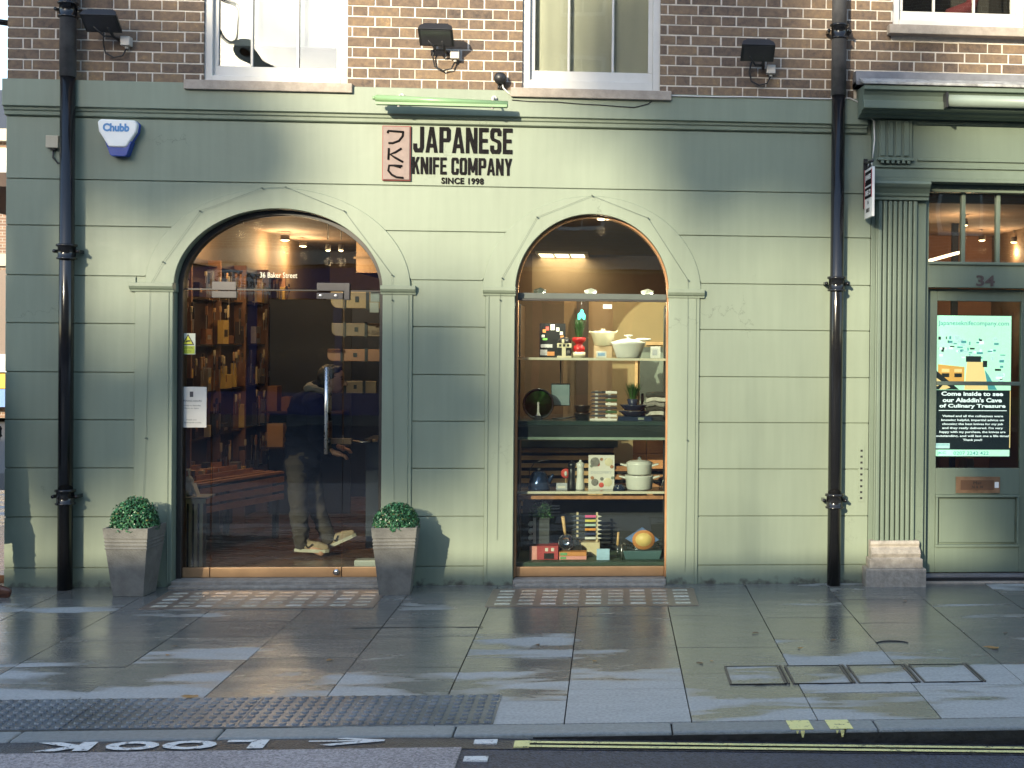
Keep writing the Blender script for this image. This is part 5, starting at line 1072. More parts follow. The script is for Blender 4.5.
x = C_(566.5,Y+.05); z = I(566,474,Y).z; q = MB(); q.lathe([(.038,Y+.04),(.038,Y+.046),(.0,Y+.046)],M('tag_red'),(x,0,z),24,ax='y'); q.lathe([(.0,Y+.0395),(.02,Y+.0395),(.02,Y+.0405)],CRM2,(x,0,z-.002),16,ax='y',sx=.6); q.box(x-.003,x+.003,Y+.041,Y+.045,Z3,z-.03,WOOD); tag(q.build('round_tag', loc=(x,Y+.04,Z3)), 'round red and white tag on a stick behind the black pepper mill', 'tag')
BR = M('dish_brown', (.35,.16,.08), .6, var=.5, scale=60); a_, b_ = C_(589,Y), C_(615,Y)
q = MB(); h = .262; q.box(a_,b_,Y+.02,Y+.045,Z3,Z3+h,BOXW); rr_ = random.Random(6)
for (u,v,r_,m_) in [(.25,.80,.036,GC),(.25,.80,.028,BR),(.78,.80,.032,CRM),(.78,.79,.024,WGG),(.25,.2,.028,GC),(.75,.2,.034,CRM),(.75,.21,.026,BR),(.5,.88,.012,BR),(.12,.68,.012,WGG),(.9,.66,.014,BR),(.15,.33,.014,BR),(.52,.3,.014,GC),(.93,.33,.012,WGG),(.5,.12,.02,M('tag_red')),(.2,.82,.02,CRM),(.72,.84,.02,GC),(.8,.17,.02,CRM),(.35,.74,.018,REDG)]: q.lathe([(.0,Y+.017-r_*.02),(r_,Y+.017-r_*.02),(r_,Y+.02)],m_,(a_+(b_-a_)*u,0,Z3+h*v),20,ax='y')
put_text(q, 'DISCOVERY', M('card_grey'), (a_+.02,b_-.02,Z3+h*.45,Z3+h*.53), wallface(Y+.019), bold=.01, thick=.001)
tag(q.build('cookbook', loc=((a_+b_)/2,Y,Z3), bevel=.002), 'white cookbook with pictures of dishes stood upright between mills and casseroles', 'book')
x = C_(640,Y); lowm, = (CRM2,)
def cass(z, r, h, lb, lid):
    t = thing('casserole', lb, 'casserole', (x,Y,z), 'two stacked white casseroles'); q = MB(); q.lathe([(.0,z),(r*.86,z),(r*.93,z+.01),(r,z+h-.012),(r+.004,z+h),(r-.006,z+h),(r*.9,z+.02),(.0,z+.015)],CRM2,(x,Y,0),34); q.build('pot', t)
    for s in (-1,1):
        q = MB(); q.prism([(x+s*r*.97,z+h-.012),(x+s*(r+.05),z+h-.004),(x+s*(r+.048),z+h-.014),(x+s*r*.97,z+h-.03)],Y-.03,Y+.03,CRM2); q.build('handle', t, bevel=.003)
    if lid: q = MB(); q.lathe([(r+.003,z+h+.001),(r*.8,z+h+.014),(.02,z+h+.02),(.012,z+h+.024),(.0,z+h+.024)],CRM2,(x,Y,0),32); q.lathe([(.008,z+h+.022),(.017,z+h+.034),(.015,z+h+.044),(.0,z+h+.048)],CHR,(x,Y,0),16); q.build('lid', t)
cass(Z3+.001,.108,.112,'lower wider white casserole under the lidded one',False); cass(Z3+.117,.100,.09,'upper white casserole with a lid and steel knob',True)
x = C_(620,Y-.05); q = MB(); q.lathe([(.0,Z3),(.045,Z3),(.04,Z3+.03),(.02,Z3+.045),(.0,Z3+.048)],NAV,(x,Y-.06,0),16,sx=1.1); tag(q.build('small_dish', loc=(x,Y-.06,Z3)), 'small dark lidded dish between the cookbook and the white casseroles', 'dish')
q = MB(); q.tube([(C_(661,Y),Y-.05,Z3+.004),(C_(667,Y),Y-.02,Z3+.16)],.004,STEEL,6); tag(q.build('tongs', loc=(C_(661,Y),Y-.05,Z3)), 'thin steel tongs leaning at the right end of the casserole shelf', 'tongs')
# bottom row
Y = .36
x = C_(542.5,Y+.12); q = MB()
q.box(C_(532,Y),C_(560,Y),Y-.1,Y+.05,Z4,Z4+.105,M('box_red',(.42,.06,.07),.45,var=.15)); q.box(C_(532,Y)-.002,C_(539,Y),Y-.102,Y+.05,Z4,Z4+.105,M('box_pink',(.75,.33,.30),.45)); q.box(C_(546,Y),C_(556,Y),Y-.1025,Y-.1,Z4+.005,Z4+.05,BLKI)
for u in (547,553): q.box(C_(u,Y),C_(u+3,Y),Y-.1025,Y-.1,Z4+.065,Z4+.09,BOXW)
tag(q.build('red_box', loc=(C_(545,Y),Y,Z4), bevel=.002), 'red and pink gift box at the lower left of the display window', 'box')
z = Z4+.107; t = thing('canister', 'black canister stack holding a small leafy bush', 'canister', (x,Y,z)); q = MB(); q.box(C_(536,Y+.1),C_(551,Y+.1),Y+.0,Y+.05,z,z+.2,M('canister_grey',(.06,.065,.07),.4)); q.box(C_(534,Y),C_(537,Y),Y-.01,Y+.04,z,z+.2,BOXW)
for k in range(3): q.box(C_(537,Y),C_(551,Y),Y-.0015,Y+.0,z+.062*(k+1),z+.062*(k+1)+.004,BLKI)
q.build('canister_body', t)
r = random.Random(9); q = MB()
for i in range(420):
    a = r.uniform(0,6.28); u = r.uniform(0,1); rr = .105*math.sqrt(u)*(1-.25*r.random()); px_, py_, pz_ = x+rr*math.cos(a), Y+.03+rr*.6*math.sin(a), z+.20+r.uniform(0,.135)*(1-(rr/.13)**2); n_ = Vector((r.uniform(-1,1),r.uniform(-1,.2),r.uniform(-.3,1))).normalized(); tt = n_.orthogonal().normalized(); tt.rotate(Matrix.Rotation(r.uniform(0,6.28),3,n_)); w = n_.cross(tt); s = r.uniform(.006,.011); p = Vector((px_,py_,pz_)); q.add([p-tt*s,p-w*s*.6,p+tt*s,p+w*s*.6],[(0,1,2,3)],M('bush_leaf',(.05,.14,.045),.5,var=.2,island=.5))
q.build('foliage', t)
for k, dz in enumerate((.05,.1,.155)):
    q = MB(); q.lathe([(.0,Y-.04),(.018,Y-.04),(.018,Y+.03)],BOXW,(C_(532,Y),0,z+dz),16,ax='y'); tag(q.build('napkin_ring', loc=(C_(532,Y),Y,z+dz)), ['lowest white disc beside the canister','middle white disc beside the canister','highest white disc beside the canister'][k], 'disc', 'white discs beside the canister')
x = C_(567.5,Y); z = Z4+.115; t = thing('saucepan', 'shiny steel saucepan tipped upright with a wooden handle', 'saucepan', (x,Y,Z4)); q = MB(); q.lathe([(.0,Y+.03),(.058,Y+.03),(.062,Y-.05),(.059,Y-.05),(.055,Y+.02),(.0,Y+.02)],CHR,(x,0,z+.01),28,ax='y'); q.build('pan_body', t); q = MB(); q.tube([(x-.005,Y-.04,z+.065),(x-.012,Y-.045,z+.10),(x-.026,Y-.05,z+.21)],[.008,.012,.014],WOOD,10); q.build('handle', t)
GN = M('card_green', (.15,.35,.15), .6)
def sbox(p0,p1,z0,z1,m,lb,ex=None,yo=-.1):
    q = MB(); q.box(C_(p0,Y),C_(p1,Y),Y+yo,Y+yo+.09,z0,z1,m)
    if ex: q.box(C_(ex[0],Y),C_(ex[1],Y),Y+yo-.0015,Y+yo,z0+.004,z1-.004,ex[2])
    tag(q.build('carton', loc=(C_(p0,Y),Y,z0), bevel=.0015, seg=1), lb, 'carton', 'cartons along the bottom of the display window')
sbox(561,588,Z4,Z4+.026,M('box_pink'),'flat pink and green carton under the orange one',(562,568,GN)); sbox(561,588,Z4+.028,Z4+.058,M('tag_orange'),'flat orange carton lying on the pink one',(562,569,GN))
x0_, x1_ = C_(572,Y+.1), C_(603,Y+.1); yk = Y+.1; t = thing('knife_rack', 'pale wooden rack of knives with coloured handles', 'knife rack', ((x0_+x1_)/2,yk,Z4)); q = MB(); q.box(C_(577.5,yk),C_(579.5,yk),yk,yk+.02,Z4+.1,Z4+.335,M('pale_rack_wood',(.62,.52,.34),.5)); q.box(C_(597,yk),C_(599,yk),yk,yk+.02,Z4+.1,Z4+.335,M('pale_rack_wood')); q.box(C_(580,yk),C_(601,yk),yk-.04,yk+.08,Z4,Z4+.105,M('pale_rack_wood')); q.build('stand', t)
cols = [M('handle_white',(.7,.7,.68),.4),M('handle_navy',(.04,.05,.12),.4),M('handle_orange',(.75,.30,.05),.4),M('handle_mint',(.45,.6,.5),.4),M('handle_yellow',(.7,.6,.12),.4),M('handle_pink',(.75,.12,.3),.4)]
nm_ = ['white','navy','orange','mint','yellow','pink']
for i in range(6):
    z = Z4+.135+i*.034; k = thing('knife', 'knife with a '+nm_[i]+' handle in the pale wooden rack', 'knife', (x0_,yk,z), 'knives with coloured handles'); q = MB(); q.prism([(x0_,z),(x0_+.03,z+.010),(x0_+.11,z+.012),(x0_+.11,z-.008)],yk-.012,yk-.008,KB); q.build('blade', k); q = MB(); q.box(x0_+.11,C_(597,yk),yk-.018,yk-.002,z-.008,z+.010,cols[i]); q.prism([(C_(599,yk),z-.008),(x1_,z),(C_(599,yk),z+.010)],yk-.018,yk-.002,BOXW); q.build('handle', k, bevel=.002)
q = MB(); xs0 = C_(576,Y); q.box(xs0-.02,xs0+.055,Y-.02,Y+.05,Z4+.06,Z4+.09,BLKI); tag(q.build('black_case', loc=(xs0,Y,Z4+.06)), 'small black case on the orange carton behind the saucepan', 'case')
card(598,611,549,560.5,Y-.14,Z4,M('card_light_blue',(.38,.58,.78),.6),'price_card','light blue card in front of the coloured knives','card')
xc = C_(643,Y); t = thing('roasting_tin', 'teal roasting tin with a wire rack', 'roasting tin', (xc,Y,Z4)); q = MB(); a_, b_ = C_(624,Y), C_(663,Y)
q.prism([(a_+.02,Z4),(b_-.02,Z4),(b_,Z4+.07),(a_,Z4+.07)],Y-.12,Y+.1,M('teal_enamel',(.06,.12,.13),.3)); q.build('tin', t, bevel=.006); q = MB()
for k in range(5): q.tube([(a_-.02+.004*k,Y-.13+.05*k,Z4+.078+.006*k),(b_+.0,Y-.13+.05*k,Z4+.09+.012*k)],.0035,CHR,6)
for k in range(12): u = a_+(b_-a_)*k/11; q.tube([(u,Y-.13,Z4+.08+.001*k),(u,Y+.08,Z4+.11)],.0025,CHR,6)
q.tube([(a_-.005,Y-.13,Z4+.0),(a_-.012,Y-.13,Z4+.12)],.006,STEEL,8); q.build('wire_rack', t)
q = MB(); z = Z4+.15; q.prism([(xc-.13,z+.02),(xc+.0,z+.105),(xc+.13,z+.01),(xc+.0,z-.055)],Y-.16,Y-.145,M('book_blue',(.10,.18,.38),.5,var=.3,scale=20)); q.lathe([(.0,Y-.166),(.075,Y-.166),(.075,Y-.161)],M('tag_orange'),(xc+.01,0,z+.01),24,ax='y',sx=1.15); q.lathe([(.0,Y-.168),(.052,Y-.168),(.052,Y-.164)],M('label_yellow',(.75,.55,.20),.5),(xc+.01,0,z+.012),24,ax='y',sx=1.2); tag(q.build('label_board', loc=(xc,Y-.06,z-.04)), 'blue diamond board with an orange and yellow oval on the roasting tin', 'board')
q = MB(); rr_ = random.Random(8)
for k in range(9): u = a_+.02+rr_.uniform(0,b_-a_-.03); q.tube([(u,Y-.02,Z4+.09),(u+rr_.uniform(-.07,.07),Y-.09,Z4+.10+rr_.uniform(.02,.09))],rr_.uniform(.003,.008),rr_.choice([CHR,BOXW,STEELD,GC]),6)
tag(q.build('utensils', loc=(xc,Y,Z4+.09)), 'bundle of steel utensils lying across the roasting tin', 'utensils')
x = C_(619,Y); q = MB(); q.tube([(x,Y-.03,Z4+.003),(x,Y-.03,Z4+.10)],.006,CHR,8); q.lathe([(.0,Z4+.03),(.011,Z4+.04),(.011,Z4+.055),(.0,Z4+.065)],CHR,(x,Y-.03,0),10); q.tube([(x,Y-.03,Z4+.10),(x+.004,Y-.03,Z4+.2)],[.012,.008],WOOD,8); tag(q.build('whisk', loc=(x,Y,Z4)), 'upright utensil with a wooden handle left of the roasting tin', 'utensil')
CLW = M('clip_lamp_face', (1,.9,.75), .4, emit=3., ecol=(1.,.86,.66), var=.01)
# small lamps clipped to the transom
for px_, lb in ((540,'left grey clip lamp on the transom of the display window'),(591,'middle white clip lamp on the transom of the display window'),(648,'right white clip lamp on the transom of the display window')):
    p = I(px_,290,.14); q = MB(); mm = GREYGREEN if px_ == 540 else CRM2; q.tube([(p.x-.05,.2,2.192),(p.x,.2,2.205),(p.x+.04,.21,2.196)],[.014,.020,.013],mm,10); q.box(p.x-.02,p.x+.02,.17,.2,2.178,2.2,mm); t = thing('clip_lamp', lb, 'lamp', (p.x,.2,2.18), 'clip lamps on the display transom'); q.build('lamp_body', t); q = MB(); q.lathe([(.013,2.172),(.010,2.168),(.0,2.167)],CLW,(p.x+.02,.225,0),12); q.tube([(p.x+.02,.225,2.172),(p.x+.02,.225,2.19)],.013,mm,10); q.build('lamp_face', t)
    l = bpy.data.lights.new('lamp_glow','POINT'); l.energy = 6.; l.color = (1.,.88,.70); l.shadow_soft_size = .03; lo = bpy.data.objects.new('lamp_glow', l); COL.objects.link(lo); lo.parent = t; lo.location = (.02,.03,-.03)
# ---------------------------------------------------------------- behind the glass door
# left rack wall
RK = M('rack_board', (.05,.028,.02), .6, var=.2, scale=4)
t = thing('knife_rack_wall', 'tall dark wooden rack covering the shop wall left of the door', 'rack', (-3.5,1.5,FZ))
q = MB(); q.box(-3.62,-3.58,.5,4.4,FZ,2.5,RK); q.build('back_board', t)
for z in (.55,.95,1.35,1.75,2.15,2.45):
    q = MB(); q.box(-3.58,-3.50,.5,4.4,z-.012,z,M('rack_rail',(.04,.025,.018),.5)); q.build('shelf', t)
for y in (.5,1.3,2.1,2.9,3.7,4.38):
    q = MB(); q.box(-3.58,-3.47,y,y+.03,FZ,2.5,M('rack_upright',(.22,.11,.06),.5)); q.build('upright', t)
goods = [M('good_cream',(.55,.44,.28),.5),M('good_tan',(.45,.26,.12),.5),M('good_brown',(.22,.10,.05),.5),M('good_steel',(.5,.45,.4),.3,metal=.7),M('good_dark',(.04,.03,.03),.5),M('good_gold',(.6,.40,.12),.4)]
rg = random.Random(21); nk = 0
GP = 'goods packed on the left rack'
for z0, z1 in ((.56,.93),(.96,1.33),(1.36,1.73),(1.76,2.13),(2.16,2.43)):
    y = .56
    while y < 4.3:
        w = rg.choice([.02,.03,.03,.05,.09,.16]); h = rg.uniform(.08,.30); kind = rg.random(); dark = rg.random() < .4
        m_ = goods[4] if dark else rg.choice(goods)
        if kind < .38:
            h = min(h*.8, z1-z0-.04); xo = rg.uniform(-3.50,-3.40); zb = z0+.001
            o = MB(); o.box(xo-.05,xo,y,y+w,zb,zb+h,m_)
            if w > .04: o.box(xo,xo+.0015,y+w*.2,y+w*.8,zb+h*.3,zb+h*.6,rg.choice(goods))
            o = o.build('boxed_knife', loc=(xo,y,zb), bevel=.002, seg=1); tag(o, 'upright packet among the goods packed on the left rack', 'packet', GP)
        elif kind < .82:
            k = thing('hanging_knife', 'knife hanging upright on the left rack', 'knife', (-3.45,y,z0), 'knives hanging on the left rack'); x_ = rg.uniform(-3.46,-3.38); zt_ = z1-.02-rg.uniform(0,.07); ty = rg.uniform(-.012,.012); w = rg.uniform(.025,.05)
            o = MB(); o.prism([(y+ty,zt_-h),(y+w*.3+ty,zt_-h),(y+w*.6,zt_-h*.4),(y,zt_-h*.4)],x_,x_+.003,goods[3],'x'); o.build('blade', k)
            o = MB(); o.box(x_-.008,x_+.010,y,y+.022,zt_-h*.4,zt_,rg.choice([goods[2],goods[1],goods[0],goods[4]])); o.build('handle', k, bevel=.004)
        else: w = rg.uniform(.06,.16)
        y += w+rg.uniform(.004,.03)
# stepped slatted display counter
t = thing('slatted_display', 'low reddish slatted timber display inside the glass door', 'display counter', (-2.9,1.6,FZ))
q = MB(); 
A_ = P(200,512,.95); B_ = P(284,498,1.95); ang = math.atan2(B_.y-A_.y, B_.x-A_.x); LL = math.hypot(B_.y-A_.y, B_.x-A_.x)
xf = Matrix.Translation((A_.x,A_.y,0)) @ Matrix.Rotation(ang, 4, 'Z')
for i in range(3):
    q.box(0,LL,0,.02,.40+i*.075,.45+i*.075,WOODR,xf=xf); q.box(LL-.02,LL,.02,.62,.40+i*.075,.45+i*.075,WOODR,xf=xf); q.box(0,.02,.02,.62,.40+i*.075,.45+i*.075,WOODR,xf=xf)
q.build('front_slats', t)
q = MB()
for i in range(6): q.box(0,LL,.0+i*.105,.0+i*.105+.06,.625,.645,WOODR,xf=xf)
for i in range(3): q.box(.05,LL*.7,.08+.16*i,.10+.16*i,.66+i*.02,.70+i*.02,WOODR,xf=xf)
q.box(.02,LL-.03,.02,.6,.58,.615,M('slat_gap'),xf=xf); q.build('slatted_top', t)
q = MB()
for a, b in ((.03,.03),(LL-.07,.03),(LL-.07,.55),(.03,.55)): q.box(a,a+.04,b,b+.04,FZ,.58,M('slat_gap'),xf=xf)
q.build('legs', t)
rg = random.Random(31)
for i in range(10):
    a, b = rg.uniform(.1,LL-.1), rg.uniform(.2,.55); p = xf @ Vector((a,b,.646)); w = rg.uniform(.03,.09); h = rg.uniform(.03,.1); o = MB(); o.box(p.x-w,p.x+w,p.y-.03,p.y+.03,.646,.646+h,rg.choice(goods)); tag(o.build('packet', loc=(p.x,p.y,.646), bevel=.003), 'packet standing on the low slatted display inside the door', 'packet', 'packets on the low slatted display')
# shelves of boxes further in (middle of the door view)
t = thing('box_shelf', 'dark shelf unit with stacked boxes behind the low slatted display', 'shelf unit', (-2.9,3.2,FZ)); q = MB()
for z in (.75,1.1): q.box(-3.4,-2.62,3.2,3.5,z-.02,z,RK)
q.build('shelves', t); q = MB(); q.box(-3.4,-2.6,3.5,3.52,FZ,2.2,NAVY); q.build('back_panel', t)
for z in (.75,1.1):
    x = -3.35
    while x < -2.75:
        w = rg.uniform(.07,.2); h = rg.uniform(.06,.26); o = MB(); o.box(x,x+w,3.22,3.4,z,z+h,rg.choice(goods[:3]+[goods[5]])); tag(o.build('stored_box', loc=(x,3.22,z), bevel=.003), 'small box on the dark shelf unit inside the door', 'box', 'boxes on the dark shelf unit'); x += w+rg.uniform(.01,.05)
# slatted crate table with bottle and leaflet stand
yt = .42; xl, xr = P(178,500,yt).x, P(205,500,yt).x; zt_ = P(190,497,yt).z
t = thing('crate_table', 'small bleached wooden slatted side table just inside the door', 'side table', ((xl+xr)/2,yt,FZ)); n = 6; q = MB()
W_ = (xr-xl)/5
for i in range(5): q.box(xl+W_*i,xl+W_*i+W_*.55,yt,yt+.012,FZ,zt_-.015,WOODB)
q.box(xl,xr,yt-.006,yt+.02,zt_-.05,zt_-.015,WOODB); q.box(xl+.004,xr-.03,yt+.03,yt+.13,FZ,zt_-.02,M('crate_dark',(.02,.018,.015),.8))
q.build('side_slats', t); q = MB(); q.box(xl-.01,xr+.02,yt-.02,yt+.2,zt_-.014,zt_,M('table_top_grey',(.25,.25,.23),.5)); q.build('table_top', t)
p = P(189,496,yt+.1); t = thing('sanitiser_bottle', 'clear pump bottle of hand gel on the crate table', 'bottle', (p.x,yt+.1,zt_)); q = MB(); GELM = M('gel_bottle', (.55,.60,.62), .1); q.lathe([(.0,zt_),(.032,zt_),(.034,zt_+.01),(.034,zt_+.12),(.02,zt_+.145),(.013,zt_+.15)],GELM,(p.x,yt+.1,0),20); q.box(p.x-.026,p.x+.026,yt+.064,yt+.067,zt_+.03,zt_+.11,BOXW); q.build('bottle_body', t); q = MB(); q.tube([(p.x,yt+.1,zt_+.15),(p.x,yt+.1,zt_+.20)],.009,BOXW,10); q.tube([(p.x+.008,yt+.1,zt_+.2),(p.x-.035,yt+.09,zt_+.197)],.007,BOXW,8); q.build('pump', t)
p = P(178,480,yt+.05); q = MB(); q.prism([(p.x-.03,zt_+.002),(p.x+.015,zt_+.002),(p.x-.01,zt_+.24),(p.x-.03,zt_+.24)],yt+.04,yt+.16,M('leaflet_holder',(.5,.5,.48),.2)); tag(q.build('leaflet_holder', loc=(p.x,yt+.05,zt_)), 'upright clear leaflet holder on the left of the crate table', 'leaflet holder')
p = P(196,487,yt+.05); q = MB(); q.prism([(p.x-.005,zt_+.002),(p.x+.012,zt_+.002),(p.x-.022,zt_+.095),(p.x-.032,zt_+.09)],yt+.04,yt+.12,BOXW); tag(q.build('small_card_stand', loc=(p.x,yt+.05,zt_)), 'small tilted white card on the right of the crate table', 'card')
# door stickers and notices
def sticker(nm, lb, cat, x0, x1, z0, z1, fn, m=BOXW, y=YD):
    q = MB(); q.box(x0,x1,y-.0095,y-.0065,z0,z1,m); fn(q, y-.0097); return tag(q.build(nm, loc=((x0+x1)/2,y-.01,z0)), lb, cat)
YLB = M('warning_yellow', (.62,.62,.05), .5, var=.05); YLG = M('label_lime', (.42,.52,.04), .5, var=.05)
def f1(q, y):
    w = wallface(y); q.prism([(-3.165,1.765),(-3.075,1.765),(-3.12,1.845)],y-.0005,y,BLK,'y'); q.prism([(-3.153,1.771),(-3.087,1.771),(-3.12,1.832)],y-.001,y-.0006,YLB,'y'); q.prism([(-3.14,1.785),(-3.10,1.79),(-3.105,1.80),(-3.12,1.80),(-3.135,1.795)],y-.0015,y-.0011,BLK,'y'); q.box(-3.168,-3.072,y-.0008,y,1.70,1.757,YLG); put_text(q,'CAUTION',BLK,(-3.155,-3.085,1.735,1.75),lambda u,v,d:(u,y-.0009-d,v),thick=.0005); put_text(q,'CCTV',BLK,(-3.145,-3.095,1.71,1.725),lambda u,v,d:(u,y-.0009-d,v),thick=.0005)
sticker('warning_sticker','yellow triangle warning sticker on the left glass of the door','sticker',-3.172,-3.068,1.695,1.85,f1, m=M('sticker_pale',(.55,.60,.5),.5))
NT = M('notice_grey_text', (.06,.06,.07), .6)
def f2(q, y):
    F = lambda u,v,d:(u,y-.0002-d,v); x0, x1 = -3.195, -2.99
    q.box(-3.105,-3.08,y-.0006,y,1.38,1.42,NT)
    for s, a, b, z0, z1 in [('JKC',-3.107,-3.078,1.38,1.43),('OPENING HOURS',-3.165,-3.02,1.345,1.358),('Monday to Saturday',-3.16,-3.025,1.31,1.322),('10am to 6pm',-3.145,-3.04,1.29,1.302),('Thank you',-3.13,-3.055,1.205,1.216),('for shopping with us today',-3.165,-3.02,1.185,1.196)]:
        if s != 'JKC': put_text(q, s, NT, (a,b,z0,z1), F, bold=.0, thick=.0006)
sticker('paper_notice','white paper notice taped to the glass left of the door','notice',-3.198,-2.985,1.155,1.455,f2)
# white cards top right of door and white box on floor
q = MB(); p = P(376,298,.2); q.box(p.x-.03,p.x+.035,.145,.16,p.z-.03,p.z+.05,M('clear_plastic_box',(.5,.52,.5),.2)); q.box(p.x-.035,p.x+.03,.142,.158,p.z-.11,p.z-.035,BOXW); tag(q.build('door_sensor', loc=p), 'pair of small white boxes at the top right corner of the glass door', 'sensor')
p = P(366,575,.2); q = MB(); q.box(P(354,570,.2).x,P(388,570,.2).x,.19,.3,FZ,P(366,560,.2).z,CRM2); tag(q.build('white_box', loc=(p.x,.2,FZ), bevel=.012, seg=3), 'low white box on the shop floor behind the right planter', 'box')
# wooden boards hung on the right partition
WB = M('hung_board', (.36,.22,.11), .45, var=.15, scale=5)
def boards(px0, px1, py0, py1, Y, lb, m=WB):
    a, b = P(px0,400,Y).x, P(px1,400,Y).x; z1, z0 = P(px0,py0,Y).z, P(px0,py1,Y).z; h = z1-z0; t = thing('hanging_board', lb, 'board', (a,Y,z0), 'wooden boards hanging inside the door')
    q = MB(); r = h*.45; pts = [(a+r*(1-math.cos(k*math.pi/8/1)), z0+r*(1-math.sin(k*math.pi/8)) if k else z0+r) for k in range(5)]
    pts = [(a,z1),(a,z0+r)]+[(a+r*(1-math.cos(math.pi/2*k/5)), z0+r*(1-math.sin(math.pi/2*k/5))) for k in range(1,6)]+[(b,z0),(b,z1)]
    q.prism(pts, Y, Y+.03, m); q.build('board', t, bevel=.004); q = MB()
    for u in (.27,.72): q.box(a+(b-a)*u-.012,a+(b-a)*u+.012,Y-.006,Y-.001,z0-.01,z1+.01,BLKI)
    q.box(a+(b-a)*.48,a+(b-a)*.55,Y-.006,Y-.001,z0+h*.35,z0+h*.7,BLKI); q.build('straps', t)
boards(330,381,291,308,.9,'highest wooden board hanging at the right inside the door')
boards(331,379,323,336,1.3,'dim wooden board hanging second from the top inside the door',M('hung_board_dark',(.16,.10,.06),.5))
boards(327,381,349,361,1.3,'reddish wooden board hanging third from the top inside the door',M('hung_board_red',(.28,.12,.06),.5))
boards(333,376,381,393,1.0,'pale wooden board level with the customer\'s face',WB)
q = MB(); a, b = P(331,441,1.).x, P(351,441,1.).x; z = P(331,441,1.).z; q.box(a,b,1.,1.04,z-.025,z+.02,WB); q.tube([(b,1.02,z),(P(362,441,1.).x,1.02,z-.01),(P(372,441,1.).x,1.02,z+.003)],[.008,.004,.016],KB,8); q.tube([(P(372,441,1.).x,1.02,z+.003),(P(377,441,1.).x,1.02,z+.003)],.012,WB,8); tag(q.build('display_knife', loc=(a,1.,z)), 'long knife with a pale wooden sheath in front of the customer', 'knife')
t = thing('cabinet', 'dark low cabinet at the right inside the glass door', 'cabinet', (-1.6,1.35,FZ)); q = MB(); q.box(-2.05,-1.26,1.35,1.8,FZ,.95,NAVY); q.build('carcass', t); q = MB(); q.box(-2.07,-1.255,1.33,1.82,.95,.975,BLKI); q.build('counter_top', t)
t = thing('tall_cabinet', 'tall dark cabinet with plain doors at the back of the shop', 'cabinet', (-2.2,4.9,FZ)); q = MB(); q.box(-2.95,-1.35,4.9,5.4,FZ,2.3,M('cabinet_blue',(.035,.05,.085),.5)); q.build('carcass', t)
for i in range(4): q = MB(); q.box(-2.93+i*.395,-2.56+i*.395,4.88,4.898,.15,2.25,M('cabinet_door',(.045,.06,.10),.45)); q.build('door', t, bevel=.004)
# big tan bulkhead seen through the fanlight
q = MB(); q.box(-2.25,-1.16,1.9,3.2,2.40,2.925,M('bulkhead_tan',(.26,.17,.10),.8)); q.box(-2.27,-1.16,1.885,1.9,2.52,2.54,WDK); struct(q.build('ceiling_bulkhead'))
# ceiling lights
WARM = (1.,.66,.36)
LBODY = M('spot_body',(.10,.09,.08),.5)
BULB = M('lamp_face', (1.,.75,.45), .4, emit=7, ecol=(1.,.72,.40), var=.01)
def spot(px, py, Y, lb, e=9, r=.035, power=14, aim=None, autoy=True):
    if autoy: d_ = ray(px,py); Y = d_.y*(CZ-.09-EH)/d_.z-DIST
    p = P(px, py, Y); t = thing('ceiling_spotlight', lb, 'spotlight', p, 'warm spotlights on the shop ceiling')
    q = MB(); q.lathe([(r*1.1,p.z+.05),(r*1.25,p.z+.01),(r*1.2,p.z-.004),(r,p.z+.0)],LBODY,(p.x,p.y,0),18); q.tube([(p.x,p.y,p.z+.09),(p.x,p.y,CZ)],.006,LBODY,8); q.build('lamp_body', t)
    q = MB(); q.lathe([(r,p.z-.001),(r,p.z-.006),(.0,p.z-.012)],BULB,(p.x,p.y,0),18); q.build('lamp_face', t)
    if power:
        l = bpy.data.lights.new('lamp_glow','POINT'); l.energy = power*IK; l.color = WARM; l.shadow_soft_size = .04
        lo = bpy.data.objects.new('lamp_glow', l); COL.objects.link(lo); lo.parent = t; lo.location = (0,0,-.10)
        if aim: lo.rotation_euler = aim
spot(257.5,213,.6,'brightest ceiling spotlight at the top of the door arch',power=26)
spot(285,240,2.2,'ceiling spotlight in the middle of the door fanlight',power=40,r=.04)
spot(303,246,2.8,'ceiling spotlight to the right of the middle one in the fanlight',power=40,r=.035)
spot(240,222,1.4,'ceiling spotlight at the left of the door arch',power=30,r=.03)
spot(328,250,1.6,'small spotlight in front of the tan bulkhead, left of the pair',power=14,r=.018,autoy=False); spot(341,250,1.6,'small spotlight in front of the tan bulkhead, right of the pair',power=14,r=.018,autoy=False)
spot(601,219,.7,'ceiling spotlight at the top of the display window arch',power=34,r=.03)
PANEL = M('panel_diffuser', (1.,.85,.6), .5, emit=1.6, ecol=(1.,.80,.50), var=.01)
for k, (px_, py_) in enumerate([(563,254),(573,266)]):
    d = ray(px_, py_); tt = (CZ-EH)/d.z; x, y = d.x*tt, -DIST+d.y*tt; t = thing('ceiling_panel_light', ['nearer square panel light on the ceiling behind the display window','farther square panel light on the ceiling behind the display window'][k], 'panel light', (x,y,CZ), 'square panel lights')
    q = MB(); q.box(x-.33,x+.33,y-.5,y+.5,CZ-.03,CZ,BOXW); q.build('frame', t); q = MB()
    for i in range(3): q.box(x-.29+i*.2,x-.12+i*.2,y-.45,y+.45,CZ-.036,CZ-.0305,PANEL)
    q.build('diffuser', t)
    l = bpy.data.lights.new('panel_glow','AREA'); l.energy = 12*IK; l.color = (1,.78,.5); l.size = .6; lo = bpy.data.objects.new('panel_glow', l); COL.objects.link(lo); lo.parent = t; lo.location = (0,0,-.05)
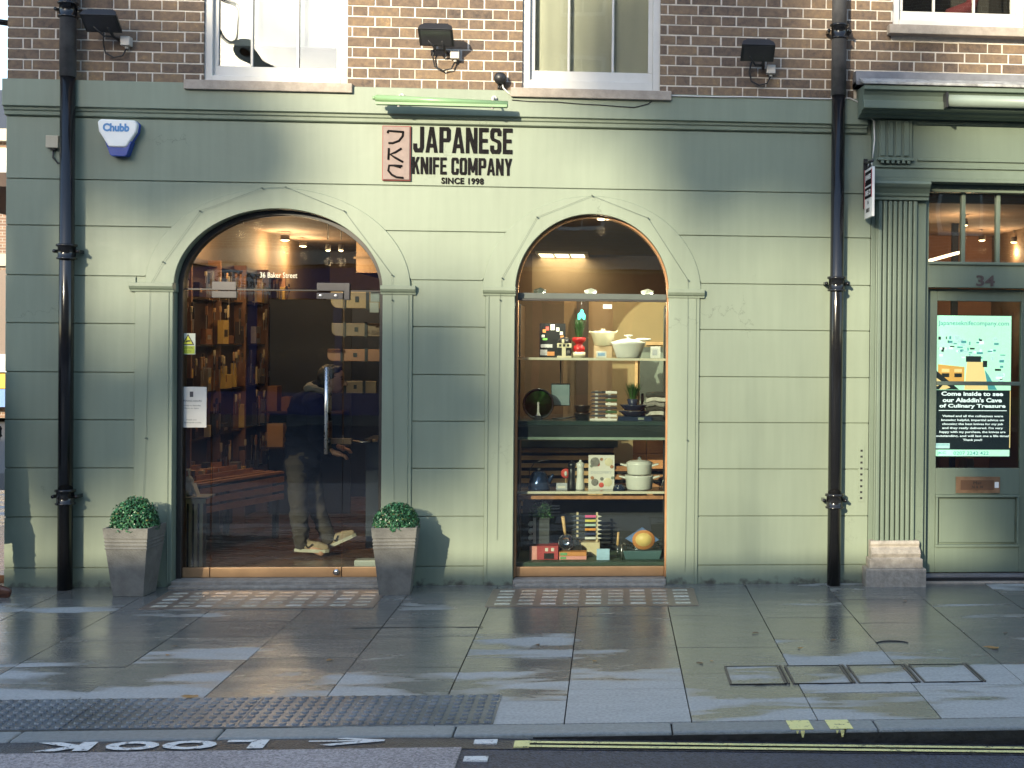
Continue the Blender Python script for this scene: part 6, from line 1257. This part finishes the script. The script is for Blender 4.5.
# neighbour interior
q = MB(); q.box(1.85,3.9,.31,3.6,CZ+.05,CZ+.1,M('neighbour_ceiling',(.30,.15,.09),.8)); q.box(1.86,3.9,3.4,3.5,-.1,CZ+.05,M('neighbour_wall',(.20,.10,.06),.8)); q.box(1.86,3.9,.17,3.5,-.1,.04,WDK); struct(q.build('wall_neighbour_shop'))
for px_, py_, Y_, lb in ((964,225,1.2,'brighter ceiling spotlight behind the middle transom pane'),(982,240,2.6,'ceiling spotlight low in the middle transom pane'),(1014,242,2.6,'ceiling spotlight behind the right transom pane')): spot(px_,py_,Y_,lb,power=12,r=.028,autoy=False)
q = MB(); q.box(P(952,300,2).x,P(958,300,2).x,2.,2.05,.04,3.0,NAVY); tag(q.build('post', loc=(2.9,2,.04)), 'dark post inside the shop numbered 34', 'post')
p = P(945,255,1.5); q = MB(); q.prism([(p.x-.12,p.z-.06),(p.x+.16,p.z+.02),(p.x+.16,p.z+.045),(p.x-.12,p.z-.035)],1.5,1.9,PANEL); tag(q.build('tube_light', loc=p), 'slanting tube light behind the left transom pane', 'tube light')
rg = random.Random(77)
for k in range(12): x = 2.45+k*.075; h = rg.uniform(.3,.9); o = MB(); o.box(x,x+.06,1.2,1.3,.04,.04+h,rg.choice(goods)); tag(o.build('stored_box', loc=(x,1.2,.04)), 'dim box stacked inside the door numbered 34', 'box', 'boxes inside the shop numbered 34')

# ================================================================ PERSON INSIDE
SKIN = M('skin', (.42,.22,.14), .5, var=.06); HAIR = M('dark_hair', (.015,.011,.009), .6, var=.3, scale=40, bump=.3); JKT = M('navy_jacket', (.010,.012,.022), .95, spec=.1, var=.3, scale=14, bump=.15, bscale=200); TRS = M('khaki_grey_trousers', (.055,.045,.038), .9, spec=.12, var=.15, scale=20, bump=.15, bscale=200); SHOE = M('beige_suede', (.30,.225,.15), .8, var=.12, scale=20); SOLE = M('cream_rubber', (.40,.37,.30), .6); HOOD = M('grey_hood', (.26,.23,.20), .9, var=.15, scale=20, bump=.2)
YP = 1.0; sc_ = (YP+DIST)/FPX
def pp(px, py, dy=0.): return P(px, py, YP+dy)
per = thing('person', 'customer in a dark jacket, grey hood and beige trainers leaning forward inside the door', 'person', P(315,551,YP))
hipL, hipR = pp(297,468,-.07), pp(309,468,.07); kneeL, kneeR = pp(299,512,-.08), pp(317,507,.08); ankL, ankR = pp(303,544,-.08), pp(330,540,.09)
pel, chest, neck, head = pp(303,458), pp(309,408), pp(325,388), pp(332,380)
shL, shR = pp(313,402,-.17), pp(313,402,.17); elL, elR = pp(316,440,-.22), pp(318,438,.2); wrL, wrR = pp(332,452,-.14), pp(336,446,.12)
toeL, toeR = ankL+Vector((.15,-.02,-.065)), pp(345,536,.09)
R2 = Matrix.Rotation(R_(25), 3, 'Y')
body = [('c',hipL,kneeL,.072,.052),('c',kneeL,ankL,.056,.036),('c',hipR,kneeR,.072,.052),('c',kneeR,ankR,.056,.036),('c',pel,chest,.09,.11,(.8,1.15)),('c',hipL,hipR,.078,.078),('c',chest,neck,.11,.06),('c',shL,shR,.07,.07),
 ('c',neck,head+Vector((-.01,0,-.02)),.055,.055),('e',head,(.096,.075,.115),R2),('e',head+Vector((.035,0,-.055)),(.055,.05,.055)),('c',head+Vector((.088,0,.0)),head+Vector((.112,0,-.035)),.012,.016),('c',head+Vector((.08,-.02,-.062)),head+Vector((.08,.02,-.062)),.013,.013),('e',head+Vector((-.01,-.077,-.01)),(.018,.012,.03)),('e',head+Vector((-.01,.077,-.01)),(.018,.012,.03)),
 ('c',shL,elL,.05,.038),('c',elL,wrL,.036,.026),('c',shR,elR,.05,.038),('c',elR,wrR,.036,.026),('c',ankL,toeL,.036,.03),('c',ankR,toeR,.036,.03)]
for w, s in ((wrL,-1),(wrR,1)):
    d = Vector((.8,0,-.25)).normalized(); pm = w+d*.05; body.append(('c',w,pm,.026,.032,(1,.7)))
    for k in range(4):
        o_ = Vector((0,(k-1.5)*.018,(.004 if k in (1,2) else 0))); a = pm+o_+d*.02; L_ = [.062,.072,.07,.055][k]; b2 = a+d*L_*.55; c2 = b2+(d+Vector((0,0,-.9))).normalized()*L_*.5; body += [('c',a,b2,.0095,.009),('c',b2,c2,.009,.008)]
    a = w+Vector((.01,-s*.022,.0)); body += [('c',a,a+Vector((.035,-s*.025,-.02)),.012,.010),('c',a+Vector((.035,-s*.025,-.02)),a+Vector((.06,-s*.02,-.035)),.010,.009)]
b_ = blob('body', body, SKIN, .0065, 3, per)
tr = [('c',hipL+Vector((0,0,.03)),kneeL,.090,.070),('c',kneeL,ankL+Vector((-.012,0,.01)),.074,.062),('c',ankL+Vector((-.012,0,.02)),ankL+Vector((-.01,0,-.012)),.060,.056),('c',hipR+Vector((0,0,.03)),kneeR,.090,.068),('c',kneeR,ankR+Vector((-.012,0,.01)),.072,.060),('c',hipL+Vector((0,0,.02)),hipR+Vector((0,0,.02)),.095,.095),('c',pel,pel+Vector((0,0,-.06)),.115,.10,(.85,1.1))]
blob('trousers', tr, TRS, .010, 2, per, disp=.010, dsc=7, seed=3)
lo_ = pp(302,470)
jk = [('c',lo_+Vector((.0,0,.035)),pp(305,440),.122,.130,(.90,1.2)),('c',lo_+Vector((.0,0,.0)),lo_+Vector((0,0,.06)),.118,.122,(.90,1.2)),('c',pp(305,440),chest,.130,.138,(.9,1.2)),('c',chest,neck+Vector((-.03,0,-.02)),.12,.08,(1,1.2)),('c',shL,shR,.078,.078),('c',shL,elL,.062,.054),('c',elL,wrL+Vector((-.02,0,0)),.052,.04),('c',shR,elR,.062,.054),('c',elR,wrR+Vector((-.02,0,0)),.052,.04)]
blob('jacket', jk, JKT, .011, 2, per, disp=.012, dsc=6, seed=11)
hd = [('c',neck+Vector((-.10,-.07,.0)),neck+Vector((.03,-.075,-.03)),.035,.025),('c',neck+Vector((-.10,.07,.0)),neck+Vector((.03,.075,-.03)),.035,.025),('c',neck+Vector((-.11,-.06,.0)),neck+Vector((-.11,.06,.0)),.045,.045),('c',neck+Vector((-.12,0,-.02)),neck+Vector((-.05,0,.02)),.05,.05),('c',neck+Vector((.02,-.06,-.04)),pp(329,412,-.11),.022,.012)]
blob('hood', hd, HOOD, .009, 2, per, disp=.008, dsc=14, seed=5)
hr = [('e',head+Vector((-.022,0,.028)),(.096,.083,.10),R2),('e',head+Vector((-.05,0,-.02)),(.055,.072,.07),R2),('c',head+Vector((.045,-.04,.085)),head+Vector((.045,.04,.085)),.03,.03)]
blob('hair', hr, HAIR, .008, 1, per, disp=.006, dsc=30, seed=1)
q = MB()
for s in (-1,1): q.lathe([(.0,-.007),(.008,-.004),(.009,0),(.006,.005),(.0,.007)], M('eye_dark',(.02,.015,.012),.2), tuple(head+Vector((.083,s*.032,.008))), 10); q.tube([head+Vector((.084,s*.018,.024)), head+Vector((.088,s*.034,.028)), head+Vector((.080,s*.048,.024))], .0045, HAIR, 6)
q.build('eyes_and_brows', per)
def shoe(a, dx, up_, nm):
    d = Vector((dx,0,up_)).normalized(); n_ = Vector((-d.z,0,d.x)); heel = a-d*.05-n_*.045
    f = lambda l, h: heel+d*l+n_*h
    blob('shoe', [('c',f(.035,.045),f(.06,.075),.044,.042),('c',f(.05,.038),f(.17,.03),.044,.036,(1,1.05)),('c',f(.17,.03),f(.235,.022),.038,.024,(1,1.1))], SHOE, .007, 2, per)
    vs = []; out = [(-.01,-.03),(-.012,.03),(.03,.044),(.10,.042),(.17,.050),(.235,.042),(.262,.018),(.262,-.018),(.235,-.042),(.17,-.05),(.10,-.042),(.03,-.044)]
    s_ = MB(); vs = [f(u,-.014)+Vector((0,v,0)) for u, v in out]+[f(u,.012)+Vector((0,v,0)) for u, v in out]; n = len(out)
    s_.add(vs, [tuple(range(n)), tuple(range(2*n-1,n-1,-1))]+[(i,n+i,n+(i+1)%n,(i+1)%n) for i in range(n)], SOLE)
    for (u0,h0,u1,h1) in ((.075,.055,.10,.02),(.10,.02,.135,.055)): s_.tube([f(u0,h0)+Vector((0,-.047,0)), f(u1,h1)+Vector((0,-.047,0))], .005, BLKI, 6)
    s_.build('sole', per)
shoe(ankL, 1, -.04, 'l'); shoe(ankR, .9, .42, 'r')
# ================================================================ PEDESTRIAN AT THE LEFT EDGE
JEAN = M('pale_blue_jeans', (.26,.34,.44), .85, var=.15, scale=20, bump=.1); COAT = M('black_coat', (.012,.012,.014), .8, bump=.1); BSH = M('brown_leather_shoe', (.09,.035,.02), .3)
bx = -4.515; by = -.27
pe = thing('person', 'pedestrian in a long black coat, pale jeans and brown shoes walking at the left edge', 'person', (bx,by,0))
def V(x, y, z): return Vector((bx+x, by+y, z))
b1 = [('c',V(-.02,-.09,.86),V(.12,-.09,.48),.085,.055),('c',V(.12,-.09,.48),V(.14,-.09,.10),.055,.036),('c',V(-.02,.09,.86),V(-.02,.09,.47),.085,.055),('c',V(-.02,.09,.47),V(-.25,.09,.14),.055,.036),('c',V(0,0,.9),V(.0,0,1.35),.12,.14,(.8,1.2)),('c',V(0,0,1.35),V(.01,0,1.52),.09,.052),('e',V(.03,0,1.62),(.095,.076,.118)),('c',V(.12,0,1.62),V(.135,0,1.59),.012,.016),('e',V(.02,.077,1.61),(.018,.012,.03)),('e',V(.02,-.077,1.61),(.018,.012,.03)),('c',V(0,-.17,1.40),V(-.08,-.24,1.12),.05,.038),('c',V(-.08,-.24,1.12),V(.0,-.25,.88),.036,.025),('c',V(0,.17,1.40),V(.08,.24,1.12),.05,.038),('c',V(.08,.24,1.12),V(.02,.25,.88),.036,.025),('c',V(0,-.17,1.4),V(0,.17,1.4),.07,.07),('c',V(.14,-.09,.08),V(.26,-.09,.04),.036,.03),('c',V(-.25,.09,.12),V(-.14,.09,.05),.036,.03)]
for s, wx in ((-1,.0),(1,.02)):
    w = V(wx, s*.25, .88); b1.append(('c',w,w+Vector((.01,0,-.07)),.026,.03))
    for k in range(4): a = w+Vector((.03*(k-1.5)*.6+.01,0,-.09)); b1 += [('c',a,a+Vector((.005,-s*.004,-.035)),.009,.009),('c',a+Vector((.005,-s*.004,-.035)),a+Vector((.008,-s*.02,-.062)),.009,.008)]
    b1.append(('c',w+Vector((.03,0,-.04)),w+Vector((.045,-s*.01,-.09)),.011,.009))
blob('body', b1, SKIN, .009, 2, pe)
blob('trousers', [('c',V(-.02,-.09,.86),V(.12,-.09,.48),.1,.075),('c',V(.12,-.09,.48),V(.13,-.09,.12),.075,.062),('c',V(-.02,.09,.86),V(-.02,.09,.47),.1,.075),('c',V(-.02,.09,.47),V(-.23,.09,.17),.075,.062),('c',V(0,-.06,.9),V(0,.06,.9),.12,.12)], JEAN, .013, 2, pe, disp=.012, dsc=9)
blob('coat', [('c',V(.0,0,.62),V(0,0,1.0),.19,.165,(.95,1.2)),('c',V(0,0,1.0),V(0,0,1.36),.165,.165,(.85,1.2)),('c',V(0,0,1.36),V(.0,0,1.46),.13,.075),('c',V(0,-.17,1.40),V(0,.17,1.40),.09,.09),('c',V(0,-.17,1.40),V(-.08,-.24,1.12),.075,.062),('c',V(-.08,-.24,1.12),V(.0,-.25,.92),.06,.045),('c',V(0,.17,1.40),V(.08,.24,1.12),.075,.062),('c',V(.08,.24,1.12),V(.02,.25,.92),.06,.045)], COAT, .014, 2, pe, disp=.01)
blob('hair', [('e',V(.0,0,1.655),(.10,.086,.10)),('e',V(-.04,0,1.60),(.06,.075,.08))], HAIR, .01, 1, pe)
for a, u in ((V(.14,-.09,.075),0),(V(-.25,.09,.105),-.25)):
    d = Vector((1,0,u)).normalized(); blob('shoe', [('c',a-d*.03,a+d*.12+Vector((0,0,-.02)),.05,.042),('c',a+d*.1+Vector((0,0,-.02)),a+d*.20+Vector((0,0,-.035)),.043,.026,(.8,1.1)),('c',a-d*.04+Vector((0,0,-.045)),a+d*.20+Vector((0,0,-.05)),.024,.02,(.6,1.8))], BSH, .009, 2, pe)

# ================================================================ ACROSS AND DOWN THE STREET
OB1 = mat_brickwall('opposite_brown_brick', (.17,.10,.07), (.26,.16,.11), (.35,.32,.28)); OB2 = M('opposite_stone', (.42,.38,.31), .8, var=.15, scale=1); OB3 = mat_brickwall('opposite_yellow_brick', (.33,.25,.15), (.40,.30,.18), (.40,.37,.32)); OG = M('far_window_glass', (.03,.035,.045), .08); OW_ = M('far_white_paint', (.6,.6,.57), .6); OR = M('slate_roof', (.06,.065,.075), .7)
def house(x0, x1, yf, h, m, label, floors, cols, facing=1, depth=10, roof=True, shop=(.05,.09,.06)):
    """facing=1: front looks towards +Y (our side)"""
    t = thing('terrace_house', label, 'building', ((x0+x1)/2, yf, 0)); s = facing; q = MB(); q.box(x0,x1,min(yf,yf-s*depth),max(yf,yf-s*depth),-.3,h,m); q.build('wall', t)
    q = MB(); q.box(x0,x1,yf-s*.02,yf+s*.25,h,h+.3,OB2); q.box(x0,x1,yf,yf+s*.12,3.5,3.8,OB2); q.build('cornice', t)
    fh = (h-3.9)/floors; cw = (x1-x0)/cols
    for i in range(floors):
        for j in range(cols):
            cx = x0+cw*(j+.5); z0 = 3.9+fh*i+fh*.22; z1 = z0+fh*.6
            q = MB(); q.box(cx-.55,cx+.55,yf-s*.0,yf+s*.035,z0-.06,z1+.06,OW_); w = q.build('window', t)
            q = MB(); q.box(cx-.46,cx-.02,yf+s*.036,yf+s*.045,z0+.04,(z0+z1)/2-.03,OG); q.box(cx+.02,cx+.46,yf+s*.036,yf+s*.045,z0+.04,(z0+z1)/2-.03,OG); q.box(cx-.46,cx-.02,yf+s*.036,yf+s*.045,(z0+z1)/2+.03,z1-.04,OG); q.box(cx+.02,cx+.46,yf+s*.036,yf+s*.045,(z0+z1)/2+.03,z1-.04,OG); q.build('pane', w)
    q = MB(); SF = M('shop_paint_%d' % int(shop[1]*100), shop, .5)
    q.box(x0+.2,x1-.2,yf,yf+s*.1,2.7,3.4,SF); n = max(2, int((x1-x0)/2))
    for j in range(n+1): u = x0+.2+(x1-x0-.4)*j/n; q.box(u-.1,u+.1,yf,yf+s*.1,0,2.7,SF)
    q.box(x0+.2,x1-.2,yf,yf+s*.08,0,.5,SF); sh = q.build('shopfront', t); q = MB(); q.box(x0+.3,x1-.3,yf+s*.01,yf+s*.03,.5,2.7,OG); q.build('pane', sh)
    if roof:
        q = MB(); q.prism([(yf-s*.3,h+.3),(yf-s*depth/2,h+2.2),(yf-s*(depth-.3),h+.3)],x0,x1,OR,'x'); rf = q.build('roof', t)
        q = MB(); q.box(x0+.1,x0+1.3,yf-s*5.4,yf-s*4.6,h,h+3.4,m)
        for k in range(3): q.lathe([(.13,h+3.4),(.11,h+3.9)],OB2,(x0+.35+k*.35,yf-s*5,0),10)
        q.build('chimney', rf)
    return t
YO = -21.
house(-40,-27,YO,13,OB2,'tall pale stone terrace across the street, far left',3,5)
house(-27,-20.5,YO,12,OB1,'brown brick terrace across the street beside the pale stone one',3,3,shop=(.05,.05,.16))
house(-20.5,-4.2,YO,LOWH,OB1,'low brown brick terrace across the street with a shopfront below',1,7,shop=(.04,.05,.10),roof=False)
house(-4.2,5,YO,11.5,OB3,'yellow brick terrace directly across the street',3,4,shop=(.15,.03,.03))
house(5,14,YO,12.5,OB1,'brown brick terrace across the street to the right',3,4,shop=(.04,.10,.06))
house(14,30,YO,12,OB2,'long pale stone terrace across the street, far right',3,7,shop=(.05,.05,.05))
# opposite pavement
q = MB(); q.box(-60,60,YO,-17.2,-.3,.0,M('far_pavement',(.16,.155,.14),.5,var=.2,scale=1.5)); struct(q.build('pavement_opposite'))
# street nameplate on the low terrace
q = MB(); q.box(-9.35,-7.95,YO+.105,YO+.135,2.78,3.32,M('nameplate_white',(.75,.75,.72),.4)); F = lambda u,v,d:(-u, YO+.136+d, v)
put_text(q,'BAKER',BLK,(8.15,9.15,3.15,3.27),F,bold=.02,thick=.002); put_text(q,'STREET W1',BLK,(8.05,9.25,2.96,3.10),F,bold=.02,thick=.002); put_text(q,'CITY OF WESTMINSTER',M('tag_red'),(8.2,9.1,2.84,2.90),F,bold=.01,thick=.002)
tag(q.build('street_nameplate', loc=(-8.65,YO+.1,3)), 'white street nameplate on the terrace across the street', 'street sign')
# buildings down the side street at the left
t = house(-32,-12.9,24,6.6,OB1,'brown brick house far down the side street at the left edge',2,6,facing=-1,roof=True,shop=(.12,.08,.06))
q = MB(); q.box(-32,-12.9,23.6,23.9,.86,1.3,OW_); q.box(-32,-12.9,23.6,23.9,5.8,6.4,OW_); q.box(-32,-12.9,23.55,23.6,.46,.82,M('hoarding_yellow',(.7,.42,.02),.5)); q.box(-32,-12.9,23.55,23.6,.0,.44,M('hoarding_blue',(.10,.2,.5),.5)); q.build('hoarding', t)
# unseen trees added behind the terraces, crowns placed to shade parts of the front
BARK = M('plane_bark', (.16,.14,.10), .9, var=.3, scale=3, bump=.5, bscale=8); TLF = M('plane_leaf', (.07,.09,.03), .6, island=.5)
def tree(x, y, h, blobs, label, seed, n=2600, s=(.22,.42)):
    t = thing('shade_tree', label, 'tree', (x,y,0)); q = MB(); r = random.Random(seed)
    q.tube([(x,y,0),(x+.1,y,h*.3),(x-.1,y,h*.6),(x,y,h*.85)],[.4,.33,.22,.1],BARK,12)
    for (dx,dz,rx,rz_) in blobs: q.tube([(x,y,h*.35),(x+dx*.5,y+r.uniform(-.6,.6),(h*.4+dz)/2),(x+dx,y,dz)],[.18,.12,.05],BARK,8)
    q.build('trunk', t); q = MB()
    for (dx,dz,rx,rz_) in blobs:
        cl = [(r.gauss(0,.5),r.gauss(0,.5),r.gauss(0,.5)) for _ in range(26)]
        for i in range(n):
            c = r.choice(cl); p = Vector((x+dx+rx*(c[0]+r.gauss(0,.17)), y+rx*(c[1]+r.gauss(0,.17)), dz+rz_*(c[2]+r.gauss(0,.17))))
            nv = Vector((r.uniform(-1,1),r.uniform(-1,1),r.uniform(-.2,1))).normalized(); tt = nv.orthogonal().normalized(); tt.rotate(Matrix.Rotation(r.uniform(0,6.28),3,nv)); w = nv.cross(tt); k = r.uniform(*s); q.add([p-tt*k,p-w*k*.6,p+tt*k,p+w*k*.6],[(0,1,2,3)],TLF)
    q.build('crown', t)
# ================================================================ SUN AND SKY
AZ, EL = R_(SUN_AZ), R_(SUN_EL)
sd = Vector((-math.sin(AZ)*math.cos(EL), -math.cos(AZ)*math.cos(EL), math.sin(EL)))   # towards the sun
def shade_at(px, py, d):
    """point on the sun ray through the wall point seen at (px,py), d metres in front of the wall: used to site the trees"""
    p = P(px, py, 0); k = d/(-sd.y); return p+sd*k
for (lb, d, seed, spots_) in SHADE_TREES:
    pts = [(shade_at(px_, py_, d), rx, rz_) for px_, py_, rx, rz_ in spots_]
    tx = sum(p[0].x for p in pts)/len(pts); h = max(p[0].z for p in pts)
    tree(tx, -d, h, [(p.x-tx, p.z, rx, rz_) for p, rx, rz_ in pts], lb, seed, n=TN)
sun = bpy.data.lights.new('sun','SUN'); sun.energy = SUN_E; sun.angle = R_(.53); sun.color = (1.,.88,.64)
so = bpy.data.objects.new('sun', sun); COL.objects.link(so); so.rotation_euler = (-sd).to_track_quat('-Z','Y').to_euler(); so.location = (0,-30,30)
wd = bpy.data.worlds.new('World'); scene.world = wd; wd.use_nodes = True; nt = wd.node_tree; bg = nt.nodes['Background']
sky = nn(nt, 'ShaderNodeTexSky'); sky.sky_type = 'NISHITA'; sky.sun_disc = False; sky.sun_elevation = EL; sky.sun_rotation = math.atan2(sd.x, sd.y); sky.air_density = 1.; sky.dust_density = .7; sky.ozone_density = 1.
nt.links.new(sky.outputs[0], bg.inputs[0]); bg.inputs[1].default_value = SKY_E
scene.view_settings.view_transform = 'Standard'; scene.view_settings.look = 'None'; scene.view_settings.exposure = EXPO; scene.view_settings.gamma = 1
scene.render.engine = 'CYCLES'; cy = scene.cycles; cy.use_denoising = True; cy.max_bounces = 8; cy.transparent_max_bounces = 12; cy.caustics_reflective = False; cy.caustics_refractive = False; cy.sample_clamp_indirect = 6
scene.render.resolution_x = 1024; scene.render.resolution_y = 768
